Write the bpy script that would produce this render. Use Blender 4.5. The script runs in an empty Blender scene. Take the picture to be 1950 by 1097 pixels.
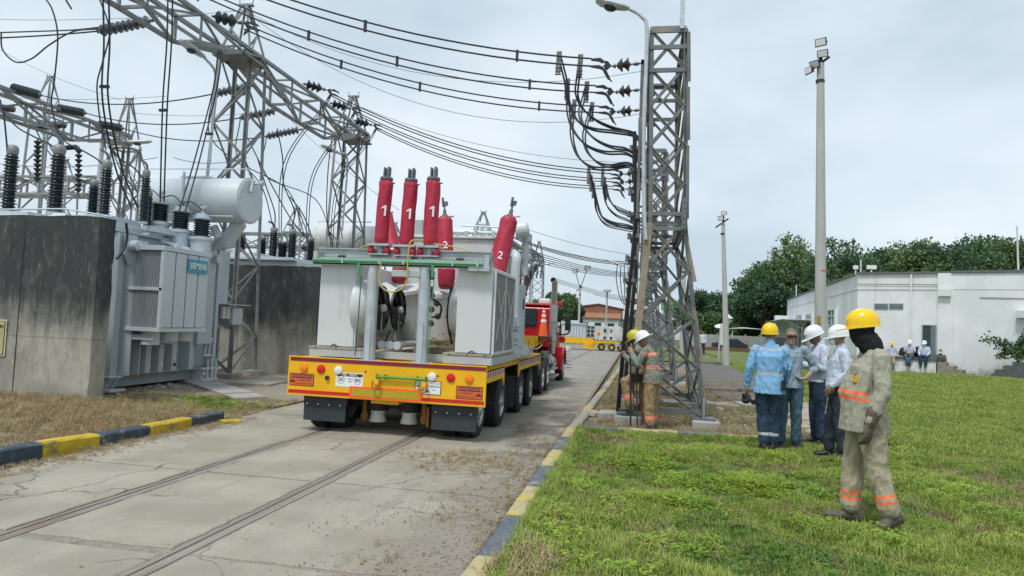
import bpy, bmesh, math, random
import numpy as np
from mathutils import Vector, Matrix, noise
random.seed(7); np.random.seed(7)
S = bpy.context.scene; COL = S.collection
R = math.radians
# ---------------------------------------------------------------- camera
YAW, ROLL, PITCH, EYE = R(10.5), .043, math.atan(66/1300), 1.65
Fv = Vector((-math.sin(YAW)*math.cos(PITCH), math.cos(YAW)*math.cos(PITCH), math.sin(PITCH)))
R0 = Vector((math.cos(YAW), math.sin(YAW), 0)); U0 = R0.cross(Fv)
Rv = R0*math.cos(ROLL) + U0*math.sin(ROLL); Uv = -R0*math.sin(ROLL) + U0*math.cos(ROLL)
cam = bpy.data.objects.new('camera', bpy.data.cameras.new('camera')); COL.objects.link(cam)
cam.data.sensor_width = 36; cam.data.lens = 36*1300/1950
cam.data.clip_start = .1; cam.data.clip_end = 3000
mw = Matrix((Rv, Uv, -Fv)).transposed().to_4x4(); mw.translation = (0, 0, EYE); cam.matrix_world = mw
S.camera = cam
def _ray(px, py): return Fv*1300 + Rv*(px-975) - Uv*(py-548.5)
def AY(px, py, y): d = _ray(px, py); return Vector((0,0,EYE)) + d*(y/d.y)      # survey helpers: where a sight line meets a plane
def AX(px, py, x): d = _ray(px, py); return Vector((0,0,EYE)) + d*(x/d.x)
def AZ(px, py, z=0): d = _ray(px, py); return Vector((0,0,EYE)) + d*((z-EYE)/d.z)
# ---------------------------------------------------------------- world: Nishita sky behind a thin overcast
W = bpy.data.worlds.new('World'); S.world = W; W.use_nodes = True
nt = W.node_tree; N = nt.nodes; L = nt.links; N.clear()
SUN_EL, SUN_AZ = R(62), R(200)
sky = N.new('ShaderNodeTexSky'); sky.sky_type = 'NISHITA'; sky.sun_disc = False
sky.sun_elevation = SUN_EL; sky.sun_rotation = SUN_AZ; sky.dust_density = 2
tc = N.new('ShaderNodeTexCoord')
mp = N.new('ShaderNodeMapping'); mp.inputs['Scale'].default_value = (1.2, 1.2, 2.4); L.new(tc.outputs['Generated'], mp.inputs[0])
n1 = N.new('ShaderNodeTexNoise'); n1.inputs['Scale'].default_value = 1.7; n1.inputs['Detail'].default_value = 5; n1.inputs['Roughness'].default_value = .5
L.new(mp.outputs[0], n1.inputs['Vector'])
cr = N.new('ShaderNodeValToRGB'); e = cr.color_ramp.elements
e[0].position = .38; e[0].color = (.405, .49, .555, 1); e[1].position = .64; e[1].color = (.60, .655, .71, 1)
m_ = cr.color_ramp.elements.new(.52); m_.color = (.52, .595, .65, 1)
L.new(n1.outputs[0], cr.inputs[0])
b1 = N.new('ShaderNodeBackground'); b1.inputs[1].default_value = .09; L.new(sky.outputs[0], b1.inputs[0])
b2 = N.new('ShaderNodeBackground'); b2.inputs[1].default_value = 1.0; L.new(cr.outputs[0], b2.inputs[0])
mx = N.new('ShaderNodeMixShader'); mx.inputs[0].default_value = .90
L.new(b1.outputs[0], mx.inputs[1]); L.new(b2.outputs[0], mx.inputs[2])
ow = N.new('ShaderNodeOutputWorld'); L.new(mx.outputs[0], ow.inputs[0])
sd = bpy.data.lights.new('sun', 'SUN'); sd.energy = 1.7; sd.angle = R(10); sd.color = (1, .965, .91)
so = bpy.data.objects.new('sun', sd); COL.objects.link(so)
dirv = Vector((math.sin(SUN_AZ)*math.cos(SUN_EL), math.cos(SUN_AZ)*math.cos(SUN_EL), math.sin(SUN_EL)))
so.rotation_euler = dirv.to_track_quat('Z', 'Y').to_euler(); so.location = (0, 0, 50)
vs = S.view_settings; vs.view_transform = 'Standard'; vs.look = 'None'; vs.exposure = 0.57; vs.gamma = 1; vs.use_curve_mapping = False
# ---------------------------------------------------------------- helpers
def tag(o, label=None, cat=None, group=None, kind=None):
    if label: o['label'] = label
    if cat: o['category'] = cat
    if group: o['group'] = group
    if kind: o['kind'] = kind
    return o
def wloc(p):
    v = Vector((0,0,0))
    while p is not None: v = v + p.location; p = p.parent
    return v
def empty(name, loc=(0,0,0), label=None, cat=None, group=None, rz=0, kind=None):
    o = bpy.data.objects.new(name, None); COL.objects.link(o); o.location = loc; o.rotation_euler.z = rz
    o.empty_display_size = .2
    return tag(o, label, cat, group, kind)
def link(name, me, parent=None):
    o = bpy.data.objects.new(name, me); COL.objects.link(o)
    if parent is not None: o.parent = parent
    return o
def piece(name, me, M, parent=None):
    o = link(name, me, parent)
    if parent is not None: M = Matrix.Translation(-wloc(parent)) @ M
    o.matrix_local = M
    return o
def kids(o): return [c for c in COL.objects if c.parent is o] if False else list(o.children)
def dup(o, parent=None, loc=None, rz=None, label=None):
    c = o.copy(); COL.objects.link(c); c.parent = parent
    for ch in list(o.children): dup(ch, c)
    if loc is not None: c.location = loc
    if rz is not None: c.rotation_euler.z = rz
    if label: c['label'] = label
    return c
def basis(d, up=(0,0,1)):
    d = Vector(d).normalized(); u = Vector(up)
    if abs(d.dot(u)) > .985: u = Vector((0,1,0)) if abs(d.z) > .5 else Vector((0,0,1))
    x = u.cross(d).normalized(); y = d.cross(x)
    return x, y, d
class MB:
    def __init__(s): s.v = []; s.f = []; s.m = []; s.M = None
    def add(s, vs_, fs, mi=0):
        b = len(s.v)
        for p in vs_:
            p = Vector(p); s.v.append(s.M @ p if s.M is not None else p)
        for f in fs: s.f.append([b+i for i in f]); s.m.append(mi)
    def box(s, x0, x1, y0, y1, z0, z1, mi=0):
        s.add([(x0,y0,z0),(x1,y0,z0),(x1,y1,z0),(x0,y1,z0),(x0,y0,z1),(x1,y0,z1),(x1,y1,z1),(x0,y1,z1)],
              [(0,3,2,1),(4,5,6,7),(0,1,5,4),(1,2,6,5),(2,3,7,6),(3,0,4,7)], mi)
    def bar(s, p0, p1, w, h=None, mi=0, up=(0,0,1)):
        h = h or w; p0 = Vector(p0); p1 = Vector(p1); x, y, d = basis(p1-p0, up); x = x*w/2; y = y*h/2
        s.add([p0-x-y, p0+x-y, p0+x+y, p0-x+y, p1-x-y, p1+x-y, p1+x+y, p1-x+y],
              [(0,3,2,1),(4,5,6,7),(0,1,5,4),(1,2,6,5),(2,3,7,6),(3,0,4,7)], mi)
    def cyl(s, p0, p1, r0, r1=None, n=12, mi=0, caps=True):
        r1 = r0 if r1 is None else r1
        p0 = Vector(p0); p1 = Vector(p1); x, y, d = basis(p1-p0)
        vs_ = []
        for p, r in ((p0, r0), (p1, r1)):
            for i in range(n):
                a = 2*math.pi*i/n; vs_.append(p + x*math.cos(a)*r + y*math.sin(a)*r)
        fs = [(i, (i+1) % n, n+(i+1) % n, n+i) for i in range(n)]
        if caps: fs += [tuple(range(n-1, -1, -1)), tuple(range(n, 2*n))]
        s.add(vs_, fs, mi)
    def lathe(s, prof, o=(0,0,0), ax=(0,0,1), n=16, mi=0, caps=True):
        o = Vector(o); x, y, d = basis(ax); vs_ = []; fs = []; k = len(prof)
        for r, z in prof:
            for i in range(n):
                a = 2*math.pi*i/n; vs_.append(o + d*z + (x*math.cos(a) + y*math.sin(a))*r)
        for j in range(k-1):
            for i in range(n): fs.append((j*n+i, j*n+(i+1) % n, (j+1)*n+(i+1) % n, (j+1)*n+i))
        if caps: fs += [tuple(range(n-1, -1, -1)), tuple(range((k-1)*n, k*n))]
        s.add(vs_, fs, mi)
    def tube(s, pts, r, n=6, mi=0):
        pts = [Vector(p) for p in pts]; vs_ = []; fs = []; k = len(pts)
        x = None
        for j, p in enumerate(pts):
            d = (pts[min(j+1, k-1)] - pts[max(j-1, 0)]).normalized()
            if x is None: x, y, _ = basis(d)
            x = (x - d*x.dot(d)).normalized(); y = d.cross(x)
            rr = r[j] if isinstance(r, (list, tuple)) else r
            for i in range(n):
                a = 2*math.pi*i/n; vs_.append(p + x*math.cos(a)*rr + y*math.sin(a)*rr)
        for j in range(k-1):
            for i in range(n): fs.append((j*n+i, j*n+(i+1) % n, (j+1)*n+(i+1) % n, (j+1)*n+i))
        fs += [tuple(range(n-1, -1, -1)), tuple(range((k-1)*n, k*n))]
        s.add(vs_, fs, mi)
    def prism(s, poly, ex, mi=0):          # planar polygon pushed along ex
        n = len(poly); ex = Vector(ex); a = [Vector(p) for p in poly]
        s.add(a + [p+ex for p in a], [tuple(range(n-1, -1, -1)), tuple(range(n, 2*n))] + [(i, (i+1) % n, n+(i+1) % n, n+i) for i in range(n)], mi)
    def mesh(s, name, mats, off=(0,0,0), smooth=False):
        me = bpy.data.meshes.new(name); off = Vector(off)
        me.from_pydata([tuple(p-off) for p in s.v], [], s.f)
        for m in (mats if isinstance(mats, (list, tuple)) else [mats]): me.materials.append(m)
        if max(s.m, default=0): me.polygons.foreach_set('material_index', s.m)
        bm = bmesh.new(); bm.from_mesh(me); bmesh.ops.recalc_face_normals(bm, faces=bm.faces); bm.to_mesh(me); bm.free()
        if smooth:
            for p in me.polygons: p.use_smooth = True
            me.set_sharp_from_angle(angle=R(42))
        return me
    def build(s, name, mats, parent=None, smooth=False, bevel=0):
        me = s.mesh(name, mats, wloc(parent) if parent is not None else (0,0,0), smooth)
        o = link(name, me, parent)
        if bevel:
            b = o.modifiers.new('bevel', 'BEVEL'); b.width = bevel; b.segments = 2; b.limit_method = 'ANGLE'
        return o
def box(name, m, parent, x0, x1, y0, y1, z0, z1, bevel=0):
    b = MB(); b.box(x0, x1, y0, y1, z0, z1); return b.build(name, m, parent, bevel=bevel)
def cylo(name, m, parent, p0, p1, r0, r1=None, n=16):
    b = MB(); b.cyl(p0, p1, r0, r1, n); return b.build(name, m, parent, smooth=True)
def tubeo(name, m, parent, pts, r, n=6):
    b = MB(); b.tube(pts, r, n); return b.build(name, m, parent, smooth=True)
def bez(p0, p1, p2, p3, n=14):
    p0, p1, p2, p3 = map(Vector, (p0, p1, p2, p3)); o = []
    for i in range(n+1):
        t = i/n; u = 1-t; o.append(p0*u**3 + p1*3*u*u*t + p2*3*u*t*t + p3*t**3)
    return o
def crv(pts, n=6):                       # Catmull-Rom through points
    pts = [Vector(p) for p in pts]; P = [pts[0]*2-pts[1]] + pts + [pts[-1]*2-pts[-2]]; o = []
    for i in range(1, len(P)-2):
        a, b, c, d = P[i-1:i+3]
        for k in range(n):
            t = k/n; o.append(.5*((2*b) + (c-a)*t + (2*a-5*b+4*c-d)*t*t + (3*b-a-3*c+d)*t**3))
    o.append(pts[-1]); return o
def sag(p0, p1, s_, n=18):
    p0 = Vector(p0); p1 = Vector(p1); return [p0.lerp(p1, i/n) - Vector((0,0,s_*4*(i/n)*(1-i/n))) for i in range(n+1)]
# ---------------------------------------------------------------- materials
def MAT(name, col, rough=.6, metal=0, var=.12, sc=3., bump=0., bsc=60., dirt=None, dthr=.58, dsc=1.3, stretch=(1,1,1), emit=None, alpha=None, spec=.5):
    m = bpy.data.materials.new(name); m.use_nodes = True; t = m.node_tree; n = t.nodes; l = t.links
    b = n['Principled BSDF']; b.inputs['Roughness'].default_value = rough; b.inputs['Metallic'].default_value = metal
    b.inputs['Specular IOR Level'].default_value = spec
    g = n.new('ShaderNodeNewGeometry'); mp = n.new('ShaderNodeMapping'); mp.inputs['Scale'].default_value = stretch
    l.new(g.outputs['Position'], mp.inputs[0])
    nz = n.new('ShaderNodeTexNoise'); nz.inputs['Scale'].default_value = sc; nz.inputs['Detail'].default_value = 6; nz.inputs['Roughness'].default_value = .62
    l.new(mp.outputs[0], nz.inputs['Vector'])
    mr = n.new('ShaderNodeMapRange'); mr.inputs[1].default_value = .28; mr.inputs[2].default_value = .72; l.new(nz.outputs[0], mr.inputs[0])
    mix = n.new('ShaderNodeMix'); mix.data_type = 'RGBA'; l.new(mr.outputs[0], mix.inputs[0])
    mix.inputs[6].default_value = tuple(c*(1-var) for c in col) + (1,); mix.inputs[7].default_value = tuple(min(c*(1+var), .95) for c in col) + (1,)
    out = mix.outputs[2]
    if dirt is not None:
        n2 = n.new('ShaderNodeTexNoise'); n2.inputs['Scale'].default_value = dsc; n2.inputs['Detail'].default_value = 8; n2.inputs['Roughness'].default_value = .68
        l.new(mp.outputs[0], n2.inputs['Vector'])
        r2 = n.new('ShaderNodeMapRange'); r2.inputs[1].default_value = dthr; r2.inputs[2].default_value = dthr+.14; l.new(n2.outputs[0], r2.inputs[0])
        mm = n.new('ShaderNodeMix'); mm.data_type = 'RGBA'; l.new(r2.outputs[0], mm.inputs[0]); l.new(out, mm.inputs[6]); mm.inputs[7].default_value = tuple(dirt)+(1,)
        out = mm.outputs[2]
    l.new(out, b.inputs['Base Color'])
    if bump:
        nb = n.new('ShaderNodeTexNoise'); nb.inputs['Scale'].default_value = bsc; nb.inputs['Detail'].default_value = 5; l.new(g.outputs['Position'], nb.inputs['Vector'])
        bp = n.new('ShaderNodeBump'); bp.inputs['Strength'].default_value = bump; bp.inputs['Distance'].default_value = .02; l.new(nb.outputs[0], bp.inputs['Height']); l.new(bp.outputs[0], b.inputs['Normal'])
    if alpha is not None: b.inputs['Alpha'].default_value = alpha
    return m
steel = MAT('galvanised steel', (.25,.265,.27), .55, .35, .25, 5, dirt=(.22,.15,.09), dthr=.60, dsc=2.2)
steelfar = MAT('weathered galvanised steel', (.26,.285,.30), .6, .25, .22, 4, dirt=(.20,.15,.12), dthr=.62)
towersteel = MAT('dull painted lattice steel', (.15,.165,.17), .5, .3, .3, 3, dirt=(.28,.24,.18), dthr=.56, dsc=1.6)
rusty = MAT('bleached rusty steel', (.30,.25,.18), .7, .1, .35, 3, dirt=(.16,.09,.05), dthr=.56, dsc=3)
txgrey = MAT('transformer grey paint', (.42,.48,.515), .42, 0, .10, 1.2, dirt=(.30,.33,.33), dthr=.56, dsc=2.0, stretch=(1,1,.3))
txlight = MAT('pale grey paint', (.53,.59,.63), .36, 0, .06, 1.2, dirt=(.42,.46,.47), dthr=.64)
white = MAT('white equipment paint', (.58,.61,.61), .45, 0, .08, 1.6, dirt=(.38,.38,.33), dthr=.56, dsc=2.2, stretch=(1,1,.35))
greytop = MAT('light grey frame paint', (.42,.455,.465), .45, .1, .12, 3, dirt=(.25,.23,.19), dthr=.62)
yellow = MAT('yellow truck paint', (.80,.44,.003), .42, 0, .09, 2, dirt=(.50,.30,.05), dthr=.62, dsc=2.5)
yellowd = MAT('yellow frame paint', (.62,.34,.008), .45, 0, .12, 3, dirt=(.25,.15,.03), dthr=.6)
maroon = MAT('maroon reflective tape', (.20,.012,.03), .4, 0, .1)
redtape = MAT('red reflective tape', (.60,.012,.015), .35, 0, .05)
neon = MAT('fluorescent orange', (.95,.12,.015), .5, 0, .03)
olive = MAT('olive yellow reflector', (.42,.33,.012), .5, 0, .1, 20)
rubber = MAT('tyre rubber', (.022,.024,.026), .75, 0, .2, 10, bump=.1)
flapm = MAT('black rubber flap', (.028,.036,.042), .7, 0, .2, 3, dirt=(.09,.09,.085), dthr=.6)
darkm = MAT('dark underbody', (.03,.032,.035), .7, .1, .3, 5)
rimm = MAT('wheel rim grey', (.42,.43,.44), .35, .6, .15, 8, dirt=(.12,.10,.08), dthr=.55, dsc=5)
redcover = MAT('crimson vinyl cover', (.42,.018,.05), .55, 0, .14, 5, bump=.45, bsc=12)
redpaint = MAT('red cab paint', (.46,.012,.022), .25, 0, .05)
greenbar = MAT('green painted bar', (.06,.30,.13), .45, 0, .1)
greenbar2 = MAT('grass green bar', (.10,.30,.03), .5, 0, .15)
porc = MAT('dark porcelain', (.022,.035,.042), .25, 0, .2, 6)
brownporc = MAT('brown porcelain', (.075,.055,.06), .2, 0, .3, 12)
greyporc = MAT('grey porcelain', (.115,.13,.15), .25, 0, .3, 12)
wire = MAT('aged black conductor', (.028,.034,.042), .6, .2, .2)
thinw = MAT('thin grey wire', (.20,.22,.24), .6, .2, .1)
blackp = MAT('black plastic', (.012,.013,.015), .45, 0, .1)
chrome = MAT('polished steel', (.55,.56,.58), .22, .9, .1, 8)
glassd = MAT('dark window glass', (.025,.045,.055), .08, 0, .2, 2)
tealsign = MAT('teal sign plate', (.06,.32,.42), .4, 0, .05)
lettw = MAT('white lettering', (.78,.80,.80), .5, 0, .02)
lettk = MAT('black lettering', (.02,.02,.03), .5, 0, .02)
galv = MAT('bright galvanised pipe', (.50,.54,.57), .4, .35, .2, 5)
conc = MAT('pale cast concrete', (.36,.35,.32), .85, 0, .16, 3, bump=.25, bsc=40, dirt=(.2,.19,.17), dthr=.58)
polec = MAT('concrete pole', (.44,.45,.43), .85, 0, .09, 2.5, bump=.15, bsc=30, dirt=(.33,.33,.31), dthr=.6, stretch=(2,2,.4))
orange = MAT('orange lens', (.85,.22,.01), .2, 0, .04, 40)
redl = MAT('red lens', (.62,.008,.012), .2, 0, .04, 40)
whitel = MAT('white lens', (.75,.75,.73), .25, 0, .06, 60)
bark = MAT('bark', (.10,.075,.05), .9, 0, .3, 6, bump=.4)
wood = MAT('weathered board', (.36,.32,.26), .85, 0, .25, 6, bump=.2, dirt=(.2,.17,.13), dthr=.58, stretch=(1,6,1))
# ================================================================ SETTING
def nodemat(name, rough=.9):
    m = bpy.data.materials.new(name); m.use_nodes = True; t = m.node_tree
    b = t.nodes['Principled BSDF']; b.inputs['Roughness'].default_value = rough
    return m, t.nodes, t.links, b
class NX:                                # tiny node expression helper
    def __init__(s, n, l): s.n = n; s.l = l; s.g = n.new('ShaderNodeNewGeometry'); s.sep = n.new('ShaderNodeSeparateXYZ'); l.new(s.g.outputs['Position'], s.sep.inputs[0]); s.x, s.y, s.z = s.sep.outputs[:3]
    def _in(s, sock, v):
        if hasattr(v, 'is_linked') or isinstance(v, bpy.types.NodeSocket): s.l.new(v, sock)
        else: sock.default_value = v
    def math(s, op, a, b=0., c=None):
        q = s.n.new('ShaderNodeMath'); q.operation = op; s._in(q.inputs[0], a); s._in(q.inputs[1], b)
        if c is not None: s._in(q.inputs[2], c)
        return q.outputs[0]
    def noise(s, sc, det=6, ro=.6, stretch=(1,1,1), off=(0,0,0)):
        mp = s.n.new('ShaderNodeMapping'); mp.inputs['Scale'].default_value = stretch; mp.inputs['Location'].default_value = off; s.l.new(s.g.outputs['Position'], mp.inputs[0])
        q = s.n.new('ShaderNodeTexNoise'); q.inputs['Scale'].default_value = sc; q.inputs['Detail'].default_value = det; q.inputs['Roughness'].default_value = ro
        s.l.new(mp.outputs[0], q.inputs['Vector']); return q.outputs[0]
    def ramp(s, v, a, b, lo=0., hi=1.):
        q = s.n.new('ShaderNodeMapRange'); q.interpolation_type = 'SMOOTHSTEP'; s._in(q.inputs[0], v); q.inputs[1].default_value = a; q.inputs[2].default_value = b; q.inputs[3].default_value = lo; q.inputs[4].default_value = hi
        return q.outputs[0]
    def mix(s, f, a, b):
        q = s.n.new('ShaderNodeMix'); q.data_type = 'RGBA'; s._in(q.inputs[0], f)
        for k, v in ((6, a), (7, b)):
            if isinstance(v, tuple): q.inputs[k].default_value = v + (1,)
            else: s.l.new(v, q.inputs[k])
        return q.outputs[2]
    def bump(s, h, st, dist=.02):
        q = s.n.new('ShaderNodeBump'); q.inputs['Strength'].default_value = st; q.inputs['Distance'].default_value = dist; s.l.new(h, q.inputs['Height']); return q.outputs[0]
# --- road concrete
mroad, n, l, b = nodemat('worn road concrete'); X = NX(n, l)
base = X.mix(X.ramp(X.noise(1.1), .35, .65), (.27,.245,.195), (.355,.33,.268))
base = X.mix(X.ramp(X.noise(7, 8, .7, (1,.35,1)), .5, .75, 0, .45), base, (.27,.255,.22))
base = X.mix(X.ramp(X.noise(55, 4, .6), .56, .70, 0, .6), base, (.2,.19,.17))
edge = X.math('ADD', X.x, X.math('MULTIPLY', X.noise(1.4, 7, .62), 1.7))
near = X.ramp(X.y, 6.5, 9.0, 1, .25)
dm = X.math('MULTIPLY', X.ramp(edge, -1.15, -.55, 0, .8), near)
base = X.mix(dm, base, (.235,.205,.165))
oil = X.math('MULTIPLY', X.ramp(X.math('ADD', X.x, X.math('MULTIPLY', X.noise(1.1, 6, .6, off=(7,2,0)), 1.6)), -1.1, -.7), X.ramp(X.y, 7.8, 9.2))
base = X.mix(X.math('MULTIPLY', X.math('MULTIPLY', oil, X.ramp(X.noise(1.3, 6, .6, off=(2,9,0)), .42, .52)), X.ramp(X.y, 13, 17, .85, .15)), base, (.115,.105,.095))
lft = X.ramp(X.math('ADD', X.x, X.math('MULTIPLY', X.noise(2.5, 6), .8)), -5.72, -5.4, .75, 0)
base = X.mix(lft, base, (.25,.215,.165))
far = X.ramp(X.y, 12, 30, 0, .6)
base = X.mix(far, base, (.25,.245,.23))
vo = n.new('ShaderNodeTexVoronoi'); vo.feature = 'DISTANCE_TO_EDGE'; vo.inputs['Scale'].default_value = .62
vm = n.new('ShaderNodeVectorMath'); vm.operation = 'ADD'; nn_ = n.new('ShaderNodeTexNoise'); nn_.inputs['Scale'].default_value = 2.2; nn_.inputs['Detail'].default_value = 6; l.new(X.g.outputs['Position'], nn_.inputs['Vector'])
vs2 = n.new('ShaderNodeVectorMath'); vs2.operation = 'SCALE'; vs2.inputs['Scale'].default_value = .5; l.new(nn_.outputs['Color'], vs2.inputs[0]); l.new(X.g.outputs['Position'], vm.inputs[0]); l.new(vs2.outputs[0], vm.inputs[1]); l.new(vm.outputs[0], vo.inputs['Vector'])
crk = X.math('MULTIPLY', X.ramp(vo.outputs['Distance'], .003, .010, .75, 0), X.ramp(X.noise(.55, 3, .5, off=(1,6,0)), .50, .56))
base = X.mix(crk, base, (.10,.09,.075))
base = X.mix(X.ramp(X.noise(.9, 7, .7, (1,.6,1), (12,0,0)), .52, .70, 0, .55), base, (.245,.235,.205))
base = X.mix(X.math('MULTIPLY', X.ramp(X.noise(6, 6, .7, (1,.08,1), (2,2,0)), .54, .66, 0, .5), X.ramp(X.x, -2.9, -2.3)), base, (.20,.18,.15))
str_ = X.math('MULTIPLY', X.ramp(X.noise(2.2, 5, .6, (1.5,.10,1)), .56, .66, 0, .45), 1.)
base = X.mix(str_, base, (.23,.22,.20))
l.new(base, b.inputs['Base Color']); l.new(X.bump(X.noise(45, 6, .7), .35, .01), b.inputs['Normal'])
# --- dry verge / dirt
mdry, n, l, b = nodemat('dry grass and dirt'); X = NX(n, l)
base = X.mix(X.ramp(X.noise(2.2), .35, .65), (.24,.185,.115), (.36,.29,.18))
base = X.mix(X.ramp(X.noise(30, 6, .75, (1,1,1)), .48, .62, 0, .8), base, (.44,.37,.25))
base = X.mix(X.ramp(X.noise(4, 6, .6, off=(3,1,0)), .58, .7, 0, .6), base, (.15,.18,.06))
l.new(base, b.inputs['Base Color']); l.new(X.bump(X.noise(35, 7, .75), .9, .05), b.inputs['Normal'])
# --- gravelly earth round the tower feet
mgrav, n, l, b = nodemat('gravelly earth'); X = NX(n, l)
base = X.mix(X.ramp(X.noise(1.3), .35, .65), (.17,.135,.10), (.27,.225,.165))
base = X.mix(X.ramp(X.noise(38, 5, .7), .5, .62, 0, .75), base, (.36,.33,.29))
base = X.mix(X.ramp(X.noise(1.8, 6, .6, off=(5,1,0)), .54, .66, 0, .55), base, (.14,.17,.055))
l.new(base, b.inputs['Base Color']); l.new(X.bump(X.noise(30, 7, .75), .9, .05), b.inputs['Normal'])
# --- lawn soil + distant lawn
mlawn, n, l, b = nodemat('lawn'); X = NX(n, l)
g1 = X.mix(X.ramp(X.noise(.8, 6, .6), .35, .65), (.10,.15,.03), (.16,.21,.05))
g1 = X.mix(X.ramp(X.noise(9, 8, .75, (1,1.6,1)), .5, .68, 0, .6), g1, (.20,.28,.055))
soil = X.mix(X.noise(20, 5, .7), (.10,.075,.05), (.18,.14,.09))
g1 = X.mix(X.ramp(X.noise(1.5, 7, .65, off=(4,4,0)), .50, .62, 0, .85), g1, soil)
base = X.mix(X.ramp(X.y, 9, 16, .55, 0), g1, X.mix(.5, soil, (.09,.12,.03)))
base = X.mix(X.ramp(X.noise(.35, 6, .6, off=(9,0,0)), .6, .72, 0, .4), base, (.26,.23,.11))
l.new(base, b.inputs['Base Color']); l.new(X.bump(X.noise(25, 7, .75), 1, .05), b.inputs['Normal'])
# --- asphalt path
masph = MAT('grey worn path', (.125,.115,.105), .9, 0, .25, 1.2, bump=.4, bsc=40, dirt=(.2,.17,.13), dthr=.56, dsc=.9)
mchan = MAT('dirt filled channel', (.25,.225,.185), .9, 0, .3, 12, bump=.8, bsc=50, dirt=(.14,.12,.10), dthr=.58, dsc=7)
mrail = MAT('rusted flush rail', (.265,.245,.215), .6, .2, .25, 8, dirt=(.22,.17,.13), dthr=.5, dsc=5, stretch=(1,.1,1))
def hilly(x, y, a=.025): return a*noise.noise(Vector((x*.6, y*.6, 0))) + a*.5*noise.noise(Vector((x*2, y*2, 3)))
def sheet(name, m, xs, ys, z, amp=0, kind='structure', fall=None):
    nx, ny = len(xs), len(ys); vv = []
    for j, y in enumerate(ys):
        for i, x in enumerate(xs):
            edge_ = (i in (0, nx-1)) or (j in (0, ny-1))
            vv.append((x, y, z + (0 if edge_ else hilly(x, y, amp)) if fall is None else fall(x, y)))
    ff = [(j*nx+i, j*nx+i+1, (j+1)*nx+i+1, (j+1)*nx+i) for j in range(ny-1) for i in range(nx-1)]
    mb = MB(); mb.add(vv, ff); o = mb.build(name, m, None, smooth=False)
    for p in o.data.polygons: p.use_smooth = True
    tag(o, kind=kind); return o
lin = lambda a, b_, n_: [a+(b_-a)*i/n_ for i in range(n_+1)]
mgnd = MAT('distant ground', (.12,.14,.06), .95, 0, .3, .12, dirt=(.22,.19,.13), dthr=.55, dsc=.08)
g = MB(); g.add([(-900,-60,-.12),(900,-60,-.12),(900,1800,-.12),(-900,1800,-.12)], [(0,1,2,3)]); tag(g.build('ground', mgnd), kind='structure')
# road bed and slabs
road = empty('road', (-3.6,0,0), kind='structure')
bed = MB(); bed.box(-6.12, -1.0, -3, 60, -.11, -.013); bed.build('road_bed', mchan, road)
def slab(x0, x1, y0, y1, rough=.012):
    pts = []
    st = .12
    def run(a, b_):
        k = max(2, int((Vector(b_)-Vector(a)).length/st)) if y0 < 10 else 2
        for i in range(k):
            t = i/k; p = Vector(a).lerp(Vector(b_), t); j = rough if (0 < i) else rough*.4
            pts.append((p.x + random.uniform(-j, j), p.y + random.uniform(-j, j)))
    run((x0,y0),(x1,y0)); run((x1,y0),(x1,y1)); run((x1,y1),(x0,y1)); run((x0,y1),(x0,y0))
    z = random.uniform(-.006, .006); tx = random.uniform(-.003, .003)
    h = lambda x, y: z + tx*(x-x0)
    mb = MB(); k = len(pts)
    cx, cy = (x0+x1)/2, (y0+y1)/2
    inn = [(cx+(x-cx)*(1-.025/(x1-x0)), cy+(y-cy)*(1-.02/(y1-y0))) for x, y in pts]
    mb.add([(x, y, h(x, y)) for x, y in inn] + [(x, y, h(x, y)-.008) for x, y in pts] + [(x, y, -.05) for x, y in pts],
           [tuple(range(k))] + [(i, k+i, k+(i+1) % k, (i+1) % k) for i in range(k)] + [(k+i, 2*k+i, 2*k+(i+1) % k, k+(i+1) % k) for i in range(k)])
    mb.build('slab', mroad, road)
yj = [-2, .3, 2.15, 4.25, 6.42, 8.3, 10.4, 12.6, 14.8, 17, 19.2, 21.4, 23.8, 26.2, 28.6, 31, 34, 37, 40, 43.5, 47, 51]
for j in range(len(yj)-1):
    gp = .055 if j in (2, 3) else .012
    for k, (x0, x1) in enumerate(((-6.08, -4.445), (-4.265, -3.105), (-2.915, -1.06))):
        g_ = gp if not (k == 2 and j != 2) else .015
        slab(x0, x1, yj[j]+g_, yj[j+1]-g_)
for xr in (-4.355, -3.01):
    for dx in (-.045, .055):
        mb = MB(); mb.box(xr+dx-(.02 if dx < 0 else .055), xr+dx+.018, -3, 52, -.05, -.004 if dx < 0 else -.006); mb.build('rail', mrail, road)
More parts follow.
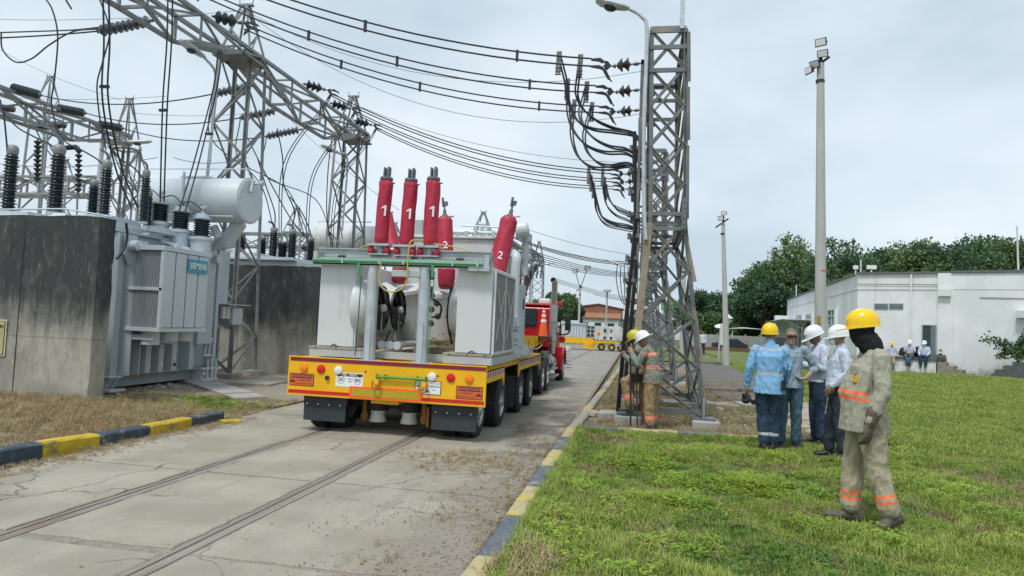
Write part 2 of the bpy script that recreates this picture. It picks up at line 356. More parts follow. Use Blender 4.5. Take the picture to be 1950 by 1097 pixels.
# right kerb with painted blocks
mkd = MAT('weathered blue grey kerb paint', (.105,.125,.155), .8, 0, .2, 8, bump=.3, dirt=(.33,.31,.26), dthr=.53, dsc=5)
mky = MAT('faded yellow kerb paint', (.42,.36,.20), .8, 0, .2, 8, bump=.3, dirt=(.50,.36,.03), dthr=.50, dsc=4)
mkY = MAT('bright yellow kerb paint', (.50,.35,.02), .75, 0, .2, 8, bump=.4, dirt=(.13,.125,.10), dthr=.55, dsc=6)
mkB = MAT('dark blue kerb paint', (.045,.065,.085), .8, 0, .25, 6, bump=.4, dirt=(.22,.22,.20), dthr=.55, dsc=6)
def kerbline(name, pts, w, h, blk, mats, jit=.012, taper=None):
    k = empty(name, (*pts[0], 0), kind='structure')
    P = [Vector((*p, 0)) for p in pts]; segs = []
    for a, b_ in zip(P, P[1:]):
        L_ = (b_-a).length; nb = max(1, round(L_/blk))
        for i in range(nb): segs.append((a.lerp(b_, i/nb), a.lerp(b_, (i+1)/nb)))
    for i, (a, b_) in enumerate(segs):
        d = (b_-a).normalized(); s_ = Vector((d.y, -d.x, 0)); o = s_*random.uniform(-jit, jit)
        hh = h + random.uniform(-.01, .01)
        a2 = a + d*.004 + o; b2 = b_ - d*.004 + o
        mb = MB(); c = .02; prof = [(-w/2, -.08), (w/2, -.08), (w/2, hh-c), (w/2-c, hh), (-w/2+c, hh), (-w/2, hh-c)]
        q0 = [a2 + s_*x + Vector((0,0,z)) for x, z in prof]; n6 = 5
        vv = []
        for t in range(n6+1):
            jz = random.uniform(-.005, .005)
            for x, z in prof: vv.append(a2.lerp(b2, t/n6) + s_*(x+(random.uniform(-.006,.006) if z > 0 else 0)) + Vector((0,0,z+(jz if z > 0 else 0))))
        ff = [(t*6+u, t*6+(u+1) % 6, (t+1)*6+(u+1) % 6, (t+1)*6+u) for t in range(n6) for u in range(6)] + [(5,4,3,2,1,0), tuple(n6*6+u for u in range(6))]
        mb.add(vv, ff); mb.build('kerb_stone', mats[i % len(mats)], k)
    return k
kerbline('kerb', [(-.94,1.5),(-.93,10.7)], .17, .085, .98, (mky, mkd))
mkp = MAT('worn bare kerb concrete', (.30,.29,.25), .85, 0, .2, 6, bump=.3, dirt=(.36,.32,.18), dthr=.58, dsc=2)
kerbline('kerb', [(-.93,10.72),(-.75,20),(-.5,34),(-.35,50)], .16, .07, 1.02, (mkp, mkp, mky))
kerbline('kerb', [(-.8,10.86),(3.6,11.25)], .15, .08, .8, (mkd, mky))
kerbline('kerb', [(AZ(a,b_).x-.08, AZ(a,b_).y) for a,b_ in ((-70,895),(80,867),(190,849),(285,829),(362,813),(425,800))], .19, .13, 5, (mkB, mkY)); kerbline('kerb', [(AZ(427,806).x-.05, AZ(427,806).y), (AZ(456,803).x, AZ(456,803).y)], .16, .045, 5, (mkY,))
kerbline('kerb', [(-5.95,12.1),(-5.9,14.2)], .2, .1, 1., (mkY, mkB))
# left verge, right lawn, gravel bed
def vz(x, y):
    t = min(1, max(0, (-x-6.3)/1.4)); return .02 + .12*t*(1 if y < 9.6 else .5) + hilly(x, y, .04)
sheet('dry_verge', mdry, lin(-16, -6.3, 50), lin(1, 9.55, 60), 0, fall=vz)
sheet('yard_ground', mdry, lin(-60, -6.09, 40), lin(9.56, 60, 60), .0, .02)
apron = MB(); apron.box(-11.5, -6.1, 10.9, 14.6, -.05, .03); tag(apron.build('concrete_apron', mroad), kind='structure')
sheet('gravel_bed', mgrav, lin(-.84, 4.1, 40), lin(11.0, 60, 90), -.005, .02)
def lz(x, y):
    e_ = min(1, max(0, (x+.84)/.25)); return -.0 + .03*e_ + hilly(x, y, .05)*e_*(1 if y < 10.4 else .2)
sheet('lawn', mlawn, lin(-.84, 14, 90), lin(.5, 11.05, 70), 0, fall=lz); sheet('lawn', mlawn, lin(14.01, 40, 10), lin(-4, 11.04, 10), .0, .02)
sheet('lawn', mlawn, lin(3.9, 40, 60), lin(11.05, 38, 60), .03, .06)
sheet('lawn', mlawn, lin(5.0, 40, 30), lin(38.02, 75, 30), .03, .03)
sheet('lawn', mlawn, lin(-.1, 4.9, 12), lin(36, 60, 12), .03, .02)
pth = MB(); pth.prism([(2.1,17.2,.01),(4.1,17.6,.01),(4.6,22,.01),(4.2,34,.01),(2.6,36,.01),(1.8,25,.01)], (0,0,.03)); tag(pth.build('path', masph), kind='structure')
pth2 = MB(); pth2.prism([(9.6,37.6,.02),(22,30.6,.02),(22,32.0,.02),(10,39.0,.02)], (0,0,.05)); tag(pth2.build('pavement', conc), kind='structure')
# ================================================================ LATTICE STEELWORK
def lmesh(mat):
    t = .16; mb = MB(); pr = [(0,0),(1,0),(1,t),(t,t),(t,1),(0,1)]
    mb.add([(x-.3, y-.3, 0) for x, y in pr] + [(x-.3, y-.3, 1) for x, y in pr],
           [(5,4,3,2,1,0), tuple(range(6,12))] + [(i, (i+1) % 6, 6+(i+1) % 6, 6+i) for i in range(6)])
    return mb.mesh('angle_bar', mat)
brac = MAT('pale weathered brace', (.30,.295,.26), .6, .2, .2, 4, dirt=(.2,.17,.13), dthr=.58)
LM = {m.name: lmesh(m) for m in (steel, steelfar, towersteel, rusty, brac)}
def angle(par, name, p0, p1, w, mat, flip=False, up=(0,0,1)):
    p0 = Vector(p0); p1 = Vector(p1); d = p1-p0; x, y, z = basis(d, up)
    if flip: x, y = -y, x
    M = Matrix((x*w, y*w, d)).transposed().to_4x4(); M.translation = p0
    return piece(name, LM[mat.name], M, par)
def corner4(cx, cy, wx, wy, z): return [Vector((cx+sx*wx/2, cy+sy*wy/2, z)) for sx, sy in ((-1,-1),(1,-1),(1,1),(-1,1))]
def lattice(par, levels, wl, wb, mat, joined=False, horiz=(), style='X', legmat=None, bname='brace', bmat=None, bmat2=None):
    """levels: list of 4-corner rings from the ground up"""
    mb = MB() if joined else None
    def mem(n_, a, b_, w, m=mat, flip=False):
        if joined: mb.bar(a, b_, w*.8)
        else: angle(par, n_, a, b_, w, m, flip)
    nl = len(levels)
    for k in range(4):
        for a, b_ in zip(levels[:-1], levels[1:]):
            pass
        brk = [0] + [i for i in range(1, nl-1) if ((levels[i][k]-levels[i-1][k]).normalized()-(levels[i+1][k]-levels[i][k]).normalized()).length > .02] + [nl-1]
        for a, b_ in zip(brk, brk[1:]): mem('leg', levels[a][k], levels[b_][k], wl, legmat or mat, k in (1, 3))
    for i in range(nl-1):
        A, B = levels[i], levels[i+1]
        for k in range(4):
            k2 = (k+1) % 4
            if style == 'X': mem(bname, A[k], B[k2], wb, bmat or mat); mem(bname, A[k2], B[k], wb, bmat2 or mat, True)
            elif (i+k) % 2: mem(bname, A[k], B[k2], wb)
            else: mem(bname, A[k2], B[k], wb)
    for i in horiz:
        A = levels[i]
        for k in range(4): mem('crossbar', A[k], A[(k+1) % 4], wb*1.4)
    if joined: o = mb.build('lattice', mat, par); o['kind'] = 'stuff'
def ring(cx0, cy0, wx0, wy0, z0, cx1, cy1, wx1, wy1, z1, n_):
    return [corner4(cx0+(cx1-cx0)*t, cy0+(cy1-cy0)*t, wx0+(wx1-wx0)*t, wy0+(wy1-wy0)*t, z0+(z1-z0)*t) for t in [i/n_ for i in range(n_+1)]]
# --- cable riser towers on the right of the road
def riser_tower(y0, y1, label, detail=True, zt=7.02):
    t = empty('lattice_tower', (.5, (y0+y1)/2, 0), label, 'lattice tower', 'cable towers in a row beside the road')
    yc, wy = (y0+y1)/2, (y1-y0)
    lv = ring(.53, yc, 1.26, wy, .16, .455, yc, .62, wy-.1, 3.5, 4)[:-1] + ring(.455, yc, .60, wy-.1, 3.5, .37, yc, .60, wy-.1, zt, 5)
    lattice(t, lv, .076, .052, towersteel, joined=not detail, horiz=(4, len(lv)-1), legmat=towersteel, bmat=towersteel, bmat2=brac)
    mb = MB()
    for z in (zt, zt-.3, zt-.72):
        for y in (y0+.03, y1-.03): mb.box(.06, .70, y-.02, y+.02, z-.075, z)
        for x in (.06, .70): mb.box(x-.015, x+.015, y0+.06, y1-.06, z-.11, z-.01)
    mb.build('top_frame', towersteel, t)
    mb = MB()
    for y in (y0-.02, y1+.02):
        mb.box(.12, .78, y-.025, y+.025, 3.64, 3.71); mb.box(.12, .78, y-.022, y+.022, 3.38, 3.45); mb.box(.13, .20, y-.035, y+.035, 3.4, 3.95); mb.box(.70, .78, y-.035, y+.035, 3.4, 3.95)
    for z in (3.67, 3.41):
        for x in (.13, .77): mb.box(x-.02, x+.02, y0+.01, y1-.01, z-.05, z+.05)
    if detail:
        for z in (3.5, 3.6, 3.78, 3.88):
            for x in (.165, .74): mb.cyl((x, y0-.07, z), (x, y0-.05, z), .014, n=6)
    mb.build('splice_plate', towersteel, t)
    if detail: angle(t, 'leg_plate', (-.12,y0-.04,.2), (.13,y0-.04,3.5), .12, rusty)
    mb = MB()
    mb.box(-.08, -.02, y0+.1, y1-.05, 6.41, 6.49); mb.box(-.10, -.04, y0+.15, y1-.1, 5.35, 5.45)
    for y in (y0+.2, yc, y1-.2): mb.box(-.08, .2, y-.03, y+.03, 6.3, 6.36); mb.box(-.08, .2, y-.03, y+.03, 5.3, 5.36)
    mb.box(-.09, -.04, y0+.1, y0+.16, 3.6, 6.5); mb.box(-.09, -.04, y1-.3, y1-.24, 3.6, 6.5)
    mb.build('phase_beam', towersteel, t)
    zz = [6.95, 5.9, 4.75, 3.5] + [3.3, 2.25, 1.15]
    if detail:
        for k, (za, zb) in enumerate(((6.95,6.05),(5.95,5.0),(4.9,3.6))):
            for y in (y0+.02,):
                mb = MB(); o = .02*k; mb.prism([(.70+o,y,za),(.76+o,y,za),(.79+o,y,zb),(.73+o,y,zb)], (0,.02,0)); mb.build('guard_plate', rusty if k == 9 else towersteel, t)
        for k, (za, zb) in enumerate(((3.25,2.5),(2.35,1.2),(1.1,.35))):
            xa = .78+(3.5-za)*.115; xb = .78+(3.5-zb)*.115
            mb = MB(); mb.prism([(xa,y0+.05,za),(xa+.02,y0+.05,za),(xb+.10,y0+.05,zb),(xb+.03,y0+.05,zb)], (0,.02,0)); mb.build('guard_plate', rusty, t)
        for x in (-.1, 1.16):
            for y in (y0+.0, y1-.0):
                mb = MB(); mb.prism([(x-.02,y-.16,.17),(x-.02,y+.16,.17),(x-.02,y+.03,.5),(x-.02,y-.03,.5)], (.04,0,0)); mb.box(x-.2,x+.2,y-.2,y+.2,.14,.17); mb.build('base_plate', towersteel, t)
        for y in (y0, y1):
            mb = MB(); mb.box(-.1, 1.16, y-.03, y+.03, .22, .30); mb.build('sill_beam', towersteel, t)
        for x in (-.1, 1.16):
            mb = MB(); mb.box(x-.03, x+.03, y0, y1, .31, .37); mb.build('sill_beam', towersteel, t)
    return t
T1 = riser_tower(12.2, 15.2, 'nearest dark lattice cable tower beside the kerb, two workers leaning at its feet')
T2 = riser_tower(20.7, 23.4, 'second lattice cable tower in the row, directly behind the nearest one')
for (a, b_, lb) in ((30, 33, 'third lattice cable tower in the row, half hidden by the nearer two'), (39, 42, 'fourth lattice cable tower in the row, seen as small crossing bars'), (51, 54, 'farthest lattice cable tower of the row, with small insulators on its left')):
    riser_tower(a, b_, lb, False)
fi = 0
for (x, y, s_, lb) in ((1.18, 12.15, 1, 'low concrete footing under the right front leg of the nearest lattice tower'), (-.12, 12.15, 1, 'low concrete footing under the left front leg of the nearest lattice tower'),
                   (1.2, 15.2, 1, 'low concrete footing under the right rear leg of the nearest lattice tower'), (-.1, 15.2, 1, 'concrete footing under the left rear leg of the nearest lattice tower'),
                   (1.2, 20.7, 1, 'concrete footing under the right front leg of the second lattice tower'), (1.2, 23.4, 1, 'concrete footing under the right rear leg of the second lattice tower')):
    mb = MB(); mb.box(-.22, .24, -.26, .26, -.1, .14); o = mb.build('footing', conc, None, bevel=.025); o.location = (x, y, 0); tag(o, lb, 'footing', 'concrete footings of the towers')
# --- substation gantry on the left
def gantry_tower(cx, cy, label, grp='gantry towers of the substation', wx=1.15, wy=1.15, zt=8.2, zp=9.6, joined=False, mat=steel, sc=1):
    t = empty('gantry_tower', (cx, cy, 0), label, 'lattice tower', grp)
    lv = ring(cx-.03*sc, cy, wx, wy, .12, cx, cy, wx*.75, wy*.6, zt, 9)
    lattice(t, lv, .085*sc, .055*sc, mat, joined=joined, style='Z', horiz=(9,))
    pk = ring(cx, cy, wx*.75, wy*.6, zt, cx, cy, .14, .14, zp, 2)
    lattice(t, pk, .06*sc, .04*sc, mat, joined=joined, style='Z', horiz=(2,), bname='peak_brace')
    mb = MB(); mb.box(cx-.2, cx+.2, cy-.06, cy+.06, zp, zp+.05)
    for s_ in (-1, 1): mb.cyl((cx+s_*.18, cy, zp+.05), (cx+s_*.2, cy, zp+.2), .014, n=6)
    mb.build('peak_cap', mat, t)
    if not joined:
        for x, y in ((cx-wx/2-.03, cy-wy/2), (cx+wx/2-.03, cy-wy/2), (cx+wx/2-.03, cy+wy/2), (cx-wx/2-.03, cy+wy/2)):
            mb = MB(); mb.box(x-.22, x+.22, y-.22, y+.22, -.05, .12); mb.build('footing', conc, t)
    return t
TA = gantry_tower(-10.32, 15.85, 'nearest galvanised gantry tower, standing between the transformer and the second fire wall')
TB = gantry_tower(-10.3, 22.7, 'galvanised gantry tower rising just left of the tall red bushings', zp=9.5)
for y, lb in ((44, 'distant gantry tower whose tip shows above the white load'), (62, 'far gantry tower above the red cab, left of two'), (70, 'far gantry tower above the red cab, right of two')):
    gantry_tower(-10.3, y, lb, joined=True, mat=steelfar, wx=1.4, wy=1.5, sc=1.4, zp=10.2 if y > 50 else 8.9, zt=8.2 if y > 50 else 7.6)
def beam(x0, x1, z0, z1, ys, label, mat=steel, joined=False, w=.08, wb=.05, along='y', zb=None):
    t = empty('gantry_beam', (x0, ys[0], 0), label, 'steel beam', 'gantry beams of the substation')
    P = lambda x, y, z: Vector((x, y, z)) if along == 'y' else Vector((y, x, z))
    mb = MB() if joined else None
    def mem(n_, a, b_, w_, f=False):
        if joined: mb.bar(a, b_, w_*.8)
        else: angle(t, n_, a, b_, w_, mat, f)
    zb = zb or [z0]*len(ys)
    C_ = [[P(x1, y, b_), P(x0, y, b_), P(x0, y, z1), P(x1, y, z1)] for y, b_ in zip(ys, zb)]
    for k in (2, 3): mem('chord', C_[0][k], C_[-1][k], w)
    for i in range(len(ys)):
        for k in range(4): mem('frame_bar', C_[i][k], C_[i][(k+1) % 4], wb*1.2)
        if i+1 < len(ys):
            for k in (0, 1): mem('chord', C_[i][k], C_[i+1][k], w, k == 1)
            for k in range(4):
                a, b_ = (k, (k+1) % 4) if (i+k) % 2 else ((k+1) % 4, k)
                mem('diagonal', C_[i][a], C_[i+1][b_], wb)
    if joined: o = mb.build('lattice', mat, t); o['kind'] = 'stuff'
    return t
BM = beam(-9.8, -10.45, 7.55, 8.22, [8.3, 10.0, 11.72, 13.4, 15.1, 15.85, 17.48, 19.25, 20.95, 22.1, 23.1], 'long lattice gantry beam running from the upper left corner between two towers', w=.085, wb=.05, zb=[7.6,7.6,7.62,7.62,8.05,8.05,7.52,7.5,7.5,7.95,7.95])
mb = MB(); mb.box(-10.62, -9.72, 15.0, 15.95, 7.98, 8.04); mb.box(-10.6, -9.72, 22.0, 23.2, 7.88, 7.94); mb.build('gusset_plate', towersteel, BM)
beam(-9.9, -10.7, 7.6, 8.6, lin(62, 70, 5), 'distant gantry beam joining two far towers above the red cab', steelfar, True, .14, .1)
# second gantry row
C2 = gantry_tower(-22.2, 25.9, 'gantry tower with a street lamp at its side, behind the tall dark bushings', zt=8.45, zp=10.7, mat=steel, sc=1.1)
beam(-21.7, -22.5, 8.15, 8.95, [13.5,15.5,17.4,19.3,21.2,23.3,24.9,25.6], 'lattice beam at the left edge carrying three black insulator strings', steel, False, .11, .07, zb=[8.15]*6+[8.6,8.6])
for (x, y, zt, zp, lb) in ((-30, 29.5, 11.0, 13.2, 'slim lattice tower behind the left beam, above the second bushing'), (-27.5, 33, 8.2, 10.3, 'short distant lattice tower between the bushings at left'), (-35, 36, 8.5, 10.5, 'distant lattice tower low at the far left, behind the bushings'),
                   (-20.5, 38, 6.5, 8.0, 'low distant lattice tower left of the white oil tank'), (-15.5, 44, 6.5, 7.8, 'small far lattice tower seen under the oil tank'), (-13.5, 36, 5.6, 6.9, 'small lattice tower behind the second fire wall')):
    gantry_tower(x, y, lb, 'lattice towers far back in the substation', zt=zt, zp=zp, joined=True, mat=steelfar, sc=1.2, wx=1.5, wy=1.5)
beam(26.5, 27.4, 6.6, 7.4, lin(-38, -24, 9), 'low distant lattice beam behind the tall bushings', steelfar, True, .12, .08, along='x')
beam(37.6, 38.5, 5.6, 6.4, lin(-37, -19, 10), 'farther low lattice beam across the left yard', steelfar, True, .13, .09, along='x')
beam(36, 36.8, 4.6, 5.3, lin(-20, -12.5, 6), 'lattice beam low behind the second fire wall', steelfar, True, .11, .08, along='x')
# --- insulators
def shed_mesh(r, h, m, rc=.3, n=14):
    mb = MB(); mb.lathe([(r*rc, h), (r*.6, h*.62), (r, h*.22), (r*.97, h*.08), (r*.5, .02*h), (r*rc, -.12*h)], n=n); return mb.mesh('disc', m, smooth=True)
DM = {}
def string(p0, p1, nd, rd, m, label, group, frac=(.1, .9), fittings=True, name='insulator_string', hh=1.0):
    p0 = Vector(p0); p1 = Vector(p1); d = p1-p0; L_ = d.length
    t = empty(name, p0, label, 'insulator', group)
    key = (m.name, round(rd, 3), nd)
    sp = L_*(frac[1]-frac[0])/nd
    if key not in DM: DM[key] = shed_mesh(rd, sp*hh, m)
    x, y, z = basis(d); Mr = Matrix((x, y, z)).transposed().to_4x4()
    for i in range(nd):
        M = Mr.copy(); M.translation = p0 + d*(frac[0]+(frac[1]-frac[0])*(i+.2)/nd); piece('disc', DM[key], M, t)
    mb = MB(); mb.cyl(p0, p0+d*frac[0], rd*.14, n=6); mb.cyl(p0+d*frac[0], p0+d*frac[1], rd*.3, n=8); mb.cyl(p0+d*frac[1], p1, rd*.14, n=6)
    if fittings: mb.cyl(p0+d*(frac[0]*.4), p0+d*(frac[0]*.75), rd*.3, n=8); mb.cyl(p1-d*((1-frac[1])*.7), p1-d*((1-frac[1])*.3), rd*.35, n=8)
    mb.build('rod', towersteel, t)
    return t
def wobj(pts, r, label, group=None, name='overhead_cable', m=wire, n=5, cat='cable'):
    o = tubeo(name, m, None, pts, r, n); tag(o, label, cat, group); return o
def clampyoke(p, d, sz, par, name='yoke'):     # dark butterfly shaped dead-end clamp
    p = Vector(p); d = Vector(d).normalized(); up = Vector((0,0,1)); s_ = d.cross(up).normalized()*.02
    mb = MB()
    f = lambda a, b_: p + d*a*sz + up*b_*sz - s_
    mb.prism([f(0,0), f(.35,.32), f(.7,.22), f(.5,0), f(.7,-.12), f(.35,-.42)], s_*2)
    mb.prism([f(.62,.26), f(1.0,.42), f(1.75,.16), f(1.75,.02), f(1.1,.12), f(.75,.05)], s_*2)
    mb.prism([f(.62,-.3), f(1.1,-.22), f(1.75,-.42), f(1.75,-.55), f(1.0,-.48), f(.75,-.5)], s_*2)
    mb.prism([f(.55,-.3), f(.75,-.5), f(.3,-1.15), f(.12,-1.2), f(.1,-1.05)], s_*2)
    mb.cyl(f(.2,-1.1), f(-.05,-1.35), .03*sz*2, n=6)
    return mb.build(name, wire, par)
phn = ('nearest', 'middle', 'far')
Z6 = 6.47
ENDS = {}
for k, (y, ya) in enumerate(((12.4, 9.9), (13.8, 11.8), (15.1, 13.45))):
    p0 = Vector((-.03, y, Z6)); p1 = Vector((-.62, y-.02, Z6-.05))
    t = string(p0, p1, 2, .125, brownporc, f'{("top","middle","lowest")[k]} short two disc brown insulator of three on the near cable tower', 'two disc insulators on the near cable tower', (.42, .80), hh=.95)
    e_ = Vector((-9.75, ya, 8.2)); dd = (e_-p1).normalized()
    clampyoke(p1, dd, .22, t)
    q = p1 + dd*.38
    gz = e_ - dd*.9
    ww = [sag(q+Vector((0,0,.04)), gz+Vector((0,0,.05)), .42), sag(q+Vector((0,0,-.10)), gz+Vector((0,0,-.07)), .44)]
    for w_, lbl in zip(ww, ('upper', 'lower')):
        wobj(w_, .017, f'{lbl} conductor of the {("topmost","second","third")[k]} twin line over the road, reaching the near cable tower', 'twin conductors crossing the road to the near tower')
    ENDS[k] = (p1, dd, ww)
    sp = MB()
    for i in (3, 9, 13):
        sp.bar(ww[0][i]+Vector((0,0,.03)), ww[1][i]-Vector((0,0,.03)), .045)
    o = sp.build('spacer_clamps', wire); tag(o, f'small black spacers clipping together the {("topmost","second","third")[k]} twin line', 'clamp', 'line spacers'); 
    g0 = Vector((-9.6, ya, 8.22)); 
    t = string(g0, g0+ (p1-e_).normalized()*.75, 3, .14, porc, f'three disc dark insulator on the gantry beam holding the {("topmost","second","third")[k]} line over the road', 'three disc insulators on the gantry beam', (.15, .75), hh=.9)
    clampyoke(g0+(p1-e_).normalized()*.75, (p1-e_), .2, t)
for k, (y, ya) in enumerate(((20.8, 17.7), (21.95, 19.4), (23.1, 21.2))):
    p0 = Vector((-.03, y, Z6-.1)); p1 = Vector((-.55, y-.02, Z6-.17))
    t = string(p0, p1, 2, .12, brownporc, f'small two disc insulator on the second cable tower, {("top","middle","lowest")[k]} of the three', 'two disc insulators on the second cable tower', (.35, .8), hh=.9)
    e_ = Vector((-9.75, ya, 8.2)); dd = (e_-p1).normalized(); clampyoke(p1, dd, .24, t); q = p1+dd*.4; gz = e_-dd*.9
    w1 = sag(q, gz, .5); w2 = sag(q+Vector((0,0,-.09)), gz+Vector((0,0,-.07)), .51)
    wobj(w1, .017, f'upper conductor of the {("highest","middle","lowest")[k]} far twin line crossing to the second cable tower', 'twin conductors crossing to the second tower')
    wobj(w2, .017, f'lower conductor of the {("highest","middle","lowest")[k]} far twin line crossing to the second cable tower', 'twin conductors crossing to the second tower')
    g0 = Vector((-9.6, ya, 8.2)); t = string(g0, g0+(p1-e_).normalized()*.7, 3, .14, porc, f'three disc insulator on the beam between the towers, {("left","middle","right")[k]} of the three', 'three disc insulators between the towers', (.15, .75), hh=.9)
    clampyoke(g0+(p1-e_).normalized()*.7, (p1-e_), .2, t)
    # droppers down into the yard
    top = g0 + (p1-e_).normalized()*.85
    for s_ in (0, 1):
        xe = -10.6-s_*.12; pts = crv([top+Vector((0,0,-.05)), top+Vector((-.25-s_*.08,.02,-.5)), (-10.0-.1*s_, ya+.1, 5.9), (xe, ya+1.1+s_*.1, 3.7)], 7)
        wobj(pts, .014, f'{("left","right")[s_]} dropper cable hanging from the {("left","middle","right")[k]} beam insulator into the yard', 'dropper cables between the towers')
# farthest tower's small insulators and lines
for k in range(3):
    y = 51+k*1.2; t = string((-.05, y, 6.5), (-.75, y, 6.5), 3, .15, porc, f'tiny insulator on the farthest cable tower, number {("one","two","three")[k]} of the row', 'tiny insulators on the farthest tower', (.2, .9)); t['label'] = ('nearest', 'middle', 'farthest')[k] + ' of three tiny dark insulators on the farthest cable tower'
    wobj(sag((-.75, y, 6.5), (-10, y-2.5, 8.3), .5), .03, f'{("nearest","middle","farthest")[k]} thin line running to the farthest cable tower', 'lines to the farthest tower')
# cables looping from the clamps down to the riser bundle
LOOPS = (([(1078,118),(1075,155),(1080,190),(1096,226),(1125,243),(1168,249),(1204,256),(1221,276)], [(1105,116),(1098,150),(1096,178),(1108,205),(1135,228),(1170,243),(1205,252),(1222,270)]),
         ([(1084,160),(1079,200),(1082,225),(1092,250),(1115,275),(1150,288),(1190,290),(1219,310)], [(1112,158),(1108,190),(1102,215),(1110,240),(1130,262),(1160,277),(1193,283),(1220,303)]),
         ([(1094,205),(1086,245),(1090,275),(1102,300),(1127,317),(1160,318),(1195,314),(1218,332)], [(1118,205),(1112,245),(1110,265),(1117,288),(1137,308),(1162,314),(1195,310),(1219,327)]))
LOOPS2 = (([(1132,325),(1131,365),(1135,400),(1152,425),(1185,434),(1218,440)], [(1150,325),(1149,365),(1155,390),(1172,408),(1195,418),(1218,432)]),
          ([(1138,345),(1135,380),(1143,408),(1165,422),(1195,428),(1218,437)], [(1155,345),(1156,372),(1168,390),(1190,400),(1207,408),(1219,420)]),
          ([(1141,360),(1137,388),(1149,415),(1172,426),(1197,431),(1218,439)], [(1158,360),(1160,380),(1174,397),(1193,407),(1207,414),(1219,426)]))
for k in range(3):
    y = (12.4, 13.8, 15.1)[k]
    for j, xo in enumerate((-1.62, -1.22)):
        xo += .02*k
        zt = Z6 + .02 + (xo+.62)*-.17
        zr = 5.42 - .45*k
        for s_ in (0, 1):
            px_ = LOOPS[k][j]; n_ = len(px_)
            pts = [AY(a_+(5*s_ if i_ else 4*s_), b_+(5*s_ if i_ > 1 else 0), y+(12.5+.12*j+.05*s_-y)*min(1, i_/(n_-2))) for i_, (a_, b_) in enumerate(px_)]; pts[0] = Vector((xo+s_*.05, y, zt))
            wobj(crv(pts, 7), .0185, f'{("front","rear")[s_]} cable looping from the {("left","right")[j]} clamps of the {("top","middle","lowest")[k]} near line', 'looping cables at the near tower', name='looping_cable', n=7)
        mb = MB()
        for s_ in (0, 1):
            xx = xo+s_*.05; mb.cyl((xx, y, zt+.07), (xx, y, zt-.10), .024, n=8); mb.cyl((xx-.005, y, zt-.10), (xx-.01, y-.02, zt-.34), .022, n=8)
            for q in range(3): mb.cyl((xx-.006, y-.01, zt-.24-.06*q), (xx-.006, y-.01, zt-.25-.06*q), .034, n=8)
        o = mb.build('cable_termination', towersteel, None, smooth=True); tag(o, f'{("left","right")[j]} pair of cable clamps hanging on the {("top","middle","lowest")[k]} line by the near tower', 'clamp', 'cable clamps near the tower')
for k in range(3):
    y = (20.8, 21.95, 23.1)[k]
    for j, xo in enumerate((-1.65, -1.22)):
        zt = Z6-.17+(-(xo)-.55)*.13; zr = 4.9-.3*k
        for s_ in (0, 1):
            px_ = LOOPS2[k][j]; n_ = len(px_)
            pts = [AY(a_+2*s_, b_+(4*s_ if i_ > 1 else 0), y+(21.3-y)*min(1, i_/(n_-2))) for i_, (a_, b_) in enumerate(px_)]; pts[0] = Vector((xo+s_*.05, y, zt))
            wobj(crv(pts, 7), .019, f'{("front","rear")[s_]} cable looping from the {("left","right")[j]} clamps of the {("top","middle","lowest")[k]} far line', 'looping cables at the second tower', name='looping_cable')
        mb = MB(); mb.cyl((xo+.03, y, zt+.08), (xo+.03, y, zt-.45), .05, n=8); o = mb.build('cable_termination', towersteel, None, smooth=True); tag(o, f'{("left","right")[j]} cable clamp on the {("top","middle","lowest")[k]} line of the second tower', 'clamp', 'cable clamps near the second tower')
for k in range(4):
    wobj(crv([(-1.6+.25*k, 52, 6.5), (-1.65+.3*k, 52, 5.2), (-1.2+.15*k, 52, 3.6), (-.4, 52, 3.2+.2*k)], 7), .035, f'{("first","second","third","fourth")[k]} small cable loop from the left at the farthest cable tower', 'cable loops at the farthest tower', name='looping_cable')
# riser bundle, dark, strapped down the left side of the near tower
rb = empty('cable_riser', (-.15, 12.5, 0), 'thick bundle of black cables strapped down the left side of the near cable tower', 'cable bundle')
for k in range(7):
    y = 12.38+.13*k
    pts = [(-.165+.012*(k % 2), y, 5.2-.08*k), (-.12, y, 4.2), (-.10, y, 3.4), (-.20, y, 1.8), (-.30, y, -.02)]
    b_ = MB(); b_.tube(crv(pts, 3), .034, 8); b_.build('cable', wire if k % 2 else blackp, rb, smooth=True)
for z in (4.9, 4.5, 4.1, 3.7, 3.3, 2.9, 2.5):
    xx = -.12 if z > 3.3 else -.10-(3.4-z)*.062
    mb = MB(); mb.box(xx-.075, xx+.10, 12.36, 13.25, z-.03, z+.03); mb.box(xx-.12, xx-.06, 12.36, 12.5, z-.05, z+.05); mb.build('cable_cleat', towersteel, rb)
rb2 = empty('cable_riser', (-.15, 21.3, 0), 'bundle of black cables down the left side of the second cable tower', 'cable bundle')
for k in range(5): mb = MB(); mb.tube([(-.15, 21+.2*k, 5.0), (-.1, 21+.2*k, 3.4), (-.3, 21+.2*k, 0)], .06, 7); mb.build('cable', blackp, rb2, smooth=True)
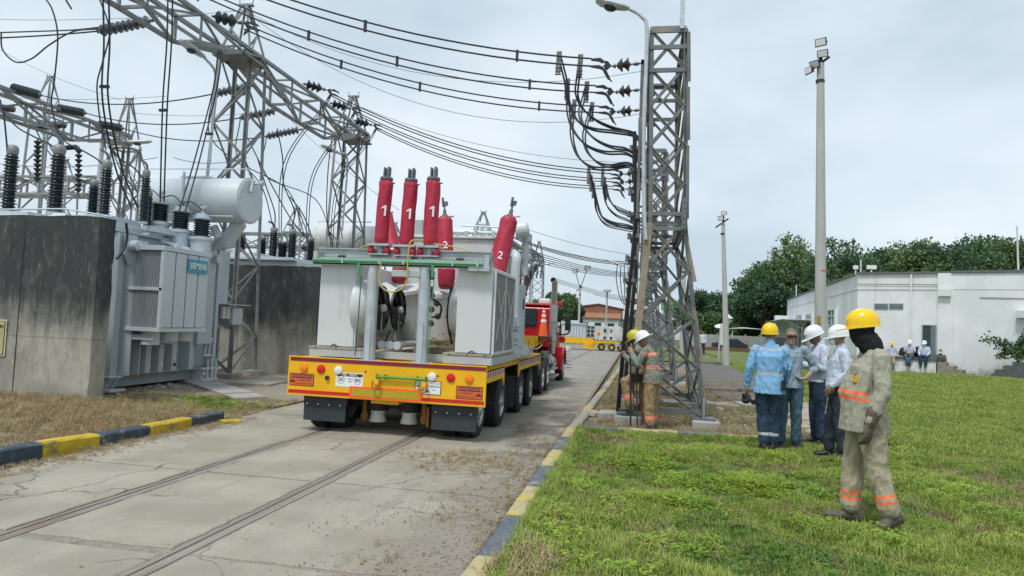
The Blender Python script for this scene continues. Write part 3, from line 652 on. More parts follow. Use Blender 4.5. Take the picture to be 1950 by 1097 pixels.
# --- left yard strings (to the second gantry row)
hs = ((13.15, 8.02, 'highest brown nine disc insulator string, at the top left by two hanging cables'),)
for y, z, lb in hs:
    string((-10.75, y, z+.02), (-12.15, y-.1, z-.25), 9, .13, greyporc, lb, None, (.12, .95), hh=1.0)
wobj(sag((-12.15, 13.05, 7.78), (-19, 12.2, 7.6), .15), .018, 'cable running left from the highest brown insulator string')
qq = [(21.3, 9.35), (23.4, 9.35), (25.4, 9.3)]
for k, (y, z, n_) in enumerate(((17.2, 8.0, 8), (18.6, 7.75, 8), (20.1, 7.6, 8))):
    lb = ('left', 'middle', 'right')[k] + ' of three grey disc strings pulling left under the gantry beam beside the tower'
    P0 = Vector((-10.75, y, z)); P1 = Vector((-12.05, y-.1, z-.28)); string(P0, P1, n_, .125, greyporc, lb, 'grey disc strings under the gantry beam', (.15, .95), hh=1.0)
    y2, z2 = qq[k]
    Q0 = AX(*((22,166),(108,205),(187,236))[k], -22); Q1 = AX(*((80,182),(165,216),(236,245))[k], -20.7); 
    string(Q0, Q1, 9, .16, porc, ('left', 'middle', 'right')[k] + ' of three black insulator strings on the lattice beam at the left edge', 'black strings on the left beam', (.05, .9), hh=1.1)
    wobj(sag(P1, Q1, .3), .02, ('upper', 'middle', 'lower')[k] + ' line strung between the left beam and the near gantry', 'lines between the two gantries')
    dz = crv([P1+Vector((.05,0,0)), P1+Vector((-.1,.3,-1.2)), (-11.4+.2*k, y+1.5, 5.6), (-11.2+.3*k, y+2.2, 4.25)], 6)
    wobj(dz, .016, ('left', 'middle', 'right')[k] + ' slack jumper curving down from a grey disc string behind the oil tank', 'slack jumpers behind the oil tank')
for k, (px, y0_, y1_, yd) in enumerate(((72,262,350,24),(150,278,372,26),(28,480,382,25),(352,405,440,30))):
    if k == 2: continue
    string(AY(px, y0_, yd), AY(px-1, y1_, yd), 9 if k < 2 else 4, .15, porc, ('left', 'right', '', 'short')[k] + ' vertical dark disc string hanging low among the left lattice towers' + ('' if k < 3 else ' behind the oil tank'), 'vertical disc strings in the left yard', (.06, .94), hh=.9)
for k, (a, b_, yd) in enumerate((((0,205),(28,208),24),((128,238),(62,243),26),((148,280),(120,282),34),((430,172),(470,178),32),((575,470),(598,480),34),((520,462),(550,470),34))):
    string(AY(*a, yd), AY(*b_, yd), 7, .15, brownporc if k in (0,3) else porc, ('brownish string at the left edge under the beam', 'dark string behind the second bushing', 'tiny dark string far behind the left beam', 'brown string seen through the near gantry tower', 'small string at the right end behind the second fire wall', 'small string behind the bushings of the second transformer')[k], 'small far disc strings', (.05, .95), hh=.9)
for k, (a, b_, yd) in enumerate((((0,62+250),(300,300),34),((0,330),(330,345),36),((60,365),(420,352),38),((330,300),(470,300),36),((120,300),(300,420),33),((240,330),(345,420),31))):
    wobj(sag(AY(*a, yd), AY(*b_, yd), .35), .018, ('faint level wire low behind the first bushings', 'second faint wire low behind the bushings', 'faint wire rising slightly behind the oil tank', 'thin wire between the lamp tower and near tower', 'slanting thin wire behind the third bushing', 'slanting thin wire left of the oil tank')[k], 'thin wires low in the left yard', 'overhead_wire', wire, 4)
# hanging droppers top left to the transformer
for k, (px, ye) in enumerate(((193, 12.0), (204, 12.0), (318, 12.4), (327, 12.4), (413, 12.9), (420, 12.9))):
    g_ = k//2
    top = AX(px+2, -30 if g_ < 2 else 95, -9.5); mid = AX(px+(2 if g_ == 0 else -8 if g_ == 1 else -12), 190, -9.6)
    end = AY((250, 262, 305, 312, 340, 352)[k], (395, 395, 385, 385, 405, 405)[k], 12.3)
    pts = crv([top, top.lerp(mid, .5)+Vector((.03,0,0)), mid, mid.lerp(end, .55)+Vector((0, -.1*(g_ == 0), -.1)), end], 7)
    wobj(pts, .017, ('left', 'right')[k % 2] + ' cable of the ' + ('left', 'middle', 'right')[g_] + ' hanging pair dropping from above to the transformer', 'hanging cable pairs over the transformer')
for k, (px, py) in enumerate(((199, 165), (311, 210), (398, 255))):
    p = AX(px, py, -9.6); mb = MB(); mb.bar(p-Vector((.09,0,0)), p+Vector((.09,0,0)), .05); o = mb.build('spacer', wire); tag(o, ('left', 'middle', 'right')[k] + ' small black spacer clipping a hanging cable pair over the transformer', 'clamp', 'spacers on hanging pairs')
def arc(pts, y, r, lb, m=wire, grp=None): return wobj(crv([AY(a, b_, y+(c[0] if c else 0)) for a, b_, *c in pts], 7), r, lb, grp)
arc([(84,-6),(100,20),(110,70),(104,150),(98,200),(112,260),(115,305)], 12.5, .017, 'long slack cable falling from the top edge past the left beam to a bushing')
arc([(120,-10),(128,4),(136,17)], 12, .02, 'short loose cable end hooking in at the top edge')
arc([(2,62),(5,95),(30,118),(60,112),(95,85),(140,60),(192,55)], 13, .018, 'slack cable looping at the upper left below the highest string')
arc([(0,62),(60,60),(140,57),(205,50)], 13.05, .016, 'straight cable meeting the highest string at the upper left')
arc([(188,-5),(205,40),(208,70),(195,120),(185,160),(188,210),(195,250),(202,285)], 12.3, .016, 'wavy cable weaving beside the left hanging pair')
arc([(0,190),(8,225),(14,285)], 11.5, .017, 'cable dropping onto the leftmost bushing')
arc([(0,205),(30,240),(60,258),(95,275),(103,283)], 11.7, .016, 'cable sweeping right onto the second bushing from the left')
arc([(100,235),(125,270),(150,283),(180,300),(196,313)], 11.9, .016, 'cable sweeping right onto the third bushing')
arc([(205,278),(225,300),(255,320),(272,340)], 12, .016, 'cable sweeping down onto the fourth bushing')
arc([(275,360),(290,362),(304,375)], 12.2, .012, 'first small arched lead between the low bushings', grp='arched leads'); arc([(308,377),(330,373),(350,392)], 12.3, .012, 'second small arched lead between the low bushings', grp='arched leads'); arc([(340,392),(362,384),(388,402)], 12.4, .012, 'third small arched lead between the low bushings', grp='arched leads')
arc([(490,300),(505,350),(522,400),(524,425)], 20, .02, 'slack cable landing on the second small bushing behind the fire wall')
arc([(528,245),(538,300),(540,350),(560,400),(557,430)], 20, .02, 'slack cable landing on the third small bushing behind the fire wall')
arc([(470,260),(500,320),(535,385),(556,420),(580,450)], 20.5, .02, 'slack cable passing in front of the gantry tower')
arc([(552,375),(575,405),(590,440),(592,455)], 20, .02, 'short cable onto the rightmost small bushing')
arc([(632,265),(625,320),(622,400),(628,450)], 21, .018, 'left thin hanging cable beside the far gantry tower'); arc([(658,280),(655,330),(645,400),(652,455)], 22, .018, 'right thin hanging cable beside the far gantry tower')
# thin overhead wires in the sky
tg = 'thin overhead wires in the sky'
for a, b_, y, sg, lb in (((0,37),(460,20),15.9,.1,'thin ground wire from the left edge to the near tower peak'), ((470,22),(1225,135),15.9,.9,'thin ground wire sagging from the tower peak to the cable tower'), ((470,24),(1230,215),16,1.2,'lower thin ground wire sagging from the tower peak'),
                        ((0,95),(230,190),26,.2,'faint wire sloping to the lamp tower at left'), ((690,205),(1230,310),22.7,.5,'faint wire from the second tower peak to the right'), ((985,430),(1215,487),60,.3,'faint distant wire above the red cab'), ((985,455),(1215,505),62,.3,'second faint distant wire above the red cab'),
                        ((0,185),(320,183),40,.2,'faint level wire crossing behind the left beam'), ((250,215),(480,215),40,.2,'faint level wire behind the near tower'), ((540,215),(760,400),60,.4,'faint sloping wire behind the red bushings'), ((1130,560),(1240,575),90,.3,'faint far wire low over the road')):
    wobj(sag(AY(*a, y), AY(*b_, y), sg), .007*max(1, y/18), lb, tg, 'overhead_wire', thinw, 4)
for k in range(5):
    wobj(sag(AY(985, 468+5*k, 30), AY(1215, 520+1.6*k, 52), .3), .018, ('topmost', 'second', 'third', 'fourth', 'lowest')[k] + ' of five distant lines slanting to the farthest cable tower', 'distant lines slanting over the cab')
    wobj(sag(AY(1050, 527+2*k, 75), AY(1225, 571+1.5*k, 100), .3), .02, ('topmost', 'second', 'third', 'fourth', 'lowest')[k] + ' of five faint lines beyond the brick house', 'faint lines beyond the brick house', m=thinw)
# --- street lamps and flood masts
def streetlamp(pts, r, hd, headL, label, pole_m=galv, hw=.13):
    t = empty('street_lamp', pts[0], label, 'street lamp', 'cobra head lamps')
    tubeo('pole', pole_m, t, crv(pts, 6), r, 10)
    p = Vector(pts[-1]); d = Vector(hd).normalized(); s_ = d.cross(Vector((0,0,1))).normalized(); u = s_.cross(d)
    mb = MB(); rings = []
    prof = [(0, .35, .45, .0), (.12, .6, .9, .0), (.5, 1, 1.15, .0), (.85, .95, .85, .02), (1.0, .55, .4, .04)]
    vv = []; n_ = 10
    for a, w_, h_, o_ in prof:
        for i in range(n_):
            th = 2*math.pi*i/n_; vv.append(p + d*a*headL + s_*math.cos(th)*hw*w_ + u*(math.sin(th)*hw*.55*h_*(1 if math.sin(th) > 0 else .6)+o_*headL))
    ff = [(j*n_+i, j*n_+(i+1) % n_, (j+1)*n_+(i+1) % n_, (j+1)*n_+i) for j in range(len(prof)-1) for i in range(n_)] + [tuple(range(n_-1, -1, -1)), tuple(range((len(prof)-1)*n_, len(prof)*n_))]
    mb.add(vv, ff); mb.build('lamp_head', galv, t, smooth=True)
    mb = MB(); q = p + d*headL*.55 - u*hw*.36; mb.lathe([(hw*.8, 0), (hw*.62, .03), (hw*.2, .05)], q, -u, 12); mb.build('lens', glassd, t, smooth=True)
    return t
streetlamp([(.10,12.1,3.2), (.05,12.1,3.8), (.0,12.1,5.2), (.0,12.15,6.9), (-.1,12.15,7.22), (-.33,12.15,7.38)], .036, (-1,0,.22), .62, 'cobra head street lamp on a pipe strapped to the near cable tower', galv, .15)
streetlamp([(-9.75,13.95,5.0), (-9.72,13.9,6.6), (-9.7,13.85,7.1), (-9.8,13.6,7.32)], .03, (-.15,-1,.12), .72, 'grey street lamp slung under the near gantry beam')
streetlamp([(-22.6,25.0,0), (-22.6,25,8.2), (-22.4,25.1,8.55), (-22.0,25.3,8.62)], .09, (1,.25,.06), 1.3, 'pale street lamp on the tower behind the bushings at left', galv, .2)
streetlamp([(-9.9,21.5,4.5), (-9.85,21.5,6.9), (-10.0,21.1,7.05)], .035, (-.3,-1,.05), .8, 'dark lamp under the beam beside the second gantry tower')
streetlamp([(-.3,45,3), (-.35,45,5.4), (-.8,45,5.6)], .05, (-1,0,.3), 1.3, 'small distant lamp poking out left of the cable towers')
streetlamp([(-9.3,60,0), (-9.3,60,6.5), (-8.8,60,6.9)], .08, (1,0,.12), 1.6, 'far lamp beside the gantry towers above the red cab')
box('lightning_rod', galv, None, .57, .65, 12.18, 12.24, 7.0, 9.5); tag(bpy.data.objects['lightning_rod'], 'slim square mast rising from the right corner of the near cable tower', 'mast')
def flood(t, p, d, s_):
    x, y, z = basis(d); mb = MB(); mb.M = Matrix((x, y, z)).transposed().to_4x4(); mb.M.translation = p
    mb.box(-.22*s_, .22*s_, -.16*s_, .16*s_, 0, .07*s_); mb.box(-.15*s_, .15*s_, -.1*s_, .1*s_, -.09*s_, 0); mb.bar((-.24*s_,0,-.02), (0,-.02,-.26*s_), .03*s_); mb.bar((.24*s_,0,-.02), (0,-.02,-.26*s_), .03*s_)
    o = mb.build('floodlight', darkm, t); m2 = MB(); m2.M = mb.M; m2.box(-.19*s_, .19*s_, -.13*s_, .13*s_, .071*s_, .08*s_); m2.build('lens', whitel, o)
def mast(x, y, h, r0, r1, label, heads, lean=(0,0)):
    t = empty('light_mast', (x, y, 0), label, 'light mast', 'concrete light masts'); top = Vector((x+lean[0], y+lean[1], h))
    mb = MB(); mb.cyl((x,y,-.05), top, r0, r1, 20); mb.build('pole', polec, t, smooth=True)
    mb = MB(); mb.bar(top-Vector((.0,0,.5)), top+Vector((0,0,.35)), .09); mb.bar(top+Vector((-.35,0,-.25)), top+Vector((.25,0,.2)), .07); mb.cyl(top-Vector((0,0,.6)), top-Vector((0,0,.52)), r1*1.25, n=16); mb.build('bracket', darkm, t)
    for o, d, s_ in heads: flood(t, top+Vector(o), d, s_)
    return t
mast(5.46, 21.9, 10.0, .185, .105, 'tall round concrete mast with three floodlights, in front of the white building', (((-.02,-.1,.62), (-.5,-.8,-.2), .75), ((-.34,-.1,-.25), (-.9,-.5,-.1), .65), ((.02,-.15,.25), (-.4,-.9,-.3), .7), ((-.18,-.1,-.05), (-.6,-.6,-.4), .7)), (-.19, 0))
mk = MB(); mk.cyl((5.425,21.9,3.6), (5.424,21.9,3.625), .166, .166, 20, caps=False); mk.build('red_band', redtape, [o for o in bpy.data.objects if o.name == 'light_mast'][0], smooth=True)
mk = MB(); mk.box(5.27, 5.37, 21.70, 21.74, 2.0, 2.24); mk.build('yellow_plate', MAT('yellow plate', (.35,.22,.02), .5), [o for o in bpy.data.objects if o.name == 'light_mast'][0])
mast(4.33, 34.6, 7.0, .155, .085, 'shorter concrete mast with a floodlight, right of the lattice tower', (((-.1,-.1,.2), (-.7,-.7,-.2), .75), ((.02,-.1,.45), (-.3,-.9,-.1), .6)), (-.35, 0))
mast(2.6, 41, 5.6, .15, .10, 'slim light mast hidden mostly behind the lattice tower', (((-.1,-.1,.2), (-.7,-.7,-.2), .8),))
# ================================================================ EQUIPMENT
def text(s, size, mat, parent, M, depth=.002, name='lettering', align='CENTER', sx=1):
    cu = bpy.data.curves.new(name, 'FONT'); cu.body = s; cu.size = size; cu.extrude = depth; cu.align_x = align; cu.align_y = 'CENTER'; cu.offset = size*.012; cu.resolution_u = 3
    o = bpy.data.objects.new('t', cu); COL.objects.link(o); dg = bpy.context.evaluated_depsgraph_get()
    me = bpy.data.meshes.new_from_object(o.evaluated_get(dg)); bpy.data.objects.remove(o); me.materials.clear(); me.materials.append(mat)
    if sx != 1: me.transform(Matrix.Diagonal((sx,1,1,1)))
    return piece(name, me, M, parent)
def fr(loc, x, z):          # frame whose X=x, Y=z (text up), Z = out of the face
    x = Vector(x).normalized(); y = Vector(z); y = (y-x*x.dot(y)).normalized(); n_ = x.cross(y); M = Matrix((x, y, n_)).transposed().to_4x4(); M.translation = loc; return M
# --- fire walls with streaked mould
def wallmat(name, zt, zb, seed):
    m, n, l, b = nodemat(name, .9); X = NX(n, l)
    c = X.mix(X.ramp(X.noise(1.5, 6, .6, off=(seed,0,0)), .35, .65), (.29,.275,.235), (.41,.39,.33))
    c = X.mix(X.ramp(X.noise(14, 6, .7, (1,1,.25)), .45, .65, 0, .5), c, (.20,.20,.19))
    d = X.math('ADD', X.z, X.math('MULTIPLY', X.noise(5, 7, .7, (1,1,.10), (seed,1,0)), -1.5))
    d = X.math('ADD', d, X.math('MULTIPLY', X.noise(.9, 5, .65, off=(seed,3,0)), -1.3))
    k = X.ramp(d, zb-1.65, zt-1.65)
    c = X.mix(X.math('MULTIPLY', k, X.ramp(X.noise(3.2, 7, .7, (1,1,.5), (seed,7,0)), .25, .5, .72, .97)), c, (.028,.036,.038))
    c = X.mix(X.math('MULTIPLY', X.ramp(X.noise(26, 5, .75, (1,1,.16), (seed,0,4)), .57, .68), .42), c, (.32,.32,.29))
    s2 = X.ramp(X.noise(2.1, 5, .6, (1,1,.03), (seed+3,0,0)), .56, .64, 0, .7)
    c = X.mix(X.math('MULTIPLY', s2, X.ramp(X.z, .2, 1.4)), c, (.055,.06,.06))
    jn = X.math('ABSOLUTE', X.math('SUBTRACT', X.math('ADD', X.z, X.math('MULTIPLY', X.noise(5, 4, .6), .05)), 1.11))
    c = X.mix(X.ramp(jn, .0, .02, .5, 0), c, (.13,.125,.11))
    l.new(c, b.inputs['Base Color']); l.new(X.bump(X.noise(22, 7, .7, (1,1,.5)), .55, .02), b.inputs['Normal']); return m
wm1 = wallmat('mould streaked concrete', 2.05, 1.1, 0); wm2 = wallmat('mould streaked concrete two', 1.9, .75, 11)
def firewall(x0, x1, y0, y1, zt, m, label):
    t = empty('fire_wall', ((x0+x1)/2, y0, 0), label, 'wall')
    mb = MB(); nx, nz = 24, 16
    def P(i, j, y): 
        e_ = (i in (0, nx)) or (j in (0, nz)); a = .012 if e_ else .004
        return (x0+(x1-x0)*i/nx + random.uniform(-a, a), y, -.1+(zt+.1)*j/nz + random.uniform(-a, a))
    for y, s_ in ((y0, 1), (y1, -1)):
        g = [P(i, j, y+random.uniform(-.004, .004)) for j in range(nz+1) for i in range(nx+1)]
        mb.add(g, [(j*(nx+1)+i, j*(nx+1)+i+1, (j+1)*(nx+1)+i+1, (j+1)*(nx+1)+i) for j in range(nz) for i in range(nx)])
    mb.box(x0+.004, x1-.006, y0+.004, y1-.004, -.1, zt-.004)
    mb.build('wall_slab', m, t); return t
w1 = firewall(-14.5, -8.6, 9.6, 9.93, 3.08, wm1, 'large mould streaked concrete fire wall at the left edge, with a warning sign')
w2 = firewall(-11.75, -8.5, 17.2, 17.55, 2.93, wm2, 'mould streaked concrete fire wall behind the gantry tower, left of the trailer')
for x in (-10.02,): box('vertical_joint', darkm, w1, x, x+.012, 9.592, 9.6, .0, 3.0)
sp = AY(-22, 642, 9.57); sg = empty('warning_sign', sp, 'yellowed high voltage warning sign on the concrete wall, cut by the left edge', 'sign')
signm = MAT('yellowed sign face', (.45,.40,.20), .5, 0, .15, 12, dirt=(.35,.28,.12), dthr=.55, dsc=8); signf = MAT('sign border cream', (.50,.46,.36), .5)
x0, z0 = sp.x, sp.z
box('sign_plate', signf, sg, x0-.33, x0+.33, 9.575, 9.59, z0-.3, z0+.3, .004); box('sign_border', lettk, sg, x0-.305, x0+.305, 9.571, 9.574, z0-.275, z0+.275); box('sign_face', signm, sg, x0-.295, x0+.295, 9.566, 9.570, z0-.265, z0+.265)
text('ALTA TENSIÓN', .088, lettk, sg, fr((x0, 9.563, z0+.185), (1,0,0), (0,0,1)), sx=.92); text('RIESGO', .085, MAT('purple print', (.08,.04,.22), .5), sg, fr((x0+.0, 9.563, z0+.08), (1,0,0), (0,0,1)), sx=1.15)
mb = MB(); 
for z in (-.02, -.06, -.235): mb.box(x0-.22, x0+.22, 9.562, 9.565, z0+z-.005, z0+z+.005)
mb.add([(x0+.1, 9.562, z0-.21), (x0+.22, 9.562, z0-.21), (x0+.16, 9.562, z0-.10)], [(0,1,2)]); mb.build('sign_print', MAT('brown print', (.28,.07,.02), .6), sg)
# --- ribbed bushings
capm = MAT('dull aluminium cap', (.25,.26,.25), .5, .2, .15, 8)
def bushing(x, y, z0, z1, r, label=None, par=None, m=porc, n_=16, cap=capm, tilt=None, name='bushing', elbow=True):
    p = Vector((x, y, z0)); ax = Vector(tilt or (0,0,1)).normalized(); L_ = z1-z0
    t = par if par is not None else empty(name, p, label, 'insulator')
    o = MB(); prof = []; h = L_*.74
    for i in range(n_):
        z = L_*.04 + h*i/n_; s_ = h/n_; rr = r*(1 if i % 2 == 0 else .86)*(1-.10*i/n_)
        prof += [(r*.60, z), (rr, z+s_*.30), (rr*.97, z+s_*.42), (r*.60, z+s_*.85)]
    o.lathe(prof, p, ax, 18); q = o.build(name, m, t, smooth=True)
    c = MB(); c.lathe([(r*.8, 0), (r*.8, L_*.035), (r*.62, L_*.045)], p, ax, 16); c.build('flange', txlight, q, smooth=True); c = MB()
    c.lathe([(r*.62, L_*.78), (r*.66, L_*.80), (r*.72, L_*.83), (r*.66, L_*.88), (r*.45, L_*.905), (r*.25, L_*.91)], p, ax, 16); c.build('cap', cap, q, smooth=True)
    if elbow:
        e_ = MB(); top = p+ax*L_*.91; e_.tube(crv([top, top+Vector((0,0,L_*.06)), top+Vector((-r*.35,-.02,L_*.11)), top+Vector((-r*1.1,-.04,L_*.15))], 4), [r*.22]*13, 8); e_.build('terminal', greyporc, q, smooth=True)
    return q
# --- main transformer
tx = empty('power_transformer', (-10.8, 12.6, 0), 'big grey power transformer with finned radiator between two concrete fire walls', 'transformer')
mb = MB(); mb.box(-14.2, -9.62, 11.02, 14.15, .34, 3.02); mb.box(-14.3, -9.5, 10.95, 14.3, 3.02, 3.07)
mb.build('tank', txgrey, tx, bevel=.012)
mb = MB(); mb.box(-14.2, -9.75, 11.1, 14.0, .10, .33); mb.box(-14.2, -9.55, 10.95, 14.25, .33, .36); mb.build('base_frame', txgrey, tx)
for y0_, y1_, zz, d in ((11.0,11.16,3.0,.2), (13.15,13.3,3.0,.25), (14.02,14.12,3.0,.22)): box('stiffener', txgrey, tx, -9.62, -9.62+d, y0_, y1_, .36, zz, .006)
mb = MB()
mb.prism([(-9.6,11.16,.36),(-9.25,11.25,.36),(-9.25,11.25,2.82),(-9.42,11.2,3.0),(-9.6,11.16,3.0)], (0,.03,0)); mb.build('stiffener', txgrey, tx, bevel=.004); box('stiffener', txgrey, tx, -9.62,-9.25,11.5,11.53,.36,2.9); mb = MB()
mb.prism([(-9.6,13.25,.9),(-9.28,13.25,.9),(-9.28,13.25,2.8),(-9.4,13.25,2.95),(-9.6,13.25,2.95)], (0,.5,0)); mb.build('stiffener', txgrey, tx, bevel=.006)
for y in (11.75, 12.12, 12.5): box('stiffener', txgrey, tx, -9.62, -9.30, y, y+.14, .37, .92, .006)
for y in (11.76, 12.13, 12.52): cylo('plug', white if y < 12.4 else darkm, tx, (-9.30, y+.07, .5), (-9.285, y+.07, .5), .035)
mb = MB()
for y0_, y1_ in ((10.9,11.25),(13.6,14.1)): mb.box(-9.75, -9.35, y0_, y1_, .33, .36); mb.box(-9.75, -9.3, y0_-.02, y1_+.02, .08, .12); mb.prism([(-9.5,y0_+.1,.12),(-9.35,y0_+.1,.33),(-9.6,y0_+.1,.33)], (0,.03,0)); mb.prism([(-9.5,y1_-.1,.12),(-9.35,y1_-.1,.33),(-9.6,y1_-.1,.33)], (0,.03,0)); mb.cyl((-9.7,(y0_+y1_)/2,.0), (-9.7,(y0_+y1_)/2,.34), .09, n=10)
mb.build('jacking_pad', txlight, tx)
for y in (13.55, 13.7, 13.85): cylo('pipe', txlight, tx, (-9.35, y+.25, .02), (-9.37, y+.25, .55), .022)
mb = MB(); mb.box(-9.38,-9.34,13.62,13.9,.62,.66); mb.box(-9.38,-9.34,13.62,13.9,.98,1.02); mb.bar((-9.36,13.64,.64),(-9.36,13.72,1.0),.03); mb.bar((-9.36,13.78,.64),(-9.36,13.86,1.0),.03); mb.build('small_bracket', white, tx)
# lifting lugs (round trunnions on plates)
for y in (11.06, 13.55):
    mb = MB(); mb.prism([(-9.36,y-.02,2.98),(-9.36,y+.28,2.98),(-9.36,y+.28,2.62),(-9.36,y+.14,2.42),(-9.36,y+.1,2.42),(-9.36,y-.02,2.6)], (.03,0,0)); mb.build('lug_plate', txgrey, tx); cylo('trunnion', txlight, tx, (-9.35, y+.13, 2.78), (-9.16, y+.13, 2.78), .10, n=20)
# radiator: fins on the near face, four flat covers on the road face
rad = box('radiator', darkm, tx, -9.34, -8.68, 11.27, 12.55, 1.26, 2.70)
finm = MAT('radiator fin grey', (.36,.40,.42), .4, 0, .06)
mb = MB()
for i in range(20):
    x = -9.33 + .66*i/20; mb.box(x, x+.015, 11.235, 11.30, 1.27, 2.71)
o = mb.build('fins', finm, tx); o['kind'] = 'stuff'
mb = MB(); mb.box(-9.37, -8.64, 11.20, 11.26, 1.96, 2.02); mb.box(-9.37,-8.64,11.2,12.6,1.20,1.27); mb.box(-9.37,-8.62,11.18,12.62,2.71,2.80); mb.box(-8.70,-8.63,11.2,11.27,1.27,2.71); mb.build('radiator_frame', txlight, tx, bevel=.004)
for k in range(4): box('radiator_panel', txlight, tx, -8.68, -8.635, 11.22+.34*k, 11.22+.34*k+.305, 1.28, 2.70, .006)
for k in range(3): mb = MB(); mb.box(-8.69,-8.66,11.525+.34*k,11.56+.34*k,1.28,2.70); mb.build('panel_gap', darkm, tx)
mb = MB(); mb.bar((-8.7,12.0,2.82), (-9.4,12.1,2.98), .05); mb.prism([(-8.75,11.6,2.8),(-8.75,11.85,2.8),(-8.75,11.76,2.9),(-8.75,11.69,2.9)], (.02,0,0)); mb.build('radiator_arm', txlight, tx)
ns = box('name_plate', tealsign, tx, -8.625, -8.60, 11.87, 12.47, 2.36, 2.62, .003)
text('SIEMENS', .165, lettw, ns, fr((-8.597, 12.17, 2.49), (0,1,0), (0,0,1)), sx=.84)
for k, (x, y) in enumerate(((-9.0, 11.45), (-9.0, 11.95), (-9.0, 12.4))):
    mb = MB(); mb.lathe([(.15,.94),(.165,.95),(.165,1.17),(.185,1.2)] if k == 0 else [(.16,1.0),(.175,1.02),(.175,1.2)], (x, y, 0), n=20)
    f_ = mb.build('fan_drum', txlight, tx, smooth=True)
    if k == 0: box('fan_strap', txlight, f_, -9.35, -8.80, 11.27, 11.30, 1.04, 1.13)
# sound boxes, junction boxes on right
for y in (14.25, 14.42): box('monitor_box', white, tx, -9.45, -9.36, y, y+.12, 1.45, 1.75, .02); 
box('junction_box', txgrey, tx, -9.6, -9.3, 14.55, 14.95, 1.32, 1.72, .01); mb = MB(); mb.box(-9.7,-9.2,14.2,15.1,1.78,1.80); mb.build('small_shelf', txgrey, tx)
mb = MB()
for y in (14.3, 14.42, 14.5): mb.tube(crv([(-9.4,y,1.45),(-9.35,y+.02,1.28),(-9.38,y+.12,1.22),(-9.42,y+.2,1.34)],4), .014, 6)
mb.build('conduit', greyporc, tx)
mb = MB(); mb.box(-9.64, -9.60, 14.0, 14.75, 1.3, 3.05); mb.box(-9.64, -9.58, 13.95, 14.75, 1.25, 1.3); mb.build('side_panel', txgrey, tx)
# top: pipes, turrets
mb = MB()
mb.tube(crv([(-9.55,10.95,3.12),(-9.5,12.2,3.14),(-9.5,13.3,3.12),(-9.45,14.6,3.05)],4), .02, 6); mb.tube([(-9.5,11,3.16),(-9.4,14.6,3.09)], .012, 5)
mb.tube([(-14,10.98,3.35),(-10.6,10.98,3.42),(-9.7,11.1,3.30)], .018, 6); mb.build('top_conduit', txlight, tx)
mb = MB(); mb.box(-14.2, -11.1, 10.9, 12.9, 3.07, 3.28); mb.box(-12.4, -11.4, 10.95, 11.8, 3.28, 3.36); mb.box(-10.6, -9.9, 11.2, 12.1, 3.07, 3.36); mb.cyl((-10.4,10.85,3.2), (-10.7,10.85,3.2), .12, n=14); mb.build('cover', txlight, tx, bevel=.01)
hv = ((-12.55,11.6,3.40,4.95,.155), (-11.45,11.6,3.40,4.95,.165), (-11.05,12.1,3.35,4.3,.12), (-10.33,11.6,3.30,4.62,.125), (-9.45,11.6,3.25,4.42,.10), (-9.85,12.2,3.2,4.1,.10))
for x, y, a, c, r in hv: bushing(x, y, a, c, r, par=tx, n_=18, elbow=(x not in (-12.55,-11.05)))
for k, (px, py) in enumerate(((303, 428), (343, 443), (383, 457))):
    p = AY(px, py, 12.55+.12*k); x, y, z = p
    mb = MB(); mb.lathe([(.20,-.35),(.20,-.02),(.24,-.01),(.24,.05),(.14,.07)], (x, y, z), n=18); q = mb.build('turret', txlight, tx, smooth=True)
    mb = MB(); prof = []
    for i in range(7): prof += [(.125,.07+.05*i),(.165,.085+.05*i),(.165,.095+.05*i),(.125,.115+.05*i)]
    mb.lathe(prof, (x,y,z), n=18); mb.build('bushing', porc, q, smooth=True)
    mb = MB(); mb.lathe([(.17,.42),(.19,.43),(.19,.47),(.15,.48),(.14,.54),(.03,.56),(.03,.68)], (x,y,z), n=18); mb.cyl((x-.05,y,z+.66),(x+.08,y,z+.70),.035,n=8); mb.build('cap', txlight, q, smooth=True)
    b0 = AX(px-38, py+28, -9.35)
    mb = MB(); mb.box(-9.62, -9.38, 11.75+.62*k, 12.35+.62*k, 3.13-.0*k, 3.24); mb.build('channel_box', txlight, tx, bevel=.006)
# oil conservator
cs = empty('oil_conservator', (-9.5, 13.35, 3.1), 'large grey horizontal oil tank raised above the transformer', 'tank')
mb = MB(); prof = [(.05,0),(.40,.015),(.475,.03),(.48,.05),(.48,2.30),(.47,2.36),(.40,2.42),(.25,2.47),(.05,2.5)]
mb.lathe(prof, (-8.30,13.35,4.03), (-1,0,0), 40); mb.build('tank_shell', txlight, cs, smooth=True)
mb = MB(); mb.lathe([(.02,-.02),(.455,-.02),(.46,-.01),(.50,0),(.50,.03),(.46,.03)], (-8.30,13.35,4.03), (-1,0,0), 40); mb.build('end_cap', txlight, cs, smooth=True)
mb = MB(); mb.tube([(-10.7,13.15,4.6),(-10.7,13.15,4.68),(-8.25,13.15,4.68),(-8.25,13.15,4.56)], .012, 6); mb.box(-9.9,-9.2,13.2,13.5,4.5,4.54); mb.build('top_rail', txlight, cs)
mb = MB(); mb.prism([(-8.75,13.4,3.62),(-8.55,13.4,3.58),(-8.52,13.4,3.5),(-8.85,13.4,3.02),(-9.35,13.4,2.95),(-8.86,13.4,3.4)], (0,.22,0)); mb.build('support_leg', txlight, cs); mb = MB(); mb.prism([(-10.2,13.4,3.6),(-9.95,13.4,3.6),(-10.0,13.4,3.05),(-10.2,13.4,3.05)], (0,.22,0)); mb.build('support_leg', txlight, cs)
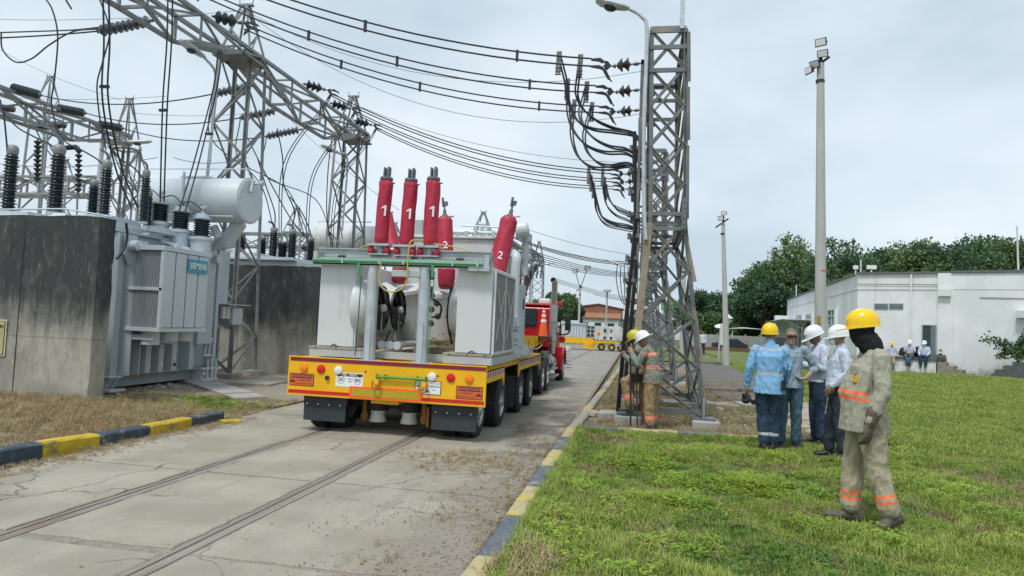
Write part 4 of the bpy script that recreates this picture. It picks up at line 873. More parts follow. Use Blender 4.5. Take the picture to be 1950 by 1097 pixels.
mb = MB(); mb.cyl((-9.60,12.86,3.1),(-9.57,12.86,4.55),.03,n=8); mb.tube([(-10.3,12.85,3.62),(-8.4,12.9,3.62)],.015,6); mb.cyl((-8.95,13.3,3.2),(-9.1,13.3,3.45),.09,n=12); mb.build('oil_pipe', txlight, cs)
mb = MB(); mb.cyl((-8.28,13.3,4.38),(-8.02,13.3,4.40),.025,n=8); mb.cyl((-8.05,13.3,4.40),(-7.98,13.3,4.40),.055,n=10); mb.cyl((-8.22,13.22,4.2),(-8.22,13.28,4.45),.04,n=8); mb.build('gauge_valve', galv, cs)
wobj(crv([AX(240,425,-9.2), AX(242,450,-9.2), AX(235,475,-9.2), AX(222,493,-9.2)],6), .025, 'thick black hose hanging over the corner of the grey transformer')
mb = MB()
for k in range(40):
    x, y = random.uniform(-9.9,-9.1), random.uniform(11.0,13.2); r = random.uniform(.035,.075)
    mb.lathe([(.01,-r*.5),(r*.8,-r*.3),(r,0),(r*.75,r*.4),(.01,r*.55)], (x,y,.03), (random.uniform(-.3,.3),random.uniform(-.3,.3),1), 7)
tag(mb.build('gravel', conc, None, smooth=True), 'loose grey stones under the near edge of the transformer', 'gravel', kind='stuff')
# --- second transformer behind the second wall
t2 = empty('power_transformer', (-11.5, 20.5, 0), 'farther transformer behind the second fire wall, only its bushings and white oil tank in view', 'transformer')
mb = MB(); mb.box(-14.5, -9.8, 18.5, 21.8, .3, 3.18); mb.box(-12.3,-11.2,18.4,20,3.18,3.40); mb.box(-14.2,-9.9,18.3,21,3.18,3.27); mb.build('tank', txlight, t2, bevel=.01)
for px, r, zt in ((497,.19,4.15),(519,.17,4.48),(537,.19,4.0),(555,.17,4.42),(591,.15,4.15),(457,.2,4.3)):
    p = AY(px, 490, 20); bushing(p.x, 20, 3.3, zt, r, par=t2, n_=14, elbow=(px in (519,555,591)))
mb = MB(); mb.lathe([(.05,0),(.45,.03),(.50,.08),(.50,2.4),(.42,2.5),(.05,2.56)], (-9.75,24.2,4.55), (-1,0,0), 30); mb.cyl((-10.3,24.2,2),(-10.3,24.2,4.1),.15); mb.build('oil_tank', white, t2, smooth=True); mb = MB(); mb.tube([(-12.0,24,5.1),(-12.0,24,5.18),(-9.9,24,5.18)],.02,6); mb.build('tank_rail', white, t2)
# ================================================================ TRAILER
tr = empty('lowbed_trailer', (-3.4, 11.5, 0), 'bright yellow multi axle lowbed trailer seen from behind, red striped tail board', 'trailer')
YT = 9.0
x0, x1 = -4.84, -1.965
box('tail_board', yellow, tr, x0, x1, YT, YT+.03, .50, 1.05, .004)
T = YT-.002
def flat(name, m, par, xa, xb, za, zb, d=.004, y=None):
    y = T if y is None else y; return box(name, m, par, xa, xb, y-d, y, za, zb)
flat('reflective_tape', maroon, tr, x0+.03, x1-.005, .985, 1.035)
flat('reflective_tape', redtape, tr, x0+.02, -3.905, .535, .58); flat('reflective_tape', redtape, tr, -2.85, x1-.02, .535, .58)
pn = flat('warning_panel', neon, tr, -3.90, -2.855, .515, .675, .006); flat('panel_centre', olive, pn, -3.862, -2.895, .545, .645, .002, T-.0065)
def disc(name, m, x, z, r, par=tr, d=.02):
    mb = MB(); mb.lathe([(r*1.08,0),(r*1.08,d*.6),(r,d*.6),(r*.96,d),(r*.5,d*1.35),(.002,d*1.45)], (x, T, z), (0,-1,0), 24); return mb.build(name, m, par, smooth=True)
for x, m in ((-4.60, orange), (-4.34, redl), (-4.08, whitel)): disc('tail_light', m, x, .885, .056)
for x, m in ((-2.20, orange), (-2.455, redl), (-2.72, whitel)): disc('tail_light', m, x, .87, .056)
for x in (-3.68, -2.64): mb = MB(); mb.cyl((x,T-.003,.885),(x,T,.885),.014,n=8); mb.build('drain_hole', darkm, tr)
mb = MB(); mb.cyl((-4.24,T-.03,.77),(-4.24,T,.77),.03,n=10); mb.build('plug_socket', darkm, tr)
mb = MB(); mb.cyl((-3.50,T-.04,.83),(-2.80,T-.04,.83),.02,n=8)
for x in (-3.5,-3.38,-2.92,-2.80): mb.box(x-.008,x+.008,T-.055,T,.80,.865)
mb.build('grab_bar', greenbar2, tr)
shk = MAT('worn orange shackle', (.42,.13,.02), .5, .3, .3, 20)
for x in (-3.50, -2.82):
    h = box('hook_lug', yellow, tr, x-.035, x+.035, T-.05, T, .72, .80, .006)
    mb = MB(); mb.tube([(x+.05*math.cos(a), T-.06, .71+.055*math.sin(a)) for a in [math.pi*(1-k/8)+math.pi*0 for k in range(9)]][::-1] and [(x-.048,T-.05,.77),(x-.05,T-.06,.71),(x-.035,T-.065,.67),(x,T-.068,.655),(x+.035,T-.065,.67),(x+.05,T-.06,.71),(x+.048,T-.05,.77)], .012, 8); mb.build('shackle', shk, h, smooth=True)
stk = MAT('orange sticker', (.62,.13,.03), .6, 0, .08, 30); stkd = MAT('dark red print', (.16,.012,.02), .6)
def warn(xa, za, flip):
    s_ = flat('sticker', stkd, tr, xa, xa+.37, za, za+.175, .002); flat('sticker_face', stk, s_, xa+.01, xa+.36, za+.01, za+.165, .0015, T-.0022)
    flat('sticker_band', stkd, s_, xa+.03, xa+.34, za+.108, za+.158, .001, T-.004)
    text('PERDONE MOLESTIA', .036, MAT('pink print', (.55,.22,.17), .6), s_, fr((xa+.185, T-.0056, za+.133), (1,0,0), (0,0,1)), .0005)
    o = .045 if flip else -.045
    for k, l_ in enumerate(('EN CARRETERA', 'CARGA ANCHA Y LARGA')): text(l_, .024 if k else .028, stkd, s_, fr((xa+.185-o, T-.0042, za+.078-.045*k), (1,0,0), (0,0,1)), .0005)
    cx = xa+.185+o*3; mb = MB(); mb.prism([(cx-.045,T-.0042,za+.045),(cx-.02,T-.0042,za+.085),(cx+.02,T-.0042,za+.08),(cx+.045,T-.0042,za+.045)], (0,-.0006,0)); mb.build('sticker_print', stkd, s_)
warn(x0+.03, .635, False); warn(-2.375, .595, True)
s_ = flat('sticker', lettw, tr, -4.115, -3.71, .66, .855, .002)
flat('sticker_band', lettk, s_, -4.10, -3.72, .805, .845, .001, T-.0022); text('VEL. MÁX.', .045, lettw, s_, fr((-3.91, T-.0038, .825), (1,0,0), (0,0,1)), .0005, sx=1.2)
for x, n_ in ((-4.035, '50'), (-3.79, '80')):
    mb = MB(); mb.lathe([(.055,0),(.055,.0007),(.05,.0007),(.05,0)], (x,T-.0022,.755), (0,-1,0), 24, caps=False); mb.build('sticker_ring', lettk, s_); text(n_, .065, lettk, s_, fr((x, T-.0032, .755), (1,0,0), (0,0,1)), .0005, sx=1.1)
text('URBANA', .02, lettk, s_, fr((-3.90, T-.0032, .77), (1,0,0), (0,0,1)), .0004); text('KM/H', .02, lettk, s_, fr((-3.90, T-.0032, .735), (1,0,0), (0,0,1)), .0004)
s_ = flat('sticker', lettk, tr, -2.955, -2.585, .625, .81, .002); s2 = flat('sticker_face', lettw, s_, -2.945, -2.595, .633, .802, .0015, T-.0022)
text('¿COMO CONDUZCO?', .034, MAT('grey print', (.2,.2,.22), .6), s_, fr((-2.77, T-.0042, .778), (1,0,0), (0,0,1)), .0005); text('MARQUE GRATIS', .043, lettk, s_, fr((-2.77, T-.0042, .735), (1,0,0), (0,0,1)), .0006, sx=.98)
flat('sticker_patch', MAT('lime patch', (.50,.55,.03), .6), s_, -2.935, -2.83, .65, .70, .0006, T-.0042); text('#767', .036, lettk, s_, fr((-2.883, T-.0052, .675), (1,0,0), (0,0,1)), .0004)
mb = MB(); mb.cyl((-2.775,T-.005,.672),(-2.775,T-.0042,.672),.022,n=16); mb.build('sticker_seal', MAT('green seal', (.06,.25,.16), .6), s_)
text('Opción 1', .018, lettk, s_, fr((-2.68, T-.0042, .69), (1,0,0), (0,0,1)), .0004)
# chassis
mb = MB(); mb.box(-4.2,-2.6,9.05,14.2,.62,.92); mb.box(-3.6,-3.2,9.05,15.0,.45,.92); mb.build('chassis', yellowd, tr)
box('deck', yellowd, tr, -4.8, -2.0, 9.06, 14.4, .95, 1.03)
def wheelset(y, side, par, r=.385, xo=-2.16, w=.25, rim=rimm, hubout=1, dual=True, zc=None):
    s_ = side; zc = zc or r-.005
    def W_(xa, xb, nm='wheel'):
        mb = MB(); prof = [(r*.60,0),(r*.63,0),(r*.90,.012),(r*.97,.03),(r,.055),(r,w-.055),(r*.97,w-.03),(r*.90,w-.012),(r*.63,w),(r*.60,w)]
        mb.lathe(prof, (xa, y, zc), (-1 if s_ > 0 else 1,0,0), 32, caps=False)
        for k in range(36):            # tread lugs
            a = 2*math.pi*k/36; c_, q_ = math.cos(a), math.sin(a)
            for dx in (.03, .5*w, w-.07):
                xx = xa - s_*dx; p = Vector((xx, y+c_*r, zc+q_*r)); mb.bar(p-Vector((s_*.0,0,0)), p-Vector((s_*.045,0,0)), .03, .02, up=(0,c_,q_))
        wh = empty_part(nm, par, (xa, y, zc)); mb.build('tyre', rubber, wh, smooth=True)
        mb = MB(); e = -1 if s_ > 0 else 1
        mb.lathe([(r*.62,0),(r*.60,.0),(r*.57,.02),(r*.55,.05),(r*.50,.06),(r*.28,.055),(r*.26,.01),(r*.17,-.01),(r*.15,-.03),(.01,-.035)], (xa+e*.012, y, zc), (e,0,0), 28, caps=False)
        mb.lathe([(r*.6,w*.4),(r*.6,w*.95)], (xa, y, zc), (e,0,0), 24, caps=False)
        for k in range(10):
            a = 2*math.pi*k/10; p = Vector((xa+e*.05, y+math.cos(a)*r*.34, zc+math.sin(a)*r*.34)); mb.cyl(p, p-Vector((e*.035,0,0)), .014, n=6)
        mb.build('rim', rim, wh, smooth=True); return wh
    W_(xo, xo)
    if dual: W_(xo-s_*(w+.05), 0, 'inner_wheel')
def empty_part(name, par, loc):
    o = bpy.data.objects.new(name, None); COL.objects.link(o); o.parent = par; o.location = Vector(loc)-wloc(par); o.empty_display_size = .1; return o
for y in (9.62, 10.78, 12.62, 13.82):
    wheelset(y, 1, tr, xo=-2.16 if y < 10 else -2.08)
    wheelset(y, -1, tr, xo=-4.66)
    cylo('axle', darkm, tr, (-4.3, y, .38), (-2.5, y, .38), .06)
for xa, xb, za in ((-4.62,-3.99,.15), (-2.73,-2.10,.145)):
    mb = MB(); nn = 8
    for k in range(nn):
        z_a = za+(.37-za)*k/nn; z_b = za+(.37-za)*(k+1)/nn; w_ = .012*math.sin(k)
    mb.box(xa, xb, 9.10, 9.115, za, .375); f_ = mb.build('mud_flap', flapm, tr)
    st = box('flap_hanger', darkm, tr, xa+.0, xb+.02, 9.085, 9.125, .375, .49)
    for k in range(4): cylo('bolt', galv, st, (xa+.06+.165*k, 9.07, .385), (xa+.06+.165*k, 9.085, .385), .011, n=6)
for x in (-3.68, -3.20):
    cylo('air_spring', rubber, tr, (x, 9.55, .30), (x, 9.55, .62), .155, .16); mb = MB(); mb.lathe([(.115,.13),(.13,.135),(.11,.2),(.10,.26),(.125,.30)], (x,9.55,0), n=20); mb.build('spring_piston', white, tr, smooth=True)
mb = MB(); mb.box(-3.9,-3.84,9.5,9.6,.14,.62); mb.box(-3.0,-2.94,9.5,9.6,.14,.62); mb.cyl((-3.92,9.55,.2),(-3.82,9.55,.2),.06,n=10); mb.cyl((-3.02,9.55,.2),(-2.92,9.55,.2),.06,n=10); mb.box(-3.5,-3.38,9.35,9.45,.40,.56); mb.box(-2.9,-2.86,9.4,9.5,.12,.4); mb.build('suspension', MAT('rusty yellow suspension', (.28,.14,.02), .6, .1, .3, 8), tr)
whst = MAT('pale reflective tape', (.60,.52,.50), .45, 0, .05); purp = MAT('dull purple tape', (.20,.07,.13), .5)
for ya, yb, zt in ((9.06, 10.35, .98), (11.62, 14.3, 1.0)):
    mb = MB(); mb.box(-2.6,-1.975,ya,yb,zt-.02,zt+.012)
    mb.prism([(-1.995,ya,zt),(-1.995,yb,zt),(-1.995,yb,zt-.30),(-1.995,yb-.14,zt-.17),(-1.995,ya+.18,zt-.17),(-1.995,ya+.02,zt-.28 if ya > 10 else zt-.16)], (.02,0,0)); mb.box(-4.83,-4.2,ya,yb,zt-.02,zt+.012); mb.box(-4.83,-4.81,ya,yb,zt-.17,zt); f_ = mb.build('fender', yellowd if 0 else yellow, tr)
    box('tape_strip', whst, f_, -1.974, -1.972, ya+.03, yb-.03, zt-.10, zt-.025)
    n_ = int((yb-ya)/.16)
    for k in range(n_): box('tape_block', purp, f_, -1.971, -1.969, ya+.07+.16*k, ya+.07+.16*k+.07, zt-.095, zt-.03)
for y in (11.5, 14.25): box('rear_flap', flapm, tr, -2.55, -2.02, y, y+.015, .22 if y < 14 else .3, .75)
# gooseneck up to the tractor
mb = MB(); mb.prism([(-2.55,13.9,.98),(-2.55,14.6,.98),(-2.55,18.0,1.16),(-2.55,18.0,1.33),(-2.55,14.6,1.38),(-2.55,14.2,1.2)], (.12,0,0)); mb.prism([(-4.4,13.9,.98),(-4.4,14.6,.98),(-4.4,18.0,1.16),(-4.4,18.0,1.33),(-4.4,14.6,1.38),(-4.4,14.2,1.2)], (.12,0,0)); mb.box(-4.3,-2.5,17.2,17.35,1.14,1.3); mb.box(-4.3,-2.5,14.6,14.75,1.05,1.25); mb.build('gooseneck', yellow, tr)
for y in (14.3, 15.4, 16.6): mb = MB(); mb.box(-2.43,-2.40,y,y+.05,.98+.05*(y-14.3),1.36-.01*(y-14.3)); mb.build('stiffener', yellowd, tr)
wobj(crv([(-2.38,17.9,1.28),(-2.33,17.0,1.12),(-2.32,16.0,1.06),(-2.35,15.2,1.12),(-2.4,14.8,1.2)],6), .012, 'pale rope slung along the yellow gooseneck', m=MAT('pale rope', (.5,.45,.33), .8), cat='rope', name='rope')
mb = MB(); mb.box(-2.42,-2.36,15.1,15.6,.72,.745); mb.box(-2.45,-2.38,15.2,15.25,.74,1.1); mb.build('side_bracket', galv, tr)
# ================================================================ LOAD: mobile transformer
ld = empty('mobile_transformer', (-3.3, 11, 1.05), 'pale grey mobile transformer with red wrapped bushings loaded on the yellow trailer', 'transformer')
mb = MB(); mb.box(-4.6,-3.72,9.12,9.2,1.06,1.17); mb.box(-2.62,-1.93,9.12,9.2,1.055,1.165); mb.box(-3.72,-2.62,9.3,9.36,1.06,1.16); mb.box(-4.6,-4.5,9.15,14,1.06,1.17); mb.box(-2.04,-1.94,9.15,12.6,1.05,1.16); mb.box(-4.4,-2.1,13.9,14.0,1.05,1.16); mb.build('skid_frame', greytop, ld)
for xa, xb in ((-4.6,-3.78),(-2.62,-1.93)):
    w_ = box('skid_plank', wood, ld, xa, xb, 9.11, 10.8, 1.172, 1.20)
    for k in range(3): cylo('bolt', darkm, w_, (xa+.1+(xb-xa-.2)*k/2, 9.10, 1.186), (xa+.1+(xb-xa-.2)*k/2, 9.115, 1.186), .009, n=6)
# coolers
for xa, xb, zt in ((-4.50,-3.95,2.40), (-2.46,-1.965,2.40)):
    ck = box('cooler_box', white, ld, xa, xb, 9.14, 10.75, 1.205, zt, .012)
    mb = MB(); mb.tube(crv([((xa+xb)/2-.05,9.13,1.215),((xa+xb)/2,9.12,1.235),((xa+xb)/2+.03,9.12,1.215),((xa+xb)/2+.06,9.12,1.205)],4),.008,5); mb.build('latch', darkm, ck)
meshm = MAT('cooler mesh grey', (.22,.225,.22), .6, .2, .15, 60, bump=.3, bsc=200)
g_ = box('mesh_panel', meshm, ld, -1.960, -1.945, 9.22, 10.7, 1.22, 2.33)
mb = MB()
for y in (9.2, 9.95, 10.7): mb.box(-1.958, -1.925, y-.014, y+.014, 1.2, 2.36)
mb.box(-1.958,-1.925,9.2,10.7,2.33,2.36); mb.box(-1.958,-1.925,9.2,10.7,1.20,1.23); mb.bar((-1.93,9.35,2.1),(-1.93,9.85,1.4),.02); mb.bar((-1.93,10.1,2.1),(-1.93,10.6,1.35),.02); mb.bar((-1.93,9.85,2.1),(-1.93,9.35,1.4),.01); mb.bar((-1.93,10.6,2.1),(-1.93,10.1,1.4),.01); mb.build('panel_frame', white, g_)
def fan(x, y, z, side, r=.33, visible=True):
    cw = MB(); cw.lathe([(r*1.35,-.28),(r*1.3,-.2),(r*1.12,-.08),(r*1.03,0),(r*.98,0),(r*.98,-.06)], (x,y,z), (side,0,0), 32, caps=False); c_ = cw.build('fan_cowl', white, ld, smooth=True)
    mb = MB()
    for k in range(7):
        a = 2*math.pi*k/7
        for j in range(1):
            P = lambda rr, aa, dx: Vector((x+side*(.015+dx), y+math.cos(aa)*rr, z+math.sin(aa)*rr))
            mb.add([P(.07,a,-.02), P(.07,a+.5,.03), P(r*.94,a+.78,.035), P(r*.95,a+.45,.01), P(r*.94,a+.1,-.025)], [(0,1,2,3,4),(4,3,2,1,0)])
    mb.lathe([(r*1.0,0),(r*1.0,.03),(r*.955,.03),(r*.955,0)], (x,y,z), (side,0,0), 28, caps=False)
    mb.lathe([(.002,-.05),(r*.96,-.05)], (x,y,z), (side,0,0), 28, caps=False)
    mb.build('fan_blades', blackp, c_, smooth=False)
    mb = MB(); mb.lathe([(.06,0),(.06,.06),(.04,.09),(.002,.095)], (x,y,z), (side,0,0), 14); mb.cyl((x+side*.03,y,z),(x+side*.03,y,z-r),.012,n=6); mb.build('fan_hub', galv, c_, smooth=True)
fan(-3.70, 9.47, 1.78, 1); fan(-3.69, 10.17, 1.77, 1); fan(-2.70, 9.95, 1.78, -1, .36)
mb = MB(); mb.box(-3.96,-3.93,9.16,10.74,1.21,2.38); mb.build('cooler_back', white, ld)
# main tank and turrets
mb = MB(); mb.box(-4.25,-2.3,11.55,13.0,1.1,3.08); mb.box(-4.3,-2.22,11.5,13.05,3.08,3.13); mb.box(-4.4,-2.2,11.3,11.55,1.06,1.5); mb.build('tank', white, ld, bevel=.015)
mb = MB(); mb.box(-4.3,-2.4,11.25,11.3,1.46,1.50); 
for k in range(14): mb.cyl((-4.2+.13*k,11.24,1.40),(-4.2+.13*k,11.25,1.40),.014,n=6)
mb.build('flange_strip', white, ld)
for (px, py, y, r, L_, ax) in ((780,548,10.9,.36,.95,(-.12,-.25,1)), (836,560,10.9,.20,.75,(0,-.1,1))):
    p = AY(px, py, y); a = Vector(ax).normalized(); mb = MB(); mb.lathe([(r,-L_),(r,-.06),(r*1.12,-.06),(r*1.12,0),(r*.8,.02),(r*.3,.05)], p, a, 28); q = mb.build('turret', white, ld, smooth=True)
    mb = MB()
    x_, y_, z_ = basis(a)
    for k in range(14): c = p + (x_*math.cos(k*.449)+y_*math.sin(k*.449))*r*1.02; mb.cyl(c, c+a*.02, .015, n=6)
    mb.build('flange_bolts', galv, q)
box('cabinet', greytop, ld, -4.2, -3.82, 11.6, 12.0, 3.13, 3.42, .01)
mb = MB()      # pipework on the tank roof
mb.tube([(-3.6,11.6,3.2),(-2.2,11.6,3.2)],.03,8); mb.tube([(-3.7,12,3.3),(-2.5,12,3.26),(-2.2,12.2,3.2)],.022,6); mb.box(-3.6,-3.1,11.7,12.2,3.13,3.19); mb.cyl((-2.75,11.7,3.13),(-2.75,11.7,3.36),.03,n=8); mb.cyl((-2.8,11.7,3.36),(-2.68,11.7,3.36),.05,n=10); mb.tube([(-3.1,11.6,3.32),(-2.3,11.6,3.30)],.014,6); mb.lathe([(.14,0),(.14,.2),(.10,.24)], (-2.15,11.7,3.25), (1,.1,.2), 16)
for k in range(9): mb.box(-3.65+.16*k,-3.60+.16*k,11.5,11.56,3.13,3.17+.05*(k % 3))
mb.build('roof_pipework', txlight, ld)
for k, (xx, y, r) in enumerate(((-3.97,9.42,.05),(-3.80,9.42,.05),(-3.60,9.42,.05))):
    x_ = -3.62+.115*k; mb = MB(); mb.cyl((x_,9.42,1.25),(x_,11.2,1.25),r*.85,n=14); mb.lathe([(.062,0),(.062,.03),(.05,.03)], (x_,9.42,1.25), (0,-1,0), 12); mb.build('flanged_pipe', txlight, ld, smooth=True)
mb = MB(); mb.tube([(-3.9,11.0,1.58),(-2.4,11.0,1.56)],.022,6); mb.tube([(-3.17,9.9,1.28),(-3.14,9.9,2.30)],.018,8); mb.tube([(-3.35,9.5,1.2),(-2.9,9.7,1.26),(-2.6,9.9,1.22)],.02,6); mb.build('white_pipes', white, ld)
tubeo('hose', blackp, ld, crv([(-2.72,9.75,2.15),(-2.74,9.7,1.8),(-2.72,9.7,1.55),(-2.66,9.72,1.30)],6), .018)
tubeo('hose', blackp, ld, crv([(-3.62,9.7,1.45),(-3.64,9.6,1.3),(-3.68,9.55,1.2)],5), .012); tubeo('hose', blackp, ld, crv([(-3.15,9.5,1.28),(-3.13,9.4,1.12),(-3.05,9.35,1.1)],5), .012); tubeo('hose', blackp, ld, crv([(-2.95,9.6,1.95),(-2.82,9.6,1.85),(-2.84,9.6,1.7),(-2.95,9.6,1.68)],5), .016)
mb = MB()
for k in range(6): p = Vector((-2.98+random.uniform(-.05,.12), 9.75, 1.6+.1*k)); mb.lathe([(.045,0),(.05,.03),(.03,.06)], p, (random.uniform(-1,1),-.5,random.uniform(-.5,.5)), 10)
mb.build('valve_cluster', greyporc, ld, smooth=True)
# rear frame: two tubes, channels and green bar
for x in (-3.675, -2.915):
    b_ = MB(); b_.cyl((x,9.08,1.04),(x,9.08,2.36),.082,n=22); q = b_.build('support_tube', galv, ld, smooth=True)
    box('tube_rib', galv, q, x+.02, x+.035, 8.985, 9.0, 1.06, 1.6); box('tube_foot', galv, q, x-.14, x+.14, 8.99, 9.2, 1.035, 1.05)
mb = MB(); mb.box(-4.58,-2.0,9.03,9.10,2.36,2.39); mb.box(-4.58,-2.0,9.03,9.05,2.37,2.46); mb.box(-4.58,-2.0,9.06,9.12,2.455,2.47); mb.box(-2.28,-1.99,8.99,9.12,2.33,2.40); mb.build('lower_channel', greytop, ld)
mb = MB()
for xa, xb in ((-4.56,-3.33),(-2.95,-2.0)): mb.box(xa,xb,9.20,9.24,2.50,2.60); mb.box(xa,xb,9.16,9.26,2.60,2.615); mb.box(xa,xb,9.16,9.26,2.49,2.50)
mb.box(-4.56,-4.50,9.0,9.3,2.4,2.55); mb.box(-2.06,-2.0,9.0,9.3,2.38,2.55); mb.build('upper_channel', greytop, ld)
mb = MB()
for x in (-4.2,-3.1,-2.45): mb.box(x-.05,x+.05,9.14,9.2,2.46,2.51)
mb.build('spacer_block', darkm, ld)
mb = MB(); mb.cyl((-4.55,8.985,2.42),(-2.08,8.985,2.42),.026,n=8)
for x in (-3.86,-2.78): mb.box(x-.018,x+.018,8.97,8.99,2.22,2.41)
g_ = mb.build('green_bar', greenbar, ld)
mb = MB()
for x in (-4.1,-3.55,-3.2,-2.5,-2.15): mb.box(x-.012,x+.012,8.955,9.03,2.385,2.455)
mb.build('bar_clips', galv, g_)
tubeo('green_rod', MAT('dark green rod', (.05,.13,.07), .6), ld, [(-3.82,9.0,2.22),(-3.83,9.0,1.6),(-3.85,9.0,1.1)], .009); tubeo('green_rod', MAT('bright green rod', (.08,.30,.10), .6), ld, [(-2.76,9.0,2.2),(-2.79,9.02,1.6),(-2.80,9.05,1.12)], .007)
box('control_box', greytop, ld, -3.38, -2.96, 9.0, 9.12, 2.22, 2.31, .006); box('motor_box', darkm, ld, -2.96, -2.80, 9.05, 9.15, 2.20, 2.32); box('control_box', greytop, ld, -3.32, -3.0, 9.15, 9.4, 2.48, 2.68, .006)
ylh = MAT('yellow hose', (.50,.42,.07), .5)
tubeo('yellow_hose', ylh, ld, crv([(-3.52,8.96,2.42),(-3.54,8.95,2.22),(-3.50,8.94,2.08),(-3.36,8.93,2.0),(-3.2,8.94,2.05),(-3.13,8.95,2.18)],6), .010); tubeo('yellow_hose', ylh, ld, crv([(-3.14,8.96,2.2),(-3.13,8.96,2.6),(-3.10,8.98,2.72),(-2.95,9.05,2.74)],6), .010)
tubeo('yellow_hose', ylh, ld, crv([(-2.82,9.1,2.70),(-2.5,9.1,2.66),(-2.28,9.1,2.60)],5), .008); tubeo('yellow_hose', ylh, ld, crv([(-3.72,9.1,2.68),(-3.85,9.1,2.64),(-3.95,9.15,2.60)],4), .008)
# wrapped bushings
def wrapped(p0, p1, r, num, numat, label, rbase=None, smallhead=False, npos=.5, noff=0, foot=True):
    p0 = Vector(p0); p1 = Vector(p1); d = p1-p0; L_ = d.length; rb = rbase or r; x_, y_, z_ = basis(d)
    mb = MB(); n_ = 28; k_ = 22; vv = []
    for j in range(k_+1):
        t = j/k_; r0_ = rb+(r-rb)*t
        if t > .95: r0_ *= 1-.30*((t-.95)/.05)**2
        if t < .04: r0_ *= .85+.15*t/.04
        for i in range(n_):
            a = 2*math.pi*i/n_; q = p0 + d*t
            fold = .035*math.sin(5*a+3*math.sin(4*t)) + .05*noise.noise(Vector((math.cos(a)*1.6+num*3, math.sin(a)*1.6+p0.x*5, t*6))) + (.05*math.sin(11*a) if (t > .9 or t < .05) else 0)
            vv.append(q + (x_*math.cos(a)+y_*math.sin(a))*r0_*(1+fold))
    mb.add(vv, [(j*n_+i, j*n_+(i+1) % n_, (j+1)*n_+(i+1) % n_, (j+1)*n_+i) for j in range(k_) for i in range(n_)] + [tuple(range(n_-1,-1,-1)), tuple(range(k_*n_, (k_+1)*n_))])
    b_ = mb.build('wrapped_bushing', redcover, ld, smooth=True); b_['label'] = label
    q = p0 + d*npos; vdir = (Vector((0,0,1.65))-q); vdir.z = 0; vdir.normalize(); nrm = (vdir - d.normalized()*vdir.dot(d.normalized())).normalized()
    sx_ = d.normalized().cross(nrm); Mn = fr(q + nrm*(rb+(r-rb)*npos)*1.05 + sx_*noff, sx_, d)
    if num == 1: nb = MB(); nb.prism([(.005,-.075,0),(.032,-.075,0),(.032,.075,0),(.012,.075,0),(-.032,.045,0),(-.032,.022,0),(.005,.038,0)], (0,0,.006)); piece('lettering', nb.mesh('one', lettw), Mn, b_)
    else: text('2', .17, lettw, b_, Mn, .003)
    hd = MB(); u = z_; e = p1
    if not smallhead:
        hd.lathe([(r*.9,-.01),(r*.95,.0),(r*.9,.03),(r*.4,.05)], e, u, 16); hd.bar(e+u*.04+x_*.03, e+u*.05+x_*.03+u*.13, .025, .09); hd.bar(e+u*.04-x_*.03, e+u*.05-x_*.03+u*.12, .02, .09)
        for k in range(4): hd.cyl(e+u*(.07+.025*k)-x_*.05, e+u*(.07+.025*k)+x_*.06, .009, n=6)
        hd.cyl(e+x_*r*.8-u*.05, e+x_*(r*1.3)-u*.045, .012, n=6)
    else:
        hd.lathe([(r*.45,-.01),(r*.4,.03),(r*.25,.05),(r*.22,.12),(r*.12,.13),(r*.12,.2)], e, u, 12); hd.bar(e+u*.18-Vector((.02,0,0)), e+u*.34-Vector((.03,0,0)), .03, .03); hd.bar(e+u*.2+Vector((.02,0,0)), e+u*.27+Vector((.03,0,0)), .06, .05); hd.cyl(e+Vector((r*.6,0,0)), e+Vector((r*1.25,0,.01)), .012, n=6)
    hd.build('terminal', greyporc, b_, smooth=False)
    if foot:
        f_ = MB(); f_.box(p0.x-.16,p0.x+.16,p0.y-.12,p0.y+.12,p0.z-.045,p0.z-.012); f_.box(p0.x-.15,p0.x+.15,p0.y-.1,p0.y+.1,p0.z-.17,p0.z-.155); f_.cyl((p0.x,p0.y,p0.z-.16),(p0.x,p0.y,p0.z-.04),.05,n=12); f_.build('bushing_stand', greytop, b_)
        for sx2 in (-1, 1): mb = MB(); mb.lathe([(.03,0),(.046,.03),(.05,.06),(.035,.1),(.02,.12)], (p0.x+sx2*.12,p0.y-.06,p0.z-.16), n=12); mb.build('stand_insulator', redcover, b_, smooth=True)
wrapped((-3.635,9.2,2.70), (-3.60,9.2,3.62), .10, 1, None, 'left tall red wrapped bushing marked 1'); wrapped((-3.255,9.2,2.69), (-3.23,9.2,3.60), .10, 1, None, 'middle tall red wrapped bushing marked 1', npos=.47); wrapped((-2.905,9.2,2.69), (-2.90,9.2,3.62), .102, 1, None, 'right tall red wrapped bushing marked 1', npos=.5)
wrapped(AY(752,500,11.2), AY(735,405,11.5), .11, 2, None, 'left tilted red wrapped bushing marked 2', .13, True, .15, foot=False)
wrapped(AY(850,548,10.8), AY(847,413,11.0), .125, 2, None, 'middle red wrapped bushing marked 2', .135, True, .56, foot=False)
wrapped(AY(938,548,10.6), AY(971,413,10.8), .135, 2, None, 'right tilted red wrapped bushing marked 2', .155, True, .42, foot=False)
for px, py, y, r in ((762,522,10.6,.13),(850,528,10.6,.14)):
    p = AY(px, py, y); mb = MB(); mb.lathe([(r*.55,-.16),(r*.9,-.12),(r,-.02),(r,.12),(r*.8,.15)], p, n=18); mb.build('red_boot', redcover, ld, smooth=True)
